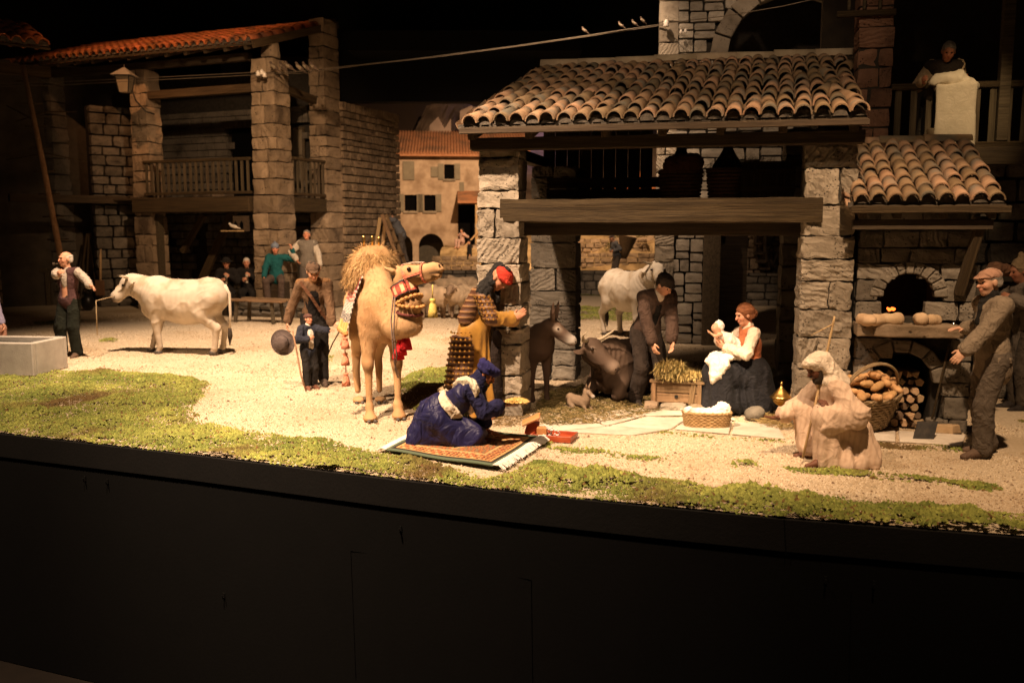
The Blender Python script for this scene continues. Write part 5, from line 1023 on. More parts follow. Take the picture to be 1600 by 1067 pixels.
# white sash looping over the back
up, fw, lf = g.up, g.fwd, g.left
f = torso(Field(.010), g, .085, .0, False, True); Rb = np.stack([fw, lf, up], 1)
def slab(f, c, ax, half):
    ax = unit(ax); a = unit(np.cross(ax, (.3, 1, .2))); R = np.stack([a, np.cross(ax, a), ax], 1)
    f.box(np.array(c)+ax*(half+.5), (1, 1, .5), R, .004, .004, -1); f.box(np.array(c)-ax*(half+.5), (1, 1, .5), R, .004, .004, -1); return f
slab(f, g.pel+up*.16, up, .05); f2 = slab(torso(Field(.010), g, .080, .0, False, True), g.chest+up*.05, up*.75+lf*.55+fw*.3, .045); f = [f, f2]
fobj('white_sash', f, cloth('cream_sash', (.55, .46, .33), (.70, .62, .48)), bk2, 1, folds(8, .008, 5, (1, 1, .6)))
f = Field(.010); H = g.H
[f.chain([H(((.098+.012*q)*math.cos(a)-.012, (.09+.012*q)*math.sin(a), .05+.040*q+.008*math.cos(a+q*2))) for a in np.linspace(0, 2*math.pi, 21)], [.034]*21, .012) for q in (0, 1)]; f.ell(H((-.01, 0, .08)), (.10, .09, .055), g.HR, .03); fobj('turban', f, cloth('blue_turban', (.018, .016, .075), (.03, .028, .11)), bk2, 1, folds(10, .006, 6, (1, 1, .3)))
f = Field(.010); f.ell(H((-.03, 0, -.03)), (.095, .09, .10), g.HR, .02); f.cap(H((-.02, 0, -.08)), g.neck+g.fw2*.02, .10, .12, .04); f.cap(g.neck, g.neck-g.up2*.06+g.fw2*.05, .11, .11, .03); f.ell(H((.105, 0, -.03)), (.065, .062, .10), g.HR, .012, -1); fobj('veil', f, navy, bk2, 1, folds(11, .007, 5))
beard(g, dark_hair, bk2, .02); bk2.scale = (.87,)*3; BK = (Vector(B), math.radians(hd), Vector(g.wr))
# ---------------------------------------------------------------- squatting robed figure with staff
B = G(1292, 722); hd = 184
g = Fig(1.66, pel=(-.16, 0, .28), lean=18, curve=8, hp=10, hy=8, hl=(.12, .24, .50), hr_=(.38, -.20, .38), el=(-.7, .5, -.3), er=(-.1, -.6, -.6), fl=(.10, .16, .08), fr=(.06, -.16, .08), kl=(.8, .25, .7), kr=(.8, -.25, .7))
bd_ = build_body('person', 'squatting dark skinned figure in pale striped robe and headcloth with a staff', 'person', g, B, hd, .014, .0065, (.22, .15, .12), ({'d': (.2, -.2, .9), 'n': (-.2, .9, .2), 'curl': .9}, {'d': (.9, .1, .05), 'n': (0, 0, -1), 't': (0, 1, 0), 'curl': .15}))
stripe = bpy.data.materials.new('striped_robe'); stripe.use_nodes = True; nt = stripe.node_tree; bs = nt.nodes['Principled BSDF']; tc = nt.nodes.new('ShaderNodeTexCoord'); mp = nt.nodes.new('ShaderNodeMapping'); mp.inputs['Rotation'].default_value = (.3, 0, .5); nt.links.new(tc.outputs['Object'], mp.inputs[0]); wt = nt.nodes.new('ShaderNodeTexWave'); wt.inputs['Scale'].default_value = 6.5; wt.inputs['Distortion'].default_value = 2.6; wt.inputs['Detail'].default_value = 2; nt.links.new(mp.outputs[0], wt.inputs[0]); rp = nt.nodes.new('ShaderNodeValToRGB'); rp.color_ramp.elements[0].color = (.55, .40, .29, 1); rp.color_ramp.elements[1].color = (.61, .455, .335, 1); rp.color_ramp.elements[1].position = .6; nt.links.new(wt.outputs[0], rp.inputs[0]); nt.links.new(rp.outputs[0], bs.inputs[0]); bs.inputs['Roughness'].default_value = .95; bs.inputs['Specular IOR Level'].default_value = .1; nw = nt.nodes.new('ShaderNodeTexNoise'); nw.inputs['Scale'].default_value = 8; nw.inputs['Distortion'].default_value = 1.2; bw = nt.nodes.new('ShaderNodeBump'); bw.inputs['Distance'].default_value = .05; bw.inputs['Strength'].default_value = .35; nt.links.new(tc.outputs['Object'], nw.inputs[0]); nt.links.new(nw.outputs[0], bw.inputs['Height']); nt.links.new(bw.outputs[0], bs.inputs['Normal'])
f = torso(Field(.011), g, .03, .0, False); f.ell((-.16, 0, .30), (.20, .24, .22), None, .07); f.cap((-.14, .12, .30), g.kl+np.array((-.02, .0, -.01)), .14, .10, .05); f.cap((-.14, -.12, .28), g.kr+np.array((0, 0, -.02)), .14, .10, .05)
f.cap(g.kr, g.ar+np.array((.04, 0, .06)), .10, .12, .05); f.cap((-.2, .10, .28), (-.24, .16, .05), .15, .17, .05); f.cap(g.kl+np.array((-.03, 0, -.03)), (.06, .17, .05), .10, .13, .05); f.cap((-.05, .18, .16), (-.08, .24, .03), .10, .11, .06); f.box((0, 0, -.15), (1, 1, .16), None, .01, .01, -1)
fobj('robe', f, stripe, bd_, 2, lambda V: .013*np.clip((.45-V[:, 2])/.3, 0, 1)*np.sin(np.arctan2(V[:, 1], V[:, 0]+.08)*17+1.5*sinoise(V, .7, 5, 1))+folds(77, .009, 1.9, (1, 1, .35))(V))
f = Field(.011); f.cap(g.sl, g.el, .085, .10, .05); f.cap(g.el, g.wl-np.array((.02, 0, .0)), .10, .085, .05); f.cap(g.el+np.array((.02, 0, -.05)), g.wl+np.array((-.01, .0, -.11)), .06, .075, .05); fobj('wide_sleeve', f, stripe, bd_, 2, folds(16, .012, 2.3, (1, 1, .9)))
f = sleeves(Field(.012), g, .035, .72, .015, (0, 1)); fobj('sleeve', f, stripe, bd_, 2, folds(17, .010, 4))
f = Field(.010); f.ell(g.H((-.015, 0, .045)), (.115, .10, .095), g.HR, .03); f.cap(g.H((-.07, 0, .02)), g.neck-g.fw2*.06-g.up2*.05, .085, .12, .04); f.cap(g.neck+g.left*.10, g.neck-g.left*.10, .07, .07, .04); f.cap(g.H((-.02, .085, .02)), g.H((-.045, .10, -.13)), .03, .04, .02); f.cap(g.H((.02, -.08, .03)), g.H((.05, -.085, -.10)), .025, .03, .02); f.ell(g.H((.11, 0, -.06)), (.09, .075, .115), g.HR, .015, -1); f.ell(g.H((.06, 0, .085)), (.05, .085, .03), g.HR, .02)
fobj('headcloth', f, cloth('white_headcloth', (.60, .50, .38), (.72, .62, .50)), bd_, 1, folds(18, .006, 5))
beard(g, dark_hair, bd_, .03)
o = MB().tube([D(1254, 716, 7.78), D(1272, 640, 7.86), D(1290, 560, 7.92), D(1302, 504, 7.96), D(1304, 494, 7.96)], [.011, .012, .012, .011, .008], 8)
o.tube([D(1302, 506, 7.96), D(1285, 515, 7.92), D(1267, 524, 7.88)], [.007, .006, .002], 6); o = o.build('walking_staff', M['wood_pale'], None, True); tag(o, 'pale wooden staff with side twig held by the squatting robed figure', 'staff')
# ---------------------------------------------------------------- shepherd and boy
B = G(494, 600); hd = -78
g = Fig(1.68, pel=(-.06, 0, .93), lean=15, curve=8, hp=10, hy=6, hl=LW(D(521, 519, 11.85), B, hd, 1.68/1.7), hr_=LW(D(447, 509, 11.95), B, hd, 1.68/1.7), el=(-.7, .35, -.4), er=(-.7, -.35, -.4), fl=(.10, .10, .08), fr=(.0, -.1, .08))
sh = build_body('person', 'bent old man in brown coat and flat cap reaching around the boy', 'person', g, B, hd, .014, .0075, (1, .95, .9), ({'d': (.3, .8, -.1), 'n': (.5, 0, .8), 'curl': .3}, {'d': (.2, -.1, -.9), 'curl': .7}))
f = torso(Field(.013), g, .018, .22, cuff=.012); f.box(tuple(g.chest+g.fw2*.17), (.07, .055, .28), np.stack([g.fw2, g.left, g.up2], 1), .01, .03, -1); fobj('coat', f, cloth('brown_coat', (.13, .075, .043), (.18, .11, .064)), sh, 2, folds(41, .010, 2.6))
f = Field(.012); f.cap(g.sl+g.up2*.03, g.sr+g.up2*.03, .060, .060, .03); f.ell(g.chest+g.up2*.16-g.fw2*.06, (.08, .15, .06), np.stack([g.fw2, g.left, g.up2], 1), .02); f.cap(g.neck-g.up2*.02, g.neck+g.up2*.02, .085, .075, .02); fobj('coat_collar', f, cloth('tan_suede', (.19, .10, .045)), sh, 1, folds(3, .004, 4))
f = torso(Field(.012), g, .012, .0, False, False); fobj('waistcoat', f, cloth('black_waistcoat', (.012, .010, .009)), sh, 1)
f = legs(Field(.013), g, .026); fobj('trousers', f, cloth('black_trousers', (.016, .014, .013)), sh, 2, folds(42, .009, 2.4)); shoes(g, cloth('grey_brown_leather', (.09, .065, .05)), sh)
hair(g, dark_hair, sh, lowz=-.03); hat_cap(g, cloth('brown_cap', (.10, .062, .04)), sh, r=(.112, .095, .07)); brows(g, grey_hair, sh)
strip_part('shoulder_strap', [g.sr+g.up2*.07+g.fw2*.06, g.chest+g.fw2*.185+g.up2*.08-g.left*.03, g.chest+g.fw2*.19-g.up*.12+g.left*.08, g.pel+g.fwd*.15+g.left*.17], .04, cloth('strap_leather', (.12, .055, .03)), sh, .01, tuple(g.fw2))
B = G(484, 607); hd = -52
g = Fig(.97, hp=-14, hy=16, hl=LW(D(516, 517, 11.5), B, hd, 0.97/1.7), hr_=(.22, -.10, 1.18), el=(-.2, .7, -.6), er=(-.2, -.8, -.5), fl=(.03, .09, .08), fr=(.10, -.10, .08))
bo = build_body('person', 'small boy in dark suit and cap standing before the bent old man', 'person', g, B, hd, .010, .0055, (1.0, .85, .8), ({'d': (.4, .9, 0), 'n': (0, 0, 1), 'curl': .2}, {'d': (.2, .6, .4), 'n': (1, 0, .3), 'curl': .7}))
ns = cloth('navy_suit', (.020, .022, .032), (.034, .036, .05))
f = torso(Field(.010), g, .03, .16, cuff=.006); f.box(tuple(g.chest+g.fw2*.11), (.05, .034, .17), np.stack([g.fw2, g.left, g.up2], 1), .006, .02, -1); fobj('jacket', f, ns, bo, 2, folds(51, .006, 4))
f = torso(Field(.010), g, .014, 0, False, False); f.cap(g.neck-g.up2*.02, g.neck+g.up2*.02, .045, .04, .02); fobj('shirt', f, cloth('bright_shirt', (.62, .56, .48)), bo, 1)
f = legs(Field(.010), g, .024, .90); fobj('trousers', f, cloth('black_trousers', (.016, .014, .013)), bo, 2, folds(52, .007, 4)); hair(g, dark_hair, bo, lowz=-.04); hat_cap(g, cloth('maroon_cap', (.085, .042, .034)), bo, r=(.115, .1, .075))
shoes(g, cloth('reddish_leather', (.16, .07, .045)), bo, .05, .2)
o = MB().tube([D(457, 517, 11.45), D(463, 545, 11.42), D(470, 585, 11.4), D(478, 611, 11.38)], [.011, .011, .012, .010], 7).build('walking_stick', cloth('stick_wood', (.26, .15, .09), rough=.7, bump=.1), None, True); tag(o, 'thin brown stick in front of the small boy legs', 'stick')
o = MB().tube([D(536, 508, 11.8), D(520, 536, 11.95), D(505, 572, 12.1)], [.010, .009, .008], 7).build('walking_stick', M['timber'], None, True); tag(o, 'dark walking stick slanting beside the bent old man', 'stick')
o = MB(); prof = [(.001, .105), (.075, .10), (.09, .085), (.095, .03), (.10, .012), (.165, .0), (.175, .004), (.17, -.008), (.09, -.004), (.001, -.004)]; o.lathe(prof, (0, 0, 0), 28, 1, 1, False, False)
ho = o.build('felt_hat', cloth('grey_felt', (.085, .065, .06), (.13, .10, .09)), None, True); ho.location = D(442, 535, 11.75); ho.rotation_euler = (Vector((-.25, -1, -.05))).to_track_quat('Z', 'Y').to_euler(); tag(ho, 'grey felt hat held by the bent old man beside the boy', 'hat')
o = MB(); o.lathe([(.098, .014), (.101, .034)], (0, 0, 0), 28, capb=False, capt=False); o.build('hat_band', cloth('hat_band', (.04, .03, .028)), ho, True)
# ---------------------------------------------------------------- man with pipe
B = G(113, 557); hd = -98
g = Fig(1.70, lean=-1, hp=3, hy=-28, hr_=LW(D(88, 432, 14.15), B, hd), hl=LW(D(143, 450, 14.35), B, hd), el=(-.4, .9, -.3), er=(-.2, -1, -.5), fl=(.05, .12, .08), fr=(.05, -.13, .08))
cm = build_body('person', 'bald old man in maroon waistcoat smoking a pipe beside the pale cow', 'person', g, B, hd, .015, .009, (1.05, .92, .88), ({'d': (.2, .8, -.2), 'curl': .8}, {'d': (.3, .7, .5), 'n': (1, -.3, 0), 'curl': 1.0}))
f = sleeves(Field(.014), g, .02, .96, .0); f.cap(g.neck-g.up2*.03, g.neck+g.up2*.02, .075, .062, .02); f.ell(g.chest+g.up2*.05+g.fw2*.02, (.115, .10, .2), np.stack([g.fw2, g.left, g.up2], 1), .02); fobj('shirt', f, cloth('grey_shirt', (.34, .29, .24), (.44, .38, .31)), cm, 2, folds(61, .008, 3.5))
f = torso(Field(.014), g, .02, .06, False); f.box(tuple(g.chest+g.fw2*.15+g.up2*.02), (.06, .05, .26), np.stack([g.fw2, g.left, g.up2], 1), .01, .02, -1); fobj('waistcoat', f, cloth('maroon_waistcoat', (.060, .030, .030), (.09, .046, .044)), cm, 2, folds(62, .006, 3.5))
f = legs(Field(.014), g, .022, .99, (.085, .07, .066)); fobj('trousers', f, cloth('dark_green_trousers', (.010, .0115, .0075)), cm, 2, folds(63, .008, 2.4)); shoes(g, cloth('brown_leather', (.1, .065, .045)), cm); hair(g, mat('white_hair', (.45, .40, .34), (.6, .55, .48), .9, 25, .4, 60), cm, bald=True); brows(g, grey_hair, cm)
hm = g.H((.14, .0, -.075)); o = MB(); o.tube([g.H((.10, -.005, -.058)), g.H((.15, -.02, -.07)), g.H((.18, -.03, -.08))], .006, 6); o.lathe([(.012, -.02), (.018, 0), (.018, .03), (.013, .03)], g.H((.185, -.03, -.075)), 8); po = o.build('pipe', M['timber_dark'], None, True); po.matrix_world = Matrix.Translation(Vector(B)) @ Matrix.Rotation(math.radians(hd), 4, 'Z'); tag(po, 'small dark smoking pipe in the bald man mouth', 'pipe')
# ---------------------------------------------------------------- simple helper for the figures further back
def villager(label, B, hd, g, top, bottom, hat=None, hatm=None, vest=None, hairm=None, tone=(1, .9, .85), vox=.018, hv=.012, hem=.12, skirt=None, apron=None, group=None, shoe=True, e=.028, beardm=None, hands=(None, None)):
    o = build_body('person', label, 'person', g, B, hd, vox, hv, tone, hands, group=group)
    fobj('jacket' if vest is None else 'shirt', torso(Field(vox), g, e, hem), top, o, 2, folds(sum(map(ord, label)) % 97, .010, 2.8))
    if vest is not None: fobj('waistcoat', torso(Field(vox), g, e+.014, hem*.6, False), vest, o, 2)
    if skirt is None: fobj('trousers', legs(Field(vox), g, .024), bottom, o, 2, folds(sum(map(ord, label)) % 89, .009, 2.6))
    else: fobj('skirt', skirt, bottom, o, 2, lambda V: .014*np.sin(np.arctan2(V[:, 1], V[:, 0])*11))
    if shoe: shoes(g, cloth('black_leather', (.018, .014, .012)), o)
    if hairm is not None: hair(g, hairm, o, lowz=-.04)
    if hat == 'cap': hat_cap(g, hatm, o)
    elif hat == 'beanie':
        bo_ = hat_cap(g, hatm, o, 'knitted_hat', False, r=(.112, .1, .10), lowcut=.02); f_ = Field(.012); f_.ell(g.H((-.01, 0, .165)), (.028, .028, .028)); fobj('pompom', f_, hatm, bo_, 1)
    elif hat == 'brim':
        f_ = Field(.012); f_.ell(g.H((-.01, 0, .085)), np.array((.105, .092, .075))*g.k, g.HR, .02); f_.ell(g.H((0, 0, .05)), np.array((.17, .155, .018))*g.k, g.HR, .02); fobj('hat', f_, hatm, o, 1)
    if beardm is not None: beard(g, beardm, o, .03)
    return o
def sit(h=1.68, z=.5, **k): return Fig(h, pel=(0, 0, z), fl=(.42, .12, .08), fr=(.42, -.12, .08), kl=(1, .1, .7), kr=(1, -.1, .7), **k)
dk = cloth('black_suit', (.014, .012, .011)); 
# raised step of the farmhouse with its visitors
stp = empty('stone_step', G(452, 494), FZ, 'low stone step before the farmhouse pillar', 'step'); masonry(stp, courses(2.6, .34, (.17, .18), (.4, .7), random.Random(31)), Tfront(-1.5, 0, 0), .9, M['stone_dark'], .012, .01, None, 0, 111)
Bs = G(452, 494)
p1 = Bs+Vector((-.35, .25, .34)); hd = -85
g = Fig(1.70, pel=(0, 0, .62), lean=4, hp=6, hy=8, hl=(.12, .42, 1.28), hr_=(.30, -.24, .62), el=(-.2, .8, -.6), er=(-.3, -.7, -.3), fl=(.36, .16, .10), fr=(.36, -.16, .10), kl=(1, .25, .5), kr=(1, -.25, .5))
villager('seated man in teal jumper and blue bobble hat raising one hand', p1, hd, g, cloth('teal_jumper', (.012, .085, .09), (.02, .12, .125)), cloth('grey_brown_trousers', (.085, .06, .048)), 'beanie', cloth('blue_wool', (.16, .19, .25)), hairm=grey_hair, tone=(1.1, .85, .78))
MB().box((p1.x, p1.y+.12, p1.z+.24), (.5, .4, .48)).build('stool', M['timber_dark']); tag(bpy.data.objects['stool'], 'dark block stool under the man in teal jumper', 'stool')
p2 = Bs+Vector((.42, .28, .34)); g = Fig(1.72, lean=-3, hp=-12, hy=-10, hl=(.08, .30, .84), hr_=(.10, -.26, 1.02), er=(-.3, -.9, -.1), el=(-.3, .8, -.3))
villager('standing man in grey waistcoat and knitted cap looking up by the farmhouse', p2, -80, g, cloth('white_sleeves', (.48, .43, .36)), cloth('grey_trousers', (.09, .075, .065)), 'beanie2', None, vest=cloth('grey_waistcoat', (.16, .14, .115)), hairm=mat('grey_cap_wool', (.20, .17, .145), (.27, .23, .2), .95, 20, .4), tone=(1.05, .85, .78))
for u_, v_, lb, hm_, hat_, hh in ((357, 492, 'seated musician in black suit and hat in the farmhouse shade', dark_hair, 'brim', -80), (388, 490, 'seated white haired musician in black suit beside the farmhouse pillar', mat('white_hair', (.45, .40, .34), (.6, .55, .48)), None, -75)):
    B = G(u_, v_); B.z = .05; g = sit(1.7, .55, hp=10, hl=(.26, .10, .92), hr_=(.24, -.12, .82))
    o = villager(lb, B, hh, g, dk, dk, hat_, dk, hairm=hm_, tone=(.9, .75, .7)); f = Field(.014); f.box(tuple(g.chest+g.fw2*.13), (.02, .035, .13), np.stack([g.fw2, g.left, g.up2], 1), .01); fobj('shirt_front', f, shirt_w, o, 1)
    s_ = MB().box((B.x, B.y+.08, .26), (.42, .36, .5)).build('stool', M['timber_dark']); tag(s_, 'dark stool under the '+('hatted' if hat_ else 'white haired')+' musician', 'stool')
# edge figure sitting by the trough
B = G(-34, 560); g = sit(1.7, .62, lean=22, hl=(.45, .12, .50), hr_=(.42, -.1, .46), twist=0, hp=10)
villager('person in lilac shirt seated behind the stone trough at the frame edge', B, -20, g, cloth('lilac_shirt', (.22, .20, .30), (.30, .27, .38)), cloth('pinkish_trousers', (.32, .17, .12)), 'cap', dk, hairm=grey_hair)
s_ = MB().box((B.x-.05, B.y+.1, .27), (.5, .4, .54)).build('stool', M['timber_dark']); tag(s_, 'wooden block seat under the person in lilac shirt', 'stool')
# hooded man behind the baker with a sack
B = G(1596, 640); g = Fig(1.72, lean=8, hp=14, hl=(.30, .20, 1.30), hr_=(.34, -.15, 1.36), el=(-.2, .8, -.5), er=(-.2, -.8, -.5))
o = villager('man in grey coat and pointed beige hood standing behind the baker', B, 180, g, cloth('grey_coat', (.15, .125, .10)), cloth('dark_brown_trousers', (.05, .04, .03)), tone=(.7, .55, .5), hem=.3)
f = Field(.012); f.ell(g.H((-.03, 0, .04)), (.12, .10, .11), g.HR, .03); f.cap(g.H((-.06, 0, .08)), g.H((-.06, 0, .19)), .075, .03, .03); f.cap(g.H((-.08, 0, 0)), g.neck-g.fw2*.06, .08, .10, .04); f.ell(g.H((.10, 0, -.03)), (.10, .075, .12), g.HR, .015, -1); fobj('hood', f, cloth('beige_hood', (.26, .19, .11)), o, 1, folds(4, .005, 5))
f = Field(.014); f.cap(D(1536, 434, 10.35), D(1556, 420, 10.35), .05, .075, .05); f.cap(D(1556, 420, 10.35), D(1580, 424, 10.4), .075, .06, .05); so2 = fobj('sack', f, cloth('brown_sack', (.16, .085, .05)), None, 1, folds(6, .012, 4)); tag(so2, 'brown sack carried on the hooded man shoulder', 'sack')
# woman on the balcony
pb = D(1466, 180, 10.9); B = Vector((pb.x, 10.97, 2.78)); g = Fig(1.5, lean=28, hp=0, hy=-12, hl=(.34, .24, 1.16), hr_=(.40, -.34, 1.14), el=(-.3, .4, -.8), er=(-.3, -.4, -.8)); f = Field(.018); f.cap(g.pel, (0, 0, .1), .16, .24, .05)
villager('woman in dark waistcoat leaning over the balcony rail with bedding', B, -95, g, cloth('cream_sleeves', (.45, .33, .20)), cloth('dark_skirt', (.03, .025, .02)), None, None, vest=cloth('dark_waistcoat', (.03, .022, .018)), hairm=grey_hair, tone=(.95, .7, .6), skirt=f, shoe=False)
# man on the ladder by the farmhouse wall
LB = G(628, 468); g = Fig(1.66, pel=(-.05, 0, .93), lean=28, hp=-8, hl=(.68, .16, 1.42), hr_=(.62, -.14, 1.36), el=(.2, .6, -.6), er=(.2, -.6, -.6), fl=(-.10, .12, .08), fr=(-.22, -.1, .08))
villager('man in blue shirt and dark hat leaning from a stepladder by the wall', Vector((LB.x-.05, LB.y, 1.08)), 190, g, cloth('blue_grey_shirt', (.12, .125, .14)), cloth('grey_trousers', (.09, .075, .065)), 'brim', dk, hairm=dark_hair, vest=None)
# distant man with pannier, two small figures at the village house
B = Vector((D(964, 400, 31.5).x, 31.5, .36)); g = Fig(1.58, lean=16, hp=6, hl=(.2, .16, 1.1), hr_=(.2, -.16, 1.1))
villager('distant man bent under a tall wicker pannier beyond the yard wall', B, -160, g, cloth('blue_grey_shirt', (.12, .125, .14)), cloth('grey_trousers', (.09, .075, .065)), 'cap', cloth('grey_felt', (.085, .065, .06)), hairm=grey_hair, vox=.022, hv=.016)
wick = mat('dark_wicker', (.10, .06, .03), (.20, .13, .065), .9, 14, .7, 30, stretch=(1, 1, 4))
o = MB(); o.lathe([(.10, 0), (.17, .25), (.25, .5), (.33, .78), (.34, .80), (.30, .78), (.1, .3)], (0, 0, 0), 18, capt=True); o = o.build('pannier', wick, None, True); o.location = B+Vector((.24, .05, .74)); o.rotation_euler = (0, .18, 0); tag(o, 'tall flared wicker pannier on the distant man back', 'basket')
B = D(734, 419, 36); g = Fig(1.1); villager('tiny dark cloaked figure standing below the village house stairs', B, 200, g, dk, dk, 'cap', dk, hairm=dark_hair, vox=.022, hv=.018, hem=.3, shoe=False); 
B = D(722, 388, 37.8); g = sit(1.15, .4); villager('tiny pink clad figure sitting on the village house stairs', B, 230, g, cloth('pale_pink', (.42, .28, .24)), cloth('pale_pink', (.42, .28, .24)), None, None, hairm=dark_hair, vox=.022, hv=.018, shoe=False)
# ================================================================ animals (x forward, y left)
HIDE = mat('hide', (.84, .84, .84), (1, 1, 1), .8, 5, .12, 70, attr=True, spec=.25)
HORN = mat('horn', (.30, .24, .16), (.45, .38, .27), .5, 8, .1); HOOF = mat('hoof', (.05, .045, .04), (.12, .10, .085), .6, 10, .2)
def gauss(V, c, r): return np.exp(-(((V-np.array(c))/np.array(r))**2).sum(1))[:, None]
def place(o, loc, heading, s=1.0): o.location = loc; o.rotation_euler = (0, 0, math.radians(heading)); o.scale = (s, s, s); return o
def eyes(o, pts, r, m=None):
    for p in pts:
        e = MB(); e.lathe([(r*.05, -r*.9), (r*.75, -r*.6), (r, 0), (r*.75, r*.6), (r*.05, r*.9)], (0, 0, 0), 10, capb=False, capt=False); q = e.build('eye', m or M['eye'], o, True); q.location = p
def head_frame(poll, muz, roll=0):
    d = unit(np.array(muz)-np.array(poll)); up = np.array((0, 0, 1.0)); l = unit(np.cross(up, d)); u = np.cross(d, l); return d, l, u
def cattle(name, label, cat, loc, heading, s, poll, muz, neck, col, muzzle_c, group=None, vox=.016, lying=False, feet=None, tail=True, horn_up=.12, ear_drop=.0, horn_len=.16, nr=(.25, .19, .135), eye_ring=.45):
    f = Field(vox); poll = np.array(poll, float); muz = np.array(muz, float); d, l, u = head_frame(poll, muz); R = np.stack([d, l, u], 1)
    zb = 0 if not lying else -.52
    Z = lambda x, y, z: np.array((x, y, z+zb))
    f.cap(Z(-.50, 0, .98), Z(.35, 0, .95), .285, .30, .1); f.ell(Z(-.08, 0, .84), (.54, .31, .34), None, .08); f.ell(Z(-.60, 0, 1.02), (.23, .25, .27), None, .1); f.ell(Z(.42, 0, 1.0), (.25, .235, .35), None, .1); f.ell(Z(.52, 0, .86), (.2, .2, .25), None, .08)
    f.cap(Z(-.66, .0, 1.20), Z(-.45, 0, 1.24), .07, .07, .12); f.cap(Z(-.5, .0, 1.20), Z(.45, 0, 1.22), .06, .08, .12)
    for s_ in (1, -1): f.ell(Z(-.50, s_*.17, 1.16), (.08, .06, .06), None, .08); f.ell(Z(.40, s_*.16, .92), (.16, .10, .26), None, .08)
    f.cap(neck[0], neck[1], nr[0], nr[1], .1); f.cap(neck[1], poll-u*.03, nr[1], nr[2], .08); f.cap(np.array(neck[1])-(0, 0, nr[1]-.03), np.array(neck[0])-(0, 0, .26), .05, .09, .08)
    f.ell(poll+d*.06, (.135, .12, .12), R, .04); f.cap(poll+d*.06-u*.02, muz, .118, .085, .04); f.ell(muz-u*.01, (.082, .095, .076), R, .04); f.cap(poll+d*.1-u*.10, muz-u*.06, .058, .052, .04)
    for s_ in (1, -1):
        a = poll+l*s_*.10+d*.03-u*.01; f.cap(a, a+l*s_*.15-u*(.03+ear_drop)-d*.0, .03, .022, .02); f.ell(a+l*s_*.11-u*(.03+ear_drop*.7), (.055, .085, .022), np.stack([unit(d*.8-u*.6), unit(l*s_-u*.3*s_), u], 1), .02)
        f.ell(poll+d*.13+l*s_*.100+u*.035, (.03, .018, .022), R, .02)
    if not lying:
        ft = feet or [(.40, .14), (.46, -.14), (-.66, .14), (-.60, -.14)]
        for i, (x, y) in enumerate(ft[:2]):
            sy = 1 if i == 0 else -1; k_ = np.array(((x+.43)/2, (y+sy*.15)/2, .42)); f.cap((.40, sy*.15, .82), k_, .135, .074, .06); f.cap(k_, (x, y, .13), .066, .050, .03); f.cap((x, y, .13), (x+.03, y, .04), .045, .052, .02); f.ell(k_, (.055, .055, .065), None, .03)
        for i, (x, y) in enumerate(ft[2:]):
            sy = 1 if i == 0 else -1; st_ = np.array((-.46+(x+.66)*.4, sy*.17, .70)); hk = np.array((x-.05, (y+sy*.15)/2, .46)); f.cap((-.58, sy*.15, .95), st_, .19, .135, .08); f.cap(st_, hk, .14, .07, .05); f.cap(hk, (x, y, .13), .062, .050, .03); f.cap((x, y, .13), (x+.03, y, .04), .045, .052, .02); f.ell(hk+(-.02, 0, .02), (.05, .045, .06), None, .03)
    else:
        for s_ in (1, -1):
            f.cap((.42, s_*.18, .34), (.68, s_*.22, .12), .13, .075, .05); f.cap((.68, s_*.22, .12), (.40, s_*.26, .07), .065, .05, .03); f.cap((-.5, s_*.2, .36), (-.18, s_*.34, .16), .2, .11, .06); f.cap((-.18, s_*.34, .14), (-.5, s_*.36, .08), .09, .05, .04); f.cap((-.5, s_*.36, .07), (-.22, s_*.38, .06), .05, .045, .02)
        f.box((0, 0, -.2), (2, 2, .205), None, .01, .01, -1)
    def disp(V):
        n1 = np.array(neck[1]); dd = np.exp(-(np.linalg.norm(V-(n1+np.array(neck[0]))/2, axis=1)/.28)**4); a = V@unit(np.array(neck[1])-np.array(neck[0])); rib = np.exp(-((V[:, 0]+.1)/.3)**4)*np.exp(-((V[:, 2]-.95-zb)/.25)**4)*(np.abs(V[:, 1]) > .15); return .007*dd*np.sin(a*95)+.004*sinoise(V, 2.5, 3, 2)+.002*rib*np.sin(V[:, 0]*70)+.010*(np.clip(1-np.abs(sinoise(V, 1.5, 14, 2))*1.6, 0, 1)**3-.2)
    def colf(V):
        c = np.ones((len(V), 3))*np.array(col)*(1+.06*sinoise(V, 1.3, 8, 3))[:, None]
        if not lying: c = c*(1-.25*np.clip((.5-V[:, 2:3])/.5, 0, 1)*np.array([[.8, 1, 1.2]]))*(1-.30*np.clip(sinoise(V, 2.2, 17, 4), 0, 1)[:, None]*np.array([[.8, 1, 1.25]]));  # grey underside shading put into the coat colour, plus random dirt tones
        m_ = np.clip(gauss(V, muz+d*.045, (.085, .085, .075))*1.7, 0, 1); c = c*(1-m_)+np.array(muzzle_c)*m_; e_ = sum(gauss(V, poll+d*.13+l*s_*.10+u*.03, (.035, .03, .03)) for s_ in (1, -1)); e_ = np.clip(e_*1.2, 0, eye_ring); c = c*(1-e_)+np.array(muzzle_c)*1.2*e_; t_ = np.clip(gauss(V, muz+d*.085, (.035, .06, .05))*1.4, 0, 1); c = c*(1-t_)+np.array((.05, .035, .03))*t_
        return c
    o = fobj(name, f, HIDE, None, 2, disp, colf); place(o, loc, heading, s); tag(o, label, cat, group)
    eyes(o, [poll+d*.138+l*s_*.121+u*.04 for s_ in (1, -1)], .026)
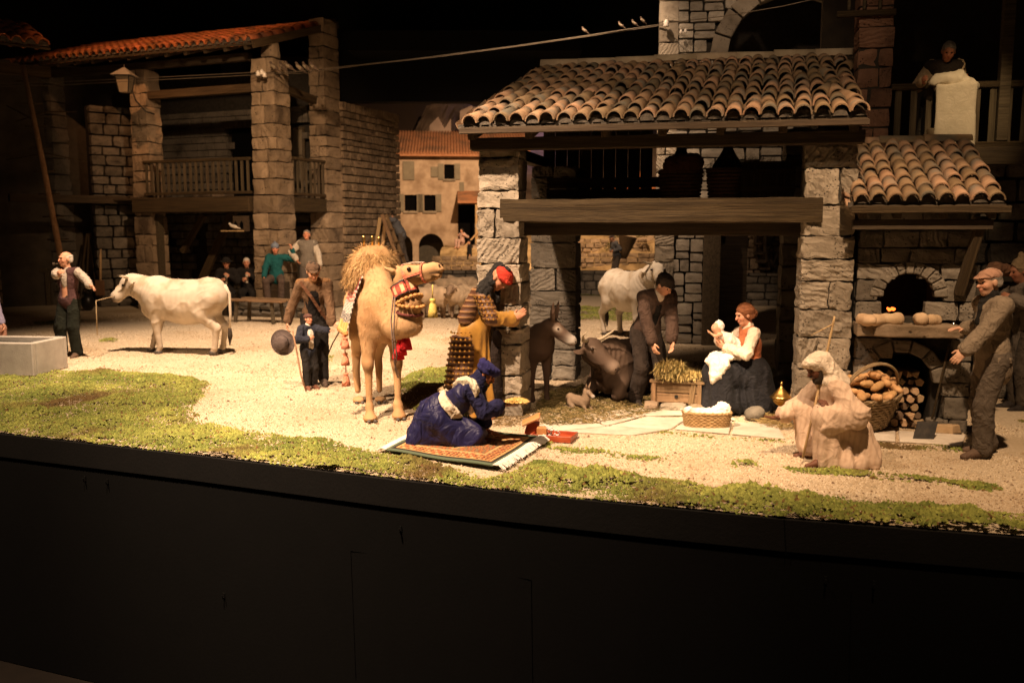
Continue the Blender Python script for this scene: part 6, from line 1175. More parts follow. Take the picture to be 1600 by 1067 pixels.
    for s_ in (1, -1):
        a = poll+l*s_*.075+u*.06; MB().tube([a, a+l*s_*horn_len*.45+u*.02, a+l*s_*horn_len*.8+u*horn_up*.6+d*.02, a+l*s_*horn_len*.85+u*horn_up*1.1+d*.06], [.028, .024, .015, .004], 8).build('horn', HORN, o, True)
        n_ = muz+d*.076+l*s_*.036+u*.015; MB().tube([n_-d*.01, n_+d*.006], [.014, .010], 7).build('nostril', M['eye'], o)
    p_ = muz+d*.06-u*.05; MB().tube([p_-l*.075-d*.05, p_-l*.045, p_+d*.02, p_+l*.045, p_+l*.075-d*.05], .006, 6).build('mouth', M['eye'], o, True)
    if not lying:
        for (x, y) in ft: MB().lathe([(.062, .0), (.058, .05), (.05, .06)], (x+.04, y, 0), 10, 1.2, 1).build('hoof', HOOF, o, True)
    if tail:
        z_ = 1.2+zb; pts = [(-.78, 0, z_), (-.87, .02, z_-.15), (-.88, .03, max(z_-.5, .2)), (-.86, .03, max(z_-.75, .12))]; t_ = MB().tube(pts, [.04, .028, .022, .02], 7).build('tail', HIDE, o, True, col=np.ones((28, 3))*np.array(col)); MB().tube([pts[-1], (-.86, .03, max(z_-.88, .09)), (-.85, .03, max(z_-1.05, .05))], [.03, .045, .008], 7).build('tail_tuft', dark_hair, t_, True)
    return o
cream = (.58, .50, .40)
P = G(287, 552)
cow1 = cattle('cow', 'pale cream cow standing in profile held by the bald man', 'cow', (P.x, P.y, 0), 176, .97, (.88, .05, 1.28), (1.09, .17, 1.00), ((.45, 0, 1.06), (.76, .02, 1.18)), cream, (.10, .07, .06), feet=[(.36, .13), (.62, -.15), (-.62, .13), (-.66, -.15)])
# halter and lead rope
W = lambda o, p: o.matrix_basis @ Vector(p)
RB = mat('rope', (.30, .22, .12), (.45, .34, .2), .9, 30, .5, 80)
bpy.context.view_layer.update()
def Wc(p): q = Matrix.LocRotScale(cow1.location, cow1.rotation_euler, cow1.scale) @ Vector(p); return q
pts = [Wc((1.08, .21, 1.10)), Wc((1.07, .215, 1.02)), D(150, 470, 14.2), D(151, 500, 14.25), D(152, 524, 14.3)]
mb = MB(); mb.tube(pts, .008, 6); mb.tube([Wc((.90, .155, 1.30)), Wc((.98, .165, 1.20)), Wc((1.05, .17, 1.12))], .009, 6); ringp = [Wc((1.07+.02*math.cos(a), .08+.105*math.cos(a), 1.09+.10*math.sin(a))) for a in np.linspace(0, 2*math.pi, 15)]; mb.tube(ringp, .009, 6); o = mb.build('lead_rope', RB, None, True); tag(o, 'thin rope halter hanging from the profile cow muzzle', 'rope')
P = G(996, 530)
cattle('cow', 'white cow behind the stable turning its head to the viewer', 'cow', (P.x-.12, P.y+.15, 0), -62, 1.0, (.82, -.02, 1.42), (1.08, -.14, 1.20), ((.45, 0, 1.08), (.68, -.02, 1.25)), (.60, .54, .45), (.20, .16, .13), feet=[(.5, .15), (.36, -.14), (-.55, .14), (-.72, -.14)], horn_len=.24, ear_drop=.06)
cattle('brown_ox', 'dark brown ox lying on straw with its head turned to the manger', 'ox', (1.46, 11.25, 0), -125, .92, (.98, -.02, .80), (1.06, .36, .56), ((.45, 0, .50), (.82, -.08, .68)), (.080, .051, .034), (.28, .21, .16), eye_ring=.7, lying=True, ear_drop=.05, horn_len=.24, horn_up=.2, nr=(.21, .135, .10))
# ---------------------------------------------------------------- donkeys
def donkey(name, label, loc, heading, s, col, lying=False, poll=(.80, 0, 1.24), muz=(1.16, 0, .98)):
    f = Field(.014); zb = 0 if not lying else -.50; poll = np.array(poll); muz = np.array(muz); d, l, u = head_frame(poll, muz); R = np.stack([d, l, u], 1); Z = lambda x, y, z: np.array((x, y, z+zb))
    f.cap(Z(-.42, 0, .86), Z(.32, 0, .85), .235, .235, .08); f.ell(Z(-.50, 0, .92), (.2, .2, .22), None, .08); f.ell(Z(.36, 0, .90), (.2, .18, .28), None, .08); f.cap(Z(.42, 0, .98), poll-d*.02-u*.04, .17, .115, .08)
    f.ell(poll+d*.06, (.13, .09, .105), R, .04); f.cap(poll+d*.08, muz, .095, .065, .04); f.ell(muz, (.075, .066, .068), R, .03); f.cap(poll+d*.1-u*.06, muz-u*.05, .055, .045, .03)
    for s_ in (1, -1):
        a = poll+l*s_*.055+u*.07; t = unit(u*.9-d*.45+l*s_*.38); f.cap(a, a+t*.16, .034, .040, .02); f.cap(a+t*.16, a+t*.31, .038, .010, .01); f.ell(poll+d*.13+l*s_*.075+u*.035, (.03, .016, .02), R, .015)
    if not lying:
        for x, y in ((.38, .11), (.32, -.11)): f.cap((.36, y, .78), (x, y, .40), .10, .052, .05); f.cap((x, y, .40), (x, y, .10), .05, .036, .02); f.cap((x, y, .1), (x+.02, y, .035), .04, .045, .02)
        for x, y in ((-.52, .11), (-.46, -.11)): f.cap((-.46, y*1.2, .84), (-.38, y*1.2, .62), .15, .10, .06); f.cap((-.38, y*1.2, .62), (x-.04, y, .42), .095, .05, .04); f.cap((x-.04, y, .42), (x, y, .10), .048, .036, .02); f.cap((x, y, .1), (x+.02, y, .035), .04, .045, .02)
    else:
        for s_ in (1, -1): f.cap((.36, s_*.13, .3), (.58, s_*.15, .08), .09, .05, .04); f.cap((.58, s_*.15, .07), (.82, s_*.14, .05), .05, .04, .02); f.cap((-.4, s_*.15, .3), (-.1, s_*.24, .12), .15, .08, .05); f.cap((-.1, s_*.24, .1), (-.36, s_*.26, .06), .06, .04, .03)
        f.box((0, 0, -.2), (2, 2, .205), None, .01, .01, -1)
    def colf(V):
        c = np.ones((len(V), 3))*np.array(col)*(1+.12*sinoise(V, 2, 8, 3))[:, None]; m_ = np.clip(gauss(V, muz+d*.03, (.10, .10, .10))*1.5, 0, 1); c = c*(1-m_)+np.array((.42, .38, .33))*m_
        e_ = np.clip(sum(gauss(V, poll+d*.13+l*s_*.09+u*.035, (.055, .05, .045)) for s_ in (1, -1)), 0, .8); c = c*(1-e_)+np.array((.36, .30, .24))*e_
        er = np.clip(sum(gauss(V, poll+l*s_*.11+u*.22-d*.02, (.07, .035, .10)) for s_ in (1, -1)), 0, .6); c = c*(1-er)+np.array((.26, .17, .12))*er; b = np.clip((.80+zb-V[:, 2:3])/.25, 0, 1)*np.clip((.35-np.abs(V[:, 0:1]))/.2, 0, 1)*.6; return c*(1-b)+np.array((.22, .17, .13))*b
    o = fobj(name, f, HIDE, None, 2, lambda V: .003*sinoise(V, 7, 3, 2), colf); place(o, loc, heading, s); tag(o, label, 'donkey')
    eyes(o, [poll+d*.135+l*s_*.086+u*.036 for s_ in (1, -1)], .019)
    for s_ in (1, -1): n_ = muz+d*.06+l*s_*.03+u*.02; MB().tube([n_-d*.008, n_+d*.010], [.016, .011], 7).build('nostril', M['eye'], o)
    p_ = muz+d*.05-u*.045; MB().tube([p_-l*.05-d*.02, p_+d*.015, p_+l*.05-d*.02], .007, 6).build('mouth', mat('mouth_line', (.22, .06, .05), None, .6), o, True)
    f = Field(.014); n0 = Z(.40, 0, 1.12); f.chain([n0, (n0+poll)/2+u*.09, poll+u*.11], [.03, .04, .03], .02); fobj('mane', f, dark_hair, o, 1, lambda V: .008*sinoise(V, 16, 3, 2))
    if not lying: MB().tube([(-.66, 0, 1.0), (-.74, 0, .8), (-.74, 0, .5), (-.73, 0, .3)], [.03, .022, .03, .006], 7).build('tail', dark_hair, o, True)
    return o
P = G(862, 632); donkey('donkey', 'dark brown donkey with pale muzzle standing between the stable pillars', (P.x-.28, P.y+.42, 0), -62, .82, (.090, .055, .036), poll=(.68, .0, 1.18), muz=(.90, .22, .97))
P = G(905, 641); donkey('donkey_foal', 'tiny grey brown donkey foal lying in front of the dark ox', (P.x, P.y+.06, 0), -50, .28, (.24, .17, .11), True, poll=(.46, .0, .86), muz=(.78, .06, .64))
# ---------------------------------------------------------------- sheep
f = Field(.02); f.cap((-.28, 0, .48), (.22, 0, .50), .21, .2, .06); f.cap((.26, 0, .58), (.42, 0, .66), .13, .1, .05); f.ell((.47, 0, .66), (.11, .075, .08), None, .03); f.cap((.5, 0, .65), (.60, 0, .56), .07, .045, .03)
for s_ in (1, -1):
    f.ell((.43, s_*.11, .68), (.03, .06, .02), None, .02)
    for x in (.18, -.30): f.cap((x, s_*.1, .4), (x, s_*.1, .03), .06, .032, .03)
shp = fobj('sheep', f, HIDE, None, 1, lambda V: .018*np.clip(sinoise(V, 3.2, 5, 2), -1, 1)*(V[:, 2] > .25)*(V[:, 0] < .36), lambda V: np.where((V[:, 2:3] < .26) | (V[:, 0:1] > .44), np.array([[.30, .21, .14]]), np.array([[.56, .42, .28]]))*(1+.12*sinoise(V, 5, 4, 2))[:, None])
eyes(shp, [(.52, .07, .68), (.52, -.07, .68)], .014)
flock = [(672, 498, 200, 'sheep grazing directly behind the camel chin'), (690, 490, 150, 'sheep facing away beside the golden camel tassel'), (718, 497, 250, 'nearest tan sheep left of the turbaned king'), (738, 502, 300, 'sheep partly hidden by the turbaned king shoulder'), (704, 474, 185, 'sheep at the back of the flock below the yard wall'), (724, 470, 170, 'rearmost sheep of the flock beside the stable pillar'), (655, 492, 20, 'sheep half hidden behind the camel head'), (744, 486, 210, 'sheep by the stable pillar behind the king')]
for i, (u_, v_, a, lb) in enumerate(flock):
    q = G(u_, v_); o = shp if i == 0 else shp.copy()
    if i: link(o)
    place(o, q, a, random.uniform(.95, 1.12)); tag(o, lb, 'sheep', 'flock of sheep behind the camel')
    if i:
        for ch in list(shp.children): c2 = ch.copy(); link(c2, o)
# ---------------------------------------------------------------- camel
CB = Vector((-1.55, 10.2, 0)); CH = -72
def C(u_, v_, Y): return LW(D(u_, v_, Y), CB, CH)
f = Field(.014)
f.cap((-.55, 0, 1.28), (.36, 0, 1.24), .23, .235, .1); f.ell((.38, 0, 1.20), (.21, .22, .32), None, .1); f.ell((.44, 0, 1.02), (.15, .16, .17), None, .08); f.ell((-.62, 0, 1.25), (.18, .20, .25), None, .1); f.ell((-.10, 0, 1.52), (.32, .17, .22), None, .12); f.cap((.32, 0, 1.44), (-.1, 0, 1.64), .12, .14, .1)
NK = [(.50, .02, 1.20), (.78, .10, 1.06), (.98, .18, 1.10), (1.01, .19, 1.32), (.92, .12, 1.55)]
f.chain(NK, [.19, .135, .118, .105, .095], .08); poll = np.array((.90, .10, 1.60)); muz = np.array((1.17, .43, 1.685)); d, l, u = head_frame(poll, muz); R = np.stack([d, l, u], 1)
f.ell(poll+d*.09, (.14, .098, .105), R, .04); f.cap(poll+d*.12, muz-d*.05, .095, .072, .04); f.ell(muz-d*.02+u*.008, (.09, .068, .062), R, .03); f.ell(muz+d*.040-u*.018, (.055, .055, .036), R, .02); f.cap(poll+d*.12-u*.075, muz-d*.03-u*.070, .062, .045, .03); f.ell(muz-u*.075+d*.005, (.06, .042, .026), R, .012)
for s_ in (1, -1):
    a = poll-d*.02+l*s_*.09+u*.06; f.cap(a, a+l*s_*.05+u*.05-d*.06, .034, .016, .02); f.ell(poll+d*.17+l*s_*.07+u*.05, (.035, .02, .022), R, .02)
for (x, y) in ((.46, -.17), (.45, .15)): sy = 1 if y > 0 else -1; f.cap((.40, sy*.14, 1.10), (.42, y, .66), .13, .068, .08); f.ell((.45, y, .60), (.066, .06, .075), None, .04); f.cap((.43, y, .58), (x, y, .16), .05, .038, .03); f.ell((x, y, .15), (.05, .046, .055), None, .03); f.cap((x, y, .13), (x+.05, y, .05), .045, .055, .03); f.ell((x+.05, y, .035), (.105, .078, .04), None, .03)
for (x, y) in ((-.66, -.14), (-.60, .12)): sy = 1 if y > 0 else -1; f.cap((-.58, sy*.13, 1.2), (-.45, sy*.15, .86), .17, .10, .08); f.cap((-.45, sy*.15, .86), (x-.06, y, .58), .095, .052, .04); f.cap((x-.06, y, .58), (x, y, .14), .048, .038, .03); f.ell((x+.05, y, .035), (.10, .075, .04), None, .03)
f.box((0, 0, -.2), (2, 2, .204), None, .01, .01, -1)
def ccol(V):
    n_ = (.5+.5*np.clip(sinoise(V, 1.6, 4, 3), -1, 1))[:, None]; c = np.array([[.40, .225, .10]])*(1-n_)+np.array([[.53, .34, .175]])*n_; k_ = sum(gauss(V, (.46, y, .58), (.09, .1, .07)) for y in (-.17, .15)); c = c*(1-.45*np.clip(k_, 0, 1)); return c
cl = fobj('camel', f, HIDE, None, 2, lambda V: .012*(np.clip(1-np.abs(sinoise(V, 1.4, 7, 2))*1.5, 0, 1)**2-.3), ccol); place(cl, CB, CH); tag(cl, 'tan camel in decorated harness carrying a shaggy fur saddle', 'camel')
eyes(cl, [poll+d*.175+l*s_*.095+u*.05 for s_ in (1, -1)], .024)
for s_ in (1, -1):
    n_ = muz+d*.055+l*s_*.036+u*.026; MB().tube([n_-l*.008, n_+d*.018], [.013, .006], 6).build('nostril', M['eye'], cl)
    MB().tube([muz+d*.085-u*.035, muz+d*.03+l*s_*.060-u*.040, muz-d*.05+l*s_*.070-u*.036], .004, 5).build('mouth', dark_hair, cl, True)
for (x, y) in ((.46, -.17), (.45, .15), (-.66, -.14), (-.60, .12)):
    for q in (-1, 1): MB().lathe([(.02, 0), (.025, .012), (.012, .03)], (x+.165, y+q*.035, .006), 8).build('toenail', HOOF, cl, True)
# shag on shoulders, throat and hump pad: strands
def shag(name, cen, rad, n_, ln, th, cols, parent, keep=None, droop=.6, seed=1):
    r = np.random.default_rng(seed); V = []; F = []; C_ = []
    for _ in range(n_):
        q = r.normal(size=3); q /= np.linalg.norm(q); p = np.array(cen)+q*np.array(rad)
        if keep is not None and not keep(p, q): continue
        nn = unit(q/np.array(rad)); dr = unit(nn*.30+np.array((0, 0, -droop))+r.normal(size=3)*.30); L = r.uniform(*ln); s_ = unit(np.cross(nn, dr)); b = len(V); m_ = p+dr*L*.5+nn*L*.12; e_ = p+dr*L+np.array((0, 0, -L*.12))
        V += [p-s_*th, p+s_*th, m_+s_*th*.8, m_-s_*th*.8, e_]; F += [(b, b+1, b+2, b+3), (b+3, b+2, b+4)]; c = np.array(cols[r.integers(len(cols))])*r.uniform(.75, 1.2); C_ += [c]*5
    return mobj(name, np.array(V), F, HIDE, parent, False, np.array(C_))
def coat(name, src, n_, ln, th, cols, keep, lift=.25, seed=9):
    """short hairs rooted on a mesh, combed down and back"""
    r = np.random.default_rng(seed); me = src.data; nv = len(me.vertices); P_ = np.empty(nv*3); N_ = np.empty(nv*3); me.vertices.foreach_get('co', P_); me.vertices.foreach_get('normal', N_); P_ = P_.reshape(-1, 3); N_ = N_.reshape(-1, 3)
    k_ = r.integers(0, nv, n_); P_, N_ = P_[k_]+r.normal(size=(n_, 3))*.006, N_[k_]; ok = keep(P_, N_); P_, N_ = P_[ok], N_[ok]; n_ = len(P_); g_ = np.array((-.45, 0, -.9))+r.normal(size=(n_, 3))*.35; t_ = g_-N_*(g_*N_).sum(1, keepdims=True); t_ /= np.maximum(np.linalg.norm(t_, axis=1, keepdims=True), 1e-6); d_ = t_+N_*lift; L_ = r.uniform(*ln, (n_, 1)); s_ = np.cross(N_, t_)*th
    V_ = np.stack([P_-s_-N_*.003, P_+s_-N_*.003, P_+d_*L_], 1).reshape(-1, 3); F_ = np.arange(n_*3).reshape(-1, 3); c_ = np.array(cols)[r.integers(0, len(cols), n_)]*r.uniform(.8, 1.2, (n_, 1)); return mobj(name, V_, F_, HIDE, src, False, np.repeat(c_, 3, 0))
coat('hair', cl, 20000, (.018, .034), .0026, [(.44, .26, .125), (.36, .20, .09), (.54, .35, .19)], lambda P_, N_: (P_[:, 2] > .75) & (P_[:, 2] < 1.75) & ~((P_[:, 0] > .80) & (P_[:, 2] > 1.45)))
pc = (-.16, 0, 1.68); pr = (.30, .26, .23)
f = Field(.016); f.ell(pc, pr, None, .03); f.ell((-.16, -.17, 1.58), (.26, .14, .19), None, .05); fobj('fur_saddle', f, HIDE, cl, 1, lambda V: .015*sinoise(V, 3, 4, 2), lambda V: np.ones((len(V), 3))*np.array([.36, .22, .10]))
fc = [(.52, .32, .13), (.40, .23, .085), (.66, .45, .22), (.22, .12, .045)]
shag('saddle_hair', pc, pr, 9000, (.07, .14), .0024, fc, cl, lambda p, q: q[2] > -.45, .75); shag('saddle_hair', (-.16, -.17, 1.58), (.26, .14, .19), 4200, (.07, .14), .0024, fc, cl, lambda p, q: q[2] > -.6, .8, 4)
hc = [(.50, .34, .19), (.40, .25, .13), (.58, .41, .25)]

for (a, b, c) in ((-.05, -.10, 1.0), (.05, -.02, 1.0), (.08, .05, .9)): MB().lathe([(.012, 0), (.010, .05*c), (.020, .06*c), (.012, .075*c), (.020, .10*c), (.016, .12*c), (.004, .13*c)], (-.12+a, b, 1.89), 10).build('brass_knob', M['brass'], cl, True)
# striped saddle cloth on the near flank with orange fringe
def pattern_mat(name, cols, nx, nz, seed=0):
    m_ = bpy.data.materials.new(name); m_.use_nodes = True; nt = m_.node_tree; bs = nt.nodes['Principled BSDF']; bs.inputs['Roughness'].default_value = .95; bs.inputs['Specular IOR Level'].default_value = .1; at = nt.nodes.new('ShaderNodeAttribute'); at.attribute_name = 'Col'; nt.links.new(at.outputs['Color'], bs.inputs[0]); return m_
WOV = pattern_mat('woven_wool', None, 1, 1)
def woven(name, pfun, nu, nv, cfun, parent, th=.008):
    """grid cloth: pfun(s,t)->point, cfun(s,t)->colour"""
    V = []; C_ = []
    for i in range(nu+1):
        for j in range(nv+1): V.append(pfun(i/nu, j/nv)); C_.append(cfun(i/nu, j/nv))
    F = [(i*(nv+1)+j, (i+1)*(nv+1)+j, (i+1)*(nv+1)+j+1, i*(nv+1)+j+1) for i in range(nu) for j in range(nv)]
    o = mobj(name, V, F, WOV, parent, True, np.array(C_)); sd = o.modifiers.new('s', 'SOLIDIFY'); sd.thickness = th; return o
def blanket(s, t):
    x = -.42+.62*s; a = t*1.0; y = -.17-.20*t**.8-.015*math.sin(s*18)*t; z = 1.56-.62*t+.01*math.sin(s*9); return (x, y, z)
def bcol(s, t):
    if s > .93 or s < .06: return (.02, .016, .014) if int(t*34) % 3 else (.5, .45, .38)
    if t < .26: return (.025, .022, .03) if int(s*16) % 2 else (.30, .05, .05)
    if t < .46: return (.62, .17, .13) if int(t*60) % 4 else (.75, .5, .42)
    if t < .66: return (.55, .50, .44) if int(s*24+t*40) % 3 else (.12, .11, .11)
    if t < .84: return (.04, .04, .05) if int(s*30) % 2 == int(t*40) % 2 else (.42, .38, .33)
    return (.55, .30, .10) if int(s*26) % 3 else (.65, .45, .2)
woven('saddle_cloth', blanket, 40, 44, bcol, cl)
woven('saddle_cloth', lambda s, t: (blanket(s, t)[0], -blanket(s, t)[1], blanket(s, t)[2]), 20, 24, lambda s, t: (.02, .018, .02), cl)
orange = cloth('orange_wool', (.55, .24, .08), (.68, .36, .14))
f = Field(.012)
for i in range(16): x = -.40+.60*i/15; f.ell((x, -.375, .93+.012*(i % 2)), (.03, .03, .035), None, .008)
fobj('orange_fringe', f, orange, cl, 1)
def tassel(name, top, ln, r, m, parent, cord=.0):
    mb = MB()
    if cord: mb.tube([(top[0], top[1], top[2]+cord), top], .007, 6)
    mb.lathe([(.3*r, 0), (.55*r, -.04*ln), (.6*r, -.15*ln), (.42*r, -.22*ln), (.62*r, -.3*ln), (.85*r, -.65*ln), (1.0*r, -ln), (.2*r, -ln)], top, 12, capb=False); o = mb.build(name, m, parent, True)
    for i in range(10): a = i*.628; MB()  # strands are folded into the skirt below
    return o
coral = cloth('coral_wool', (.58, .20, .12), (.68, .28, .17)); red = cloth('scarlet_wool', (.50, .015, .02), (.62, .03, .035)); gw = mat('gold_thread', (.58, .42, .08), (.72, .55, .16), .45, 60, .5, 120, spec=.5)
for x, z, L in ((.12, .92, .12), (.20, .90, .13), (.17, .72, .14), (.19, .50, .15)): tassel('coral_tassel', (x, -.385, z), L, .05, coral, cl, .06 if z > .8 else .2)
tassel('golden_tassel', tuple(C(676, 466, 9.2)), .20, .055, gw, cl, .14)
for q, z in ((C(626, 528, 9.45), .16), (C(634, 521, 9.42), .15), (C(622, 538, 9.5), .14)): tassel('red_tassel', tuple(q), z*1.15, .07, red, cl, .05)
# neck bands, bridle and reins
def ring_on_neck(t, rr, n_=26):
    i = min(int(t), len(NK)-2); a, b = np.array(NK[i]), np.array(NK[i+1]); c = a+(b-a)*(t-i); ax = unit(b-a); y = unit(np.cross(ax, (1, 0, .3))); x = np.cross(y, ax); return [c+(x*math.cos(g_)+y*math.sin(g_))*rr for g_ in np.linspace(0, 2*math.pi, n_)], ax, c
rg, ax, cc = ring_on_neck(3.62, .138)
woven('neck_band', lambda s, t: tuple(cc+(rg[min(int(s*25), 24)]*(1-(s*25 % 1))+rg[min(int(s*25)+1, 25)]*(s*25 % 1)-cc)+ax*(t-.5)*.14), 75, 14, lambda s, t: (.04, .035, .03) if t < .1 or t > .9 else ((.62, .12, .07) if (math.cos(s*50)*math.cos((t-.5)*7) > .25) else ((.60, .48, .28) if math.cos(s*50+3.1) > .35 else (.30, .06, .05))), cl)
f = Field(.007)
for k_ in (0, 1):
    rg2, _, _ = ring_on_neck(3.16-.20*k_, .140, 18)
    for p in rg2[:-1]: f.ell(p, (.0235, .0235, .020), None, .002)
fobj('braided_collar', f, mat('braid', (.42, .20, .06), (.58, .32, .12), .85, 20, .4, 60), cl, 1)
f = Field(.010); rg3, _, _ = ring_on_neck(2.55, .13, 20); f.chain(rg3, [.016]*20, .01); fobj('neck_strap', f, cloth('dark_red_band', (.10, .03, .025)), cl, 1)
red2 = cloth('coral_band', (.50, .16, .10)); HP = lambda a, b, c: poll+d*a+l*b+u*c
def hring(a, rr, w_, m_, nm, tilt=0):
    pts = [HP(a+tilt*math.sin(g_), rr[0]*math.cos(g_), rr[1]*math.sin(g_)+rr[2]) for g_ in np.linspace(0, 2*math.pi, 21)]; nr = [tuple(l*math.cos(g_)+u*math.sin(g_)) for g_ in np.linspace(0, 2*math.pi, 21)]; strip_part(nm, pts, w_, m_, cl, .006, nr)
hring(.30, (.098, .102, -.018), .024, red2, 'noseband'); hring(.11, (.108, .125, -.012), .03, red2, 'browband', -.03)
for s_ in (1, -1): strip_part('cheek_strap', [HP(.10, s_*.108, -.03), HP(.20, s_*.104, -.02), HP(.31, s_*.098, -.01)], .022, red2, cl, .006, tuple(l*s_)); strip_part('bridle_strap', [HP(.08, s_*.05, .108), HP(.2, s_*.045, .112), HP(.30, s_*.04, .088)], .016, cloth('white_strap', (.5, .4, .32)), cl, .006, tuple(u))
lr = cloth('grey_rein', (.20, .15, .13))
mb = MB()
for s_, q in ((-1, [C(618, 440, 9.32), C(617, 480, 9.22), C(615, 520, 9.25), C(620, 555, 9.35), C(617, 575, 9.4), C(622, 590, 9.45)]), (-1, [C(616, 450, 9.33), C(611, 500, 9.25), C(613, 530, 9.28), C(617, 570, 9.38), C(624, 586, 9.45)])): mb.tube([tuple(HP(.30, -.085, -.03)), tuple(HP(.05, -.10, -.05))]+[tuple(p) for p in q], .008, 6)
mb.build('reins', lr, cl, True)
# ================================================================ things on the ground and on the loft
wicker = mat('wicker', (.34, .21, .09), (.56, .38, .18), .8, 20, .5, 60)
def basket(name, label, loc, rz, w, d, h, flare=1.15, handle=None, m=None, rows=9, cat='basket', nst=28):
    """woven walls: uprights and wound rows that pass in and out, so the weave is relief"""
    b = empty(name, loc, rz, label, cat); m = m or wicker; mb = MB()
    for r in range(rows):
        t = (r+.5)/rows; k = 1/flare+(1-1/flare)*t; pts = []
        for i in range(nst*2+1):
            a = 2*math.pi*i/(nst*2); off = .006*(1 if (i+r) % 2 else -1); ca, sa = math.cos(a), math.sin(a); e = .8
            pts.append(((w/2*k+off)*np.sign(ca)*abs(ca)**e, (d/2*k+off)*np.sign(sa)*abs(sa)**e, t*h))
        mb.tube(pts, h/rows*.52, 5, False)
    mb.build('woven_wall', m, b, True); mb = MB(); pts = []
    for rr in (0, 1):
        pts = [((w/2+.008*math.cos(i*2+rr*3.1))*np.sign(math.cos(a))*abs(math.cos(a))**.8, (d/2+.008*math.cos(i*2+rr*3.1))*np.sign(math.sin(a))*abs(math.sin(a))**.8, h+.008*math.sin(i*2+rr*3.1)) for i, a in enumerate(np.linspace(0, 2*math.pi, 49))]; mb.tube(pts, .011, 6, False)
    mb.build('rim', m, b, True); MB().lathe([(.5/flare*.96, .004), (.5/flare*.96, .02)], (0, 0, 0), 24, w, d).build('base', m, b)
    if handle:
        mb = MB()
        for q in (-.012, .012): mb.tube([(0 if handle[0] == 'y' else math.cos(a)*w/2, math.cos(a)*d/2 if handle[0] == 'y' else q, h+math.sin(a)*handle[1]) if handle[0] != 'y' else (q, math.cos(a)*d/2, h+math.sin(a)*handle[1]) for a in np.linspace(0, math.pi, 17)], .012, 6)
        mb.build('handle', m, b, True)
    return b
# manger
mg = empty('manger', G(1058, 636), math.radians(-14), 'rough timber manger on a stone footing filled with hay', 'manger')
MG = mat('old_wood', (.14, .085, .042), (.30, .19, .10), .8, 3.2, .5, 12, rnd=.15, stretch=(.6, 9, 9)); M['mg'] = MG
Wm, Dm = .56, .36
for k_, z in enumerate((.165, .30)): board(mg, 'side_plank', (-Wm/2+.03, -Dm/2, z), (Wm/2-.03, -Dm/2, z), .035, .125, 'mg'); board(mg, 'side_plank', (-Wm/2+.03, Dm/2, z), (Wm/2-.03, Dm/2, z), .035, .125, 'mg'); board(mg, 'end_plank', (-Wm/2, -Dm/2, z), (-Wm/2, Dm/2, z), .035, .125, 'mg'); board(mg, 'end_plank', (Wm/2, -Dm/2, z), (Wm/2, Dm/2, z), .035, .125, 'mg')
for x in (-Wm/2+.02, Wm/2-.02):
    for y in (-Dm/2-.02, Dm/2+.02): board(mg, 'corner_post', (x, y, .06), (x, y, .40), .055, .05, 'mg', (1, 0, 0))
board(mg, 'strap_board', (.16, -Dm/2-.03, .09), (.20, -Dm/2-.03, .385), .06, .02, 'mg', (0, 1, 0)); board(mg, 'top_rail', (-Wm/2-.03, -Dm/2-.005, .39), (Wm/2+.04, -Dm/2-.005, .385), .10, .035, 'mg')
inst('footing_stone', stone_data(.16, .2, .12, 5, 4, .03, .01, 6, M['stone_warm']), mg, (-.28, -.24, .055)); inst('footing_stone', stone_data(.3, .2, .1, 6, 4, .03, .012, 6, M['stone']), mg, (-.03, -.25, .05)); inst('footing_stone', stone_data(.2, .18, .09, 7, 4, .03, .012, 6, M['stone_warm']), mg, (.24, -.24, .045))
MB().lathe([(.022, -.008), (.022, .008)], (0, 0, 0), 12).build('ring', M['iron'], mg).matrix_local = Matrix.Translation((.0, -Dm/2-.025, .19)) @ Matrix.Rotation(math.pi/2, 4, 'X')
def hay(name, cen, rad, n_, ln, cols, label, seed=2):
    r = np.random.default_rng(seed); V = []; F = []; C_ = []
    for _ in range(n_):
        q = r.normal(size=3); q /= np.linalg.norm(q); q *= r.random()**.45; p = np.array(cen)+q*np.array(rad); dd = unit(r.normal(size=3)*np.array((1, 1, .7))); L = r.uniform(*ln); s_ = unit(np.cross(dd, (.1, .2, 1)))*.0022; b = len(V); c2 = p+dd*L*.5; c1 = p-dd*L*.5+np.array((0, 0, -.15*L))
        V += [c1-s_, c1+s_, p+s_+(0, 0, .004), p-s_+(0, 0, .004), c2]; F += [(b, b+1, b+2, b+3), (b+3, b+2, b+4)]; c = np.array(cols[r.integers(len(cols))])*r.uniform(.7, 1.3); C_ += [c]*5
    return stuff(mobj(name, np.array(V), F, GM, None, False, np.array(C_)), label, 'hay')
mg.scale = (1, 1, .86); hp_ = D(1048, 577, 10.25); hay('hay', hp_, (.19, .14, .10), 3400, (.07, .18), [(.42, .31, .11), (.26, .19, .07), (.55, .42, .18), (.20, .17, .06)], 'heap of yellowish hay on the manger under the bending man hands'); hay('hay', D(1072, 585, 10.25), (.20, .14, .03), 1300, (.07, .16), [(.72, .56, .24), (.55, .42, .17)], 'pale hay spread along the manger rail')
hay('hay', SL(2.9, 1.3, 2.78), (.5, .3, .16), 1800, (.08, .2), [(.14, .11, .04), (.10, .08, .03)], 'dark brown hay stored on the loft beside the crate')  # loft hay coloured in two dark browns
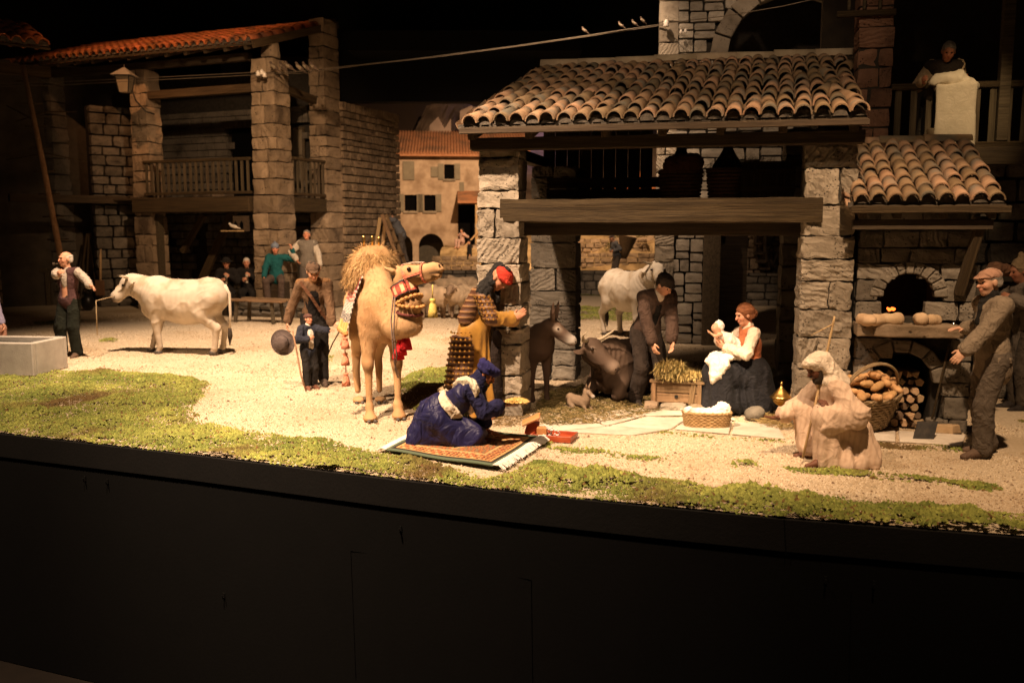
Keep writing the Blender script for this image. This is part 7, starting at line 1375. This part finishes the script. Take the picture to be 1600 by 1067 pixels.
# basket with cloth at the woman's feet
bq = basket('cradle_basket', 'oval wicker basket lined with white cloth in front of the woman', G(1104, 668), math.radians(-6), .50, .26, .17, 1.12)
f = Field(.010); f.ell((0, 0, .165), (.24, .12, .035), None, .02); f.cap((-.20, -.05, .19), (-.02, -.05, .175), .035, .03, .03); f.cap((.08, -.03, .19), (.2, -.02, .22), .05, .05, .03); f.ell((.17, .03, .23), (.06, .06, .05), None, .03); f.cap((-.24, 0, .17), (-.27, -.04, .20), .03, .015, .02); lo_ = fobj('cloth', f, cloth('white_cloth', (.68, .60, .54), (.78, .71, .65)), None, 2, folds(5, .012, 6)); lo_.location = bq.location; lo_.rotation_euler = bq.rotation_euler; tag(lo_, 'crumpled white cloth lying in the oval wicker basket', 'cloth')
# incense burner
cn = empty('incense_burner', G(1219, 655), 0, 'brass lidded incense burner on a stem beside the stable pillar', 'burner')
MB().lathe([(.001, 0), (.075, 0), (.078, .01), (.04, .03), (.018, .05), (.013, .08), (.022, .10), (.014, .115), (.03, .135), (.075, .165), (.095, .20), (.10, .225), (.09, .225)], (0, 0, .02), 26, capb=False).build('bowl', M['brass'], cn, True)
MB().lathe([(.118, .225), (.122, .232), (.10, .245), (.07, .285), (.04, .32), (.018, .345), (.010, .36), (.016, .375), (.008, .39), (.003, .405)], (0, 0, .02), 26).build('lid', M['brass'], cn, True)
# bread basket and loaves
bq = basket('bread_basket', 'round wicker basket with hoop handle heaped with bread by the oven', G(1362, 676), math.radians(12), .60, .46, .42, 1.35, ('x', .30), mat('old_wicker', (.22, .15, .08), (.38, .28, .16), .85, 20, .5, 60), 11); bq.rotation_euler = (math.radians(24), math.radians(-6), math.radians(12)); bq.location.z = .09; bq.location.y += .12; bq.location.x -= .05
CR = mat('bread_crust', (.46, .25, .10), (.66, .42, .20), .8, 7, .35, 30, rnd=.15)
lv = []
for i in range(3):
    f = Field(.012); f.ell((0, 0, 0), (.085+.02*i, .055, .042), None, .02); f.ell((.05, .01, .01), (.045, .045, .035), None, .03); f.ell((-.05, 0, .008), (.045, .05, .038), None, .03); V, F = f.mesh(); V = relax(V, F, 1)+0; V = V+normals(V, F)*(.004*sinoise(V, 7, i, 2))[:, None]; me = bpy.data.meshes.new('loaf'); me.from_pydata(V.tolist(), [], F.tolist()); me.polygons.foreach_set('use_smooth', np.ones(len(me.polygons), bool)); me.materials.append(CR); lv.append(me)
Mb = Matrix.LocRotScale(bq.location, bq.rotation_euler, None); rr = random.Random(5); k_ = 0
for ring_, n_, z in ((.22, 10, .45), (.12, 7, .52), (.0, 2, .58), (.2, 6, .40)):
    for i in range(n_):
        a = 2*math.pi*i/n_+ring_*9; o = inst('loaf', rr.choice(lv), None, Mb @ Vector((ring_*1.15*math.cos(a), ring_*.85*math.sin(a), z+rr.uniform(-.015, .015))), (rr.uniform(-.5, .5), rr.uniform(-.4, .4), rr.uniform(0, 6.28)), (.80,)*3); tag(o, {.22: 'crusty loaf at the outer rim of the bread basket heap', .12: 'crusty loaf in the middle of the bread basket heap', .0: 'topmost crusty loaf crowning the bread basket heap', .2: 'crusty loaf half hidden under the bread basket heap'}[ring_], 'bread', {.22: 'outer loaves in the bread basket', .12: 'middle loaves in the bread basket', .0: 'top loaves in the bread basket', .2: 'lower loaves in the bread basket'}[ring_])
DG = mat('pale_dough', (.50, .34, .20), (.66, .49, .32), .9, 7, .3, 30, rnd=.1)
for u_, s_, lb in ((1352, .95, 'leftmost pale loaf on the oven ledge'), (1372, .9, 'second pale loaf from the pillar on the oven ledge'), (1392, 1.0, 'third pale loaf on the oven ledge below the embers'), (1437, 1.0, 'round loaf at the right half of the oven ledge'), (1458, .85, 'rightmost small loaf on the oven ledge'), (1382, .8, 'small loaf tucked behind the others on the oven ledge')):
    q = D(u_, 498, 9.0 if u_ != 1382 else 9.12); p_ = ov.matrix_basis.inverted() if False else None; me = lv[int(u_) % 3].copy(); me.materials[0] = DG; o = inst('loaf', me, None, (q.x, q.y-.02, 1.14+.04*s_), (0, 0, rr.uniform(0, 3)), (s_*1.25, s_*1.25, s_*1.5)); tag(o, lb, 'bread', 'loaves on the oven ledge')
# firewood in the lower arch
wd = [mat('log_end', (.36, .24, .13), (.52, .37, .22), .9, 8, .4, 30, rnd=.2), mat('log_bark', (.10, .07, .045), (.2, .14, .09), .95, 8, .6, 24, rnd=.2)]
OM = Matrix.LocRotScale(SL(3.99, .06), Euler((0, 0, RZ)), None); n_ = 0
for row in range(7):
    for c in range(6):
        x = .20+.092*c+(.045 if row % 2 else 0)+rr.uniform(-.012, .012); z = .06+.088*row
        if not arch_hit(x, z+.03, .47, .30, .52, .28): continue
        r_ = rr.uniform(.038, .050); kx = rr.choice((3, 4, 5, 6)); y0 = rr.uniform(-.02, .08); mb = MB(); a0 = rr.uniform(0, 6); ring_ = [(r_*rr.uniform(.85, 1.1)*math.cos(a0+2*math.pi*i/kx), r_*rr.uniform(.85, 1.1)*math.sin(a0+2*math.pi*i/kx)) for i in range(kx)]
        mb.prism(ring_, 0, .45); o = mb.build('firewood_log', wd[0] if rr.random() < .7 else wd[1], None, bevel=.004); o.matrix_basis = OM @ Matrix.Translation((x, .10+y0, z)) @ Matrix.Rotation(rr.uniform(-.05, .05), 4, 'Z'); tag(o, '%s log of the %s row from the floor in the oven wood store' % (('leftmost', 'second', 'third', 'fourth', 'fifth', 'sixth')[c], ('first', 'second', 'third', 'fourth', 'fifth', 'sixth', 'seventh')[row]), 'log', 'firewood stacked under the oven'); n_ += 1
for u_, v_, a, lb in ((1425, 668, .4, 'split log on the paving left of the iron peel'), (1468, 678, 1.2, 'split log lying behind the iron peel blade'), (1482, 676, .2, 'short split log at the oven corner'), (1440, 658, -.3, 'thick split log leaning at the wood store mouth')):
    mb = MB(); mb.prism([(-.06, 0), (.06, 0), (.03, .09), (-.04, .08)], -.12, .12); o = mb.build('firewood_log', wd[0], None, bevel=.005); o.location = G(u_, v_)+Vector((0, 0, .02)); o.rotation_euler = (0, 0, a); tag(o, lb, 'log', 'loose logs before the oven')
pe = empty('bread_peel', G(1445, 690), 0, 'long handled iron peel leaning against the oven', 'peel'); a_, b_ = D(1447, 690, 8.72), D(1457, 652, 8.84); mb = MB(); c = D(1446, 672, 8.77)-pe.location
t_ = (b_-a_).normalized(); s_ = Vector((1, -.1, 0)).normalized(); n_ = t_.cross(s_).normalized(); R3 = Matrix((s_, n_, t_)).transposed(); MB().box(tuple(c), (.20, .012, .20), R3).build('blade', M['iron'], pe, bevel=.003); MB().tube([b_-pe.location+t_*-.02, D(1478, 560, 9.0)-pe.location, D(1490, 512, 9.0)-pe.location], .012, 8).build('handle', M['timber'], pe, True); MB().tube([D(1490, 513, 8.98)-pe.location, D(1490, 504, 8.98)-pe.location], .016, 8).build('cap', mat('bright_metal', (.7, .65, .6), None, .25, 5, metal=1), pe, True)
# patterned rug
q0, q1, q2, q3 = [G(*p) for p in ((596, 709), (779, 737), (850, 690), (676, 668))]; rg = empty('rug', (0, 0, 0), 0, 'patterned oriental rug with white fringe under the kneeling king', 'rug')
def rp_(s, t): p = q0*(1-s)*(1-t)+q1*s*(1-t)+q2*s*t+q3*(1-s)*t; return Vector((p.x, p.y, .050+.006*math.sin(s*9+t*5)))
def rugc(s, t):
    e = min(s*1.0, (1-s)*1.0, t*.75, (1-t)*.75); S_, T_ = s*1.35, t
    if e < .03: return (.10, .13, .085)
    if e < .055: return (.035, .03, .025)
    if e < .075: return (.50, .30, .12)
    if e < .17:
        w_ = math.cos(S_*58)*math.cos(T_*58)+.5*math.cos(S_*131+1)*math.cos(T_*117); return (.035, .02, .018) if w_ > .75 else ((.34, .09, .04) if w_ > .25 else ((.46, .27, .10) if w_ > -.35 else ((.16, .05, .03) if w_ > -.8 else (.50, .38, .20))))
    if e < .19: return (.46, .30, .13)
    r_ = abs(s-.5)*1.6+abs(t-.5)*1.2+.03*math.cos(S_*60)*math.cos(T_*60); w_ = math.cos(S_*83+2*math.sin(T_*31))*math.cos(T_*77+math.sin(S_*29))
    if r_ < .22: return (.07, .075, .055) if w_ < .35 else (.40, .20, .07)
    if r_ < .28: return (.44, .27, .11)
    return (.26, .07, .035) if w_ > .3 else ((.40, .20, .07) if w_ > -.15 else ((.09, .05, .035) if w_ > -.6 else (.15, .15, .10)))
woven('pile', lambda s, t: rp_(s*.92+.04, t), 150, 110, lambda s, t: rugc(s, t), rg, .016)
fr = MB(); FRM = mat('white_fringe', (.66, .60, .52), (.80, .75, .68), .95, 40, .5, 80)
for side in (0, 1):
    for i in range(240):
        t = rr.random(); s0, s1 = ((.045, -.02-rr.random()*.03) if side == 0 else (.955, 1.02+rr.random()*.035)); p = rp_(s0, t); q = rp_(s1, min(1, max(0, t+rr.uniform(-.03, .03)))); m_ = (p+q)/2+Vector((0, 0, .008)); q.z = .028; fr.tube([p, m_, q], [.006, .006, .004], 4)
fo = fr.build('fringe', FRM, rg); fo['kind'] = 'stuff'
# offered plate and red box with pearls
o = MB(); o.lathe([(.001, 0), (.09, 0), (.13, .018), (.135, .022), (.12, .018), (.085, .008), (.001, .008)], (0, 0, 0), 24, capb=False, capt=False); pt = o.build('plate', mat('dark_plate', (.10, .05, .03), None, .4, 5), None, True); pt.location = BK[0]+Matrix.Rotation(BK[1], 3, 'Z') @ ((BK[2]+Vector((.155, .0, .022)))*.87); tag(pt, 'shallow plate of golden grain on the kneeling king hand', 'plate')
gr = np.random.default_rng(3); mb = MB()
for i in range(260): a = gr.uniform(0, 6.28); r_ = .115*gr.random()**.5; mb.box((r_*math.cos(a), r_*math.sin(a), .016+.03*(1-(r_/.115)**2)+gr.uniform(-.004, .004)), (.016, .012, .010), (gr.random(), gr.random(), a))
gn = mb.build('grain', mat('golden_grain', (.55, .33, .08), (.72, .5, .18), .6, 20, rnd=0), None); gn.location = pt.location; stuff(gn, 'small heap of golden grain on the offered plate', 'grain')
bx = empty('open_box', G(848, 684), math.radians(-20), 'open red lacquered chest lying by the rug with pearl strings', 'box'); LQ = mat('red_lacquer', (.30, .045, .02), (.45, .09, .03), .35, 6, .1, 30, spec=.5); M['lq'] = LQ
MB().box((.12, 0, .012), (.42, .26, .024)).build('tray_floor', LQ, bx, bevel=.003)
for c, d_ in (((.12, -.125, .04), (.42, .014, .04)), ((.12, .125, .04), (.42, .014, .04)), ((.325, 0, .04), (.014, .234, .04)), ((-.085, 0, .04), (.014, .234, .04))): MB().box(c, d_).build('tray_side', LQ, bx, bevel=.002)
MB().box((-.14, .08, .08), (.12, .16, .14), (0, .3, .3)).build('chest_body', LQ, bx, bevel=.004); MB().box((-.13, .02, .175), (.20, .15, .022), (.15, -.45, .25)).build('lid', mat('amber_lid', (.45, .2, .07), (.6, .3, .12), .4, 5), bx, bevel=.004); MB().box((.0, -.02, .06), (.10, .10, .11), (0, 0, .2)).build('small_box', mat('amber_lid', (.45, .2, .07)), bx, bevel=.003)
PM_ = mat('pearl', (.72, .68, .64), (.85, .82, .78), .25, 5, spec=.6); mb = MB(); sr = random.Random(2); pme = None
pearl = MB().lathe([(.0008, -.009), (.0065, -.006), (.009, 0), (.0065, .006), (.0008, .009)], (0, 0, 0), 7, capb=False, capt=False)
for st_ in range(3):
    ps = MB(); x, y, z = .02+.04*st_, -.04+.04*st_, .15-.02*st_; a = sr.uniform(0, 6)
    for i in range(26):
        a += sr.uniform(-.7, .7)+.25; x += .015*math.cos(a); y += .015*math.sin(a); x = min(max(x, -.02), .28); y = min(max(y, -.1), .1); z = max(.034+.012*(i % 3 == 0)+.03*st_*(i < 12), z-.012); ps.add([(vx+x, vy+y, vz+z) for vx, vy, vz in pearl.v], pearl.f)
    o = ps.build('pearl_string', PM_, None, True); o.matrix_basis = Matrix.LocRotScale(bx.location, bx.rotation_euler, None); tag(o, ['white pearl string heaped on the small box', 'middle pearl string trailing over the red tray', 'pearl string lying at the far end of the red tray'][st_], 'pearls', 'pearl strings in the red box')
# tied sack behind the king
f = Field(.012); q = G(706, 600); f.ell((0, 0, .12), (.13, .10, .12), None, .03); f.cap((0.02, 0, .2), (.06, 0, .28), .07, .05, .03); o = fobj('sack', f, cloth('beige_sackcloth', (.40, .30, .18)), None, 1, folds(3, .01, 4)); o.location = (q.x, q.y-1.0, 0); tag(o, 'beige tied sack with grey top behind the kneeling king', 'sack'); f = Field(.010); f.ell((.075, 0, .31), (.055, .05, .045), None, .02); fobj('tied_top', f, cloth('grey_tie', (.14, .115, .09)), o, 1, folds(4, .006, 7)); o.location = G(700, 632)
# round rocks by the pillar
for u_, v_, s_, lb in ((792, 632, .11, 'rounded rock at the foot of the lit stable pillar'), (1205, 640, .09, 'rounded rock right of the seated woman skirt'), (1180, 655, .10, 'rounded rock below the seated woman skirt'), (1225, 610, .14, 'dark boulder in shade left of the bright pillar')):
    f = Field(.02); f.ell((0, 0, s_*.6), (s_*1.2, s_, s_*.85), None, .03); o = fobj('rock', f, M['stone_dark'], None, 1, lambda V: .02*sinoise(V, 3, int(s_*100), 3)); o.location = G(u_, v_); tag(o, lb, 'rock')
# wine jars in baskets and crate on the loft
BG = mat('dark_glass', (.010, .013, .009), None, .15, 3, spec=.6)
for x, y, lb, w_ in ((2.17, .72, 'wicker demijohn basket on the loft, left of the pair', .46), (2.68, .62, 'wicker demijohn basket on the loft, with a ring handle', .42)):
    b = basket('demijohn_basket', lb, SL(x, y, 2.42), 0, w_, w_*.9, .32, 1.15, None, mat('loft_wicker', (.14, .07, .035), (.24, .13, .065), .9, 20, .5, 60), 8)
    o = MB().lathe([(.16, .02), (w_*.43, .12), (w_*.45, .25), (w_*.40, .36), (w_*.22, .47), (.055, .54), (.05, .60), (.06, .61), (.06, .64), (.04, .65)], (0, 0, 0), 20); jo_ = o.build('demijohn', BG, None, True); jo_.location = SL(x, y, 2.425); tag(jo_, 'dark glass demijohn standing in the '+('left' if x < 2.4 else 'right')+' loft basket', 'bottle')
    if x < 2.4:
        f = Field(.014); f.cap((-.10, -.04, .36), (.12, -.06, .40), .11, .12, .05); co = fobj('sacking', f, cloth('brown_sacking', (.17, .08, .045)), None, 1, folds(3, .012, 5)); co.location = SL(x, y-.08, 2.42); tag(co, 'brown sacking thrown over the left loft demijohn', 'cloth')
rp2 = [(2.68+.23+.05*math.cos(a), .56, 2.70+.08*math.sin(a)) for a in np.linspace(0, 2*math.pi, 15)]; o = MB().tube([SL(*p) for p in rp2], .014, 6, False).build('rope_ring', RB, None, True); tag(o, 'dark rope ring hanging on the right demijohn basket', 'ring')
ct = empty('crate', SL(3.10, .55, 2.42), RZ, 'slatted wooden crate on the loft next to the pillar', 'crate')
for i in range(7): board(ct, 'slat', (-.24+i*.08, -.14, .0), (-.24+i*.08, -.14, .36), .075, .015, 'timber', (0, 1, 0))
for z in (.10, .28): board(ct, 'batten', (-.28, -.16, z), (.28, -.16, z), .02, .06, 'timber')
MB().box((0, .02, .18), (.54, .30, .35)).build('crate_box', M['timber_dark'], ct); MB().box((0, .0, .375), (.56, .34, .025)).build('lid', M['timber'], ct)
# bedding on the balcony
sh_m = cloth('white_sheet', (.55, .48, .36), (.66, .58, .45), wrinkle=.15); bd3 = empty('bedding', D(1495, 135, 10.55), RZ, 'white bedding and pillow hung over the balcony rail', 'bedding')
c0 = D(1495, 135, 10.55); f = Field(.016)
def R_(u_, v_, Y): return np.array(D(u_, v_, Y)-c0)
f.box(tuple(R_(1497, 172, 10.42)), (.215, .035, .30), np.array(Matrix.Rotation(RZ, 3, 'Z')), .03); f.box(tuple(R_(1507, 205, 10.40)), (.14, .03, .20), np.array(Matrix.Rotation(RZ, 3, 'Z')), .03); f.cap(R_(1470, 137, 10.55), R_(1524, 137, 10.45), .06, .06, .03)
fobj('sheet', f, sh_m, bd3, 1, lambda V: .010*np.sin(V[:, 0]*16+1.5*sinoise(V, .6, 3, 1))+.004*sinoise(V, 1.6, 4, 2)); f = Field(.014); f.ell(R_(1482, 123, 10.55), (.17, .10, .075), None, .03); f.cap(R_(1462, 128, 10.52), R_(1500, 120, 10.55), .05, .07, .04); f.cap(R_(1496, 127, 10.52), R_(1518, 133, 10.52), .08, .06, .04); fobj('pillow', f, sh_m, bd3, 1, folds(6, .010, 4))
pt2 = MB().lathe([(.001, 0), (.035, 0), (.05, .09), (.055, .13), (.05, .14), (.001, .13)], (0, 0, 0), 14); o = pt2.build('clay_pot', M['tile'], None, True); o.location = SL(4.98, 1.62, 3.10); tag(o, 'small clay pot on the balcony edge above the oven roof', 'pot')
# ---------------------------------------------------------------- bench, trough, pole ladder, tools
bn_ = empty('bench', G(405, 504), math.radians(-16), 'long rough plank bench on splayed legs behind the shepherd', 'bench')
board(bn_, 'seat_plank', (-.72, -.12, .52), (.72, -.12, .50), .20, .05, 'mg'); board(bn_, 'seat_plank', (-.45, .10, .54), (.74, .10, .52), .20, .05, 'mg')
for x, y, dx in ((-.48, -.14, -.05), (.40, -.14, .05), (-.3, .14, -.05), (.5, .14, .05)): board(bn_, 'leg', (x+dx, y, 0), (x, y*.8, .5), .07, .07, 'timber_v', (1, 0, 0))
tr_ = empty('stone_trough', G(-20, 586), math.radians(-6), 'pale concrete water trough cut by the frame at the left', 'trough'); CC = mat('pale_concrete', (.36, .33, .29), (.46, .43, .38), .9, 6, .3, 40); 
for c, d_ in (((0, -.0, .24), (1.5, .09, .48)), ((0, .75, .24), (1.5, .09, .48)), ((.705, .375, .24), (.09, .66, .478)), ((-.705, .375, .24), (.09, .66, .478))): MB().box(c, d_).build('trough_wall', CC, tr_, bevel=.012)
MB().box((0, .375, .40), (1.32, .66, .02)).build('water', mat('trough_water', (.03, .035, .03), None, .08, 3, spec=.6), tr_)
pld = empty('pole_ladder', D(98, 470, 20), 0, 'tall single pole ladder with short rungs leaning behind the bald man', 'ladder'); a_, b_ = D(100, 430, 19.6), D(36, 103, 20.4); L0 = pld.location.copy(); MB().tube([D(104, 500, 19.4)-L0, a_-L0, (a_+b_)/2-L0+Vector((.02, 0, 0)), b_-L0], [.075, .07, .06, .05], 8).build('pole', cloth('stripped_pole', (.34, .19, .10), (.44, .27, .155), rough=.8), pld, True)
for i in range(9): p = a_+(b_-a_)*(.06+i*.108)-L0; MB().tube([p+Vector((-.2, -.03, .0)), p+Vector((.24, .03, .01))], .016, 6).build('rung', M['timber'], pld, True)
for i, (p, q, m_) in enumerate((((10, 165), (85, 180), 185), ((10, 250), (135, 253), 240), ((25, 190), (120, 175), 175))): o = MB().tube([D(*p, 20.5), D((p[0]+q[0])/2, m_, 20.3), D(*q, 20.6)], [.012, .02, .008], 6).build('branch', M['timber'], None, True); tag(o, ['upper bare branch lashed across the pole ladder', 'long bare branch across the middle of the pole ladder', 'short bare branch near the top of the pole ladder'][i], 'branch')
sv = empty('wooden_shovel', G(157, 470), 0, 'wooden shovel standing against the dark barn wall', 'shovel'); L0 = sv.location.copy(); MB().tube([D(157, 375, 24.5)-L0, D(157, 440, 24.3)-L0], .035, 7).build('shaft', M['wood_pale'], sv, True); MB().box(tuple(D(156, 450, 24.2)-L0), (.26, .04, .42)).build('blade', cloth('dull_wood', (.16, .085, .045)), sv, bevel=.03)
for i, (u_, du) in enumerate(((130, 6), (137, 2), (146, -4))): o = MB().tube([D(u_-du, 455, 24.6), D(u_+du, 365, 25.0)], .03, 6).build('tool_handle', M['timber'], None, True); tag(o, ['tool handle leaning left of the wooden shovel', 'upright tool handle between two others near the shovel', 'tool handle nearest the wooden shovel'][i], 'handle', 'tool handles against the barn wall')
fr_ = empty('timber_hatch', G(47, 478), math.radians(10), 'low square timber hatch frame beside the barn pillar', 'hatch')
for a_, b_ in (((-.5, 0, 0), (-.5, 0, .95)), ((.5, 0, 0), (.5, 0, .95)), ((-.55, 0, .98), (.55, 0, .98))): board(fr_, 'frame_timber', a_, b_, .12, .1, 'timber_v', (0, 1, 0))
f = Field(.02); f.ell((0, 0, .22), (.17, .17, .22), None, .03); o = fobj('black_jug', f, mat('black_clay', (.012, .011, .01), None, .35, 4, spec=.5), None, 1); o.location = G(138, 486); tag(o, 'round black jug on the ground behind the cow muzzle', 'jug'); MB().tube([(.12*math.cos(a), 0, .42+.2*math.sin(a)) for a in np.linspace(0, math.pi, 11)], .02, 6).build('handle', M['iron'], o, True); MB().lathe([(.09, 0), (.08, .08), (.10, .1)], (0, 0, .40), 14).build('neck', MATS['black_clay'], o, True)
# step ladder of the man by the wall
ld = empty('step_ladder', G(625, 470), 0, 'wooden stepladder carrying the man by the farmhouse wall', 'ladder'); L0 = ld.location.copy(); Y0 = 26.2
for a_, b_ in ((D(597, 335, Y0), D(645, 452, Y0-.2)), (D(603, 335, Y0+.3), D(655, 446, Y0+.4)), (D(594, 340, Y0), D(575, 470, Y0+.1)), (D(602, 340, Y0+.3), D(590, 466, Y0+.5))): board(ld, 'rail', a_-L0, Vector((b_.x, b_.y, 0))-L0, .10, .07, 'wood_pale' if a_.x > b_.x else 'mg', (0, 1, 0))
for i in range(5): t = .2+i*.17; p = D(597, 335, Y0)*(1-t)+D(645, 452, Y0-.2)*t; board(ld, 'rung', p-L0+Vector((0, -.05, 0)), p-L0+Vector((.1, .5, 0)), .06, .05, 'mg')
# ---------------------------------------------------------------- lantern, wires, birds
ln_ = empty('street_lantern', D(196, 145, 22.8), 0, 'unlit square lantern on a bracket at the farmhouse post', 'lantern'); L0 = ln_.location.copy()
def frus(b0, b1, z0, z1, nm, m_, n_=4): o = MB().lathe([(b0, z0), (b1, z1)], (0, 0, 0), n_).build(nm, m_, ln_); o.rotation_euler = (0, 0, math.pi/4); return o
FG = mat('frosted_glass', (.30, .24, .16), (.38, .31, .22), .4, 3, spec=.5); frus(.16, .24, 0, .38, 'glass', FG); frus(.36, .03, .40, .60, 'roof', mat('zinc', (.30, .27, .23), (.38, .35, .3), .55, 5)); frus(.26, .26, .38, .405, 'top_frame', M['iron'])
for sx in (-1, 1):
    for sy in (-1, 1): MB().bar((sx*.115, sy*.115, 0), (sx*.172, sy*.172, .39), .02, .02).build('corner_bar', M['iron'], ln_)
MB().tube([(0, 0, .6), (0, 0, .68)], [.03, .01], 8).build('finial', M['iron'], ln_); MB().tube([(.17, 0, .05), (.25, 0, -.2), (.45, .1, -.45), (.62, .2, -.50)], .02, 6).build('bracket', M['iron'], ln_, True)
WR = mat('cable', (.10, .08, .055), (.14, .11, .08), .7, 5)
def wire(pts, lb, r=.007): o = MB().tube([D(*p) for p in pts], r, 5).build('cable', WR, None, True); tag(o, lb, 'cable', 'overhead cables')
wire([(-60, 133, 20.5), (100, 128, 21), (250, 121, 21.5), (408, 113, 22)], 'upper cable from the barn to the farmhouse pillar'); wire([(-60, 137, 20.5), (100, 133, 21), (250, 125, 21.5), (408, 117, 22)], 'lower cable from the barn to the farmhouse pillar')
wire([(412, 114, 22), (460, 113, 21.6), (540, 104, 20.8), (660, 91, 19.4), (800, 73, 18), (930, 54, 17), (1041, 37, 16.35)], 'upper cable from the farmhouse pillar to the tower'); wire([(412, 116, 22), (470, 115, 21.6), (560, 103, 20.8), (680, 90, 19.4), (810, 73, 18), (935, 55, 17), (1041, 39, 16.35)], 'lower cable from the farmhouse pillar to the tower')
wire([(1041, 37, 16.3), (1130, 26, 15.2), (1225, 10, 14.4), (1330, -14, 13.5)], 'cable from the tower insulator running out to the right')
IN = mat('porcelain', (.72, .66, .58), None, .3, 4, spec=.5)
for i, (u_, v_, Y) in enumerate(((403, 115, 21.9), (409, 113, 21.9), (413, 117, 21.9), (1041, 37, 16.3), (1064, 50, 16.3), (1071, 49, 16.3))): o = MB().lathe([(.03, -.08), (.075, -.06), (.05, -.02), (.07, .01), (.04, .05), (.03, .08)], (0, 0, 0), 10).build('insulator', IN, None, True); o.location = D(u_, v_, Y); o.scale = (.8,)*3 if i < 4 else (.45,)*3; tag(o, ['white insulator at the left of the farmhouse pillar top', 'middle white insulator on the farmhouse pillar', 'lowest white insulator on the farmhouse pillar', 'white insulator carrying the cable on the tower corner', 'small insulator on the tower wall, left of two', 'small insulator on the tower wall, right of two'][i], 'insulator')
f = Field(.010); f.cap((-.05, 0, 0), (.05, 0, .03), .045, .04, .02); f.ell((.09, 0, .075), (.032, .03, .03), None, .02); f.cap((-.06, 0, -.01), (-.18, 0, -.04), .025, .012, .02); f.cap((.115, 0, .075), (.14, 0, .07), .010, .004, .005)
br_ = fobj('bird', f, HIDE, None, 1, None, lambda V: np.where((V[:, 0:1] > -.02) & (V[:, 2:3] < .04), np.array([[.24, .19, .13]]), np.array([[.10, .07, .05]])))
bl = [(428, 108, 21.9, 'first bird on the cable in front of the pillar'), (441, 107, 21.9, 'second bird on the cable in front of the pillar'), (451, 107, 21.8, 'bird at the pillar right edge on the cable'), (468, 109, 21.5, 'left of three birds beside the farmhouse pillar'), (478, 108, 21.4, 'middle of three birds beside the farmhouse pillar'), (490, 108, 21.3, 'right of three birds beside the farmhouse pillar'), (913, 51, 17.1, 'single bird on the cable left of the tower'), (970, 43, 16.8, 'leftmost of three birds nearest the tower'), (991, 40, 16.7, 'middle of three birds nearest the tower'), (1004, 36, 16.6, 'rightmost of three birds nearest the tower')]
for i, (u_, v_, Y, lb) in enumerate(bl):
    o = br_ if i == 0 else br_.copy()
    if i: link(o)
    o.location = D(u_, v_, Y)+Vector((0, 0, .03)); o.rotation_euler = (0, -.3, random.uniform(2.5, 3.8)); sc = 1.1 if u_ < 600 else .55; o.scale = (sc,)*3; tag(o, lb, 'bird', 'birds on the cable')
o = br_.copy(); link(o); o.data = br_.data.copy(); o.data.attributes['Col'].data.foreach_set('color', np.tile([.7, .64, .55, 1], len(o.data.vertices))); o.location = FL(-.34, -.48, 2.17); o.rotation_euler = (0, 0, 3); o.scale = (1.0,)*3; tag(o, 'white dove on the dovecote perch under the balcony', 'bird')
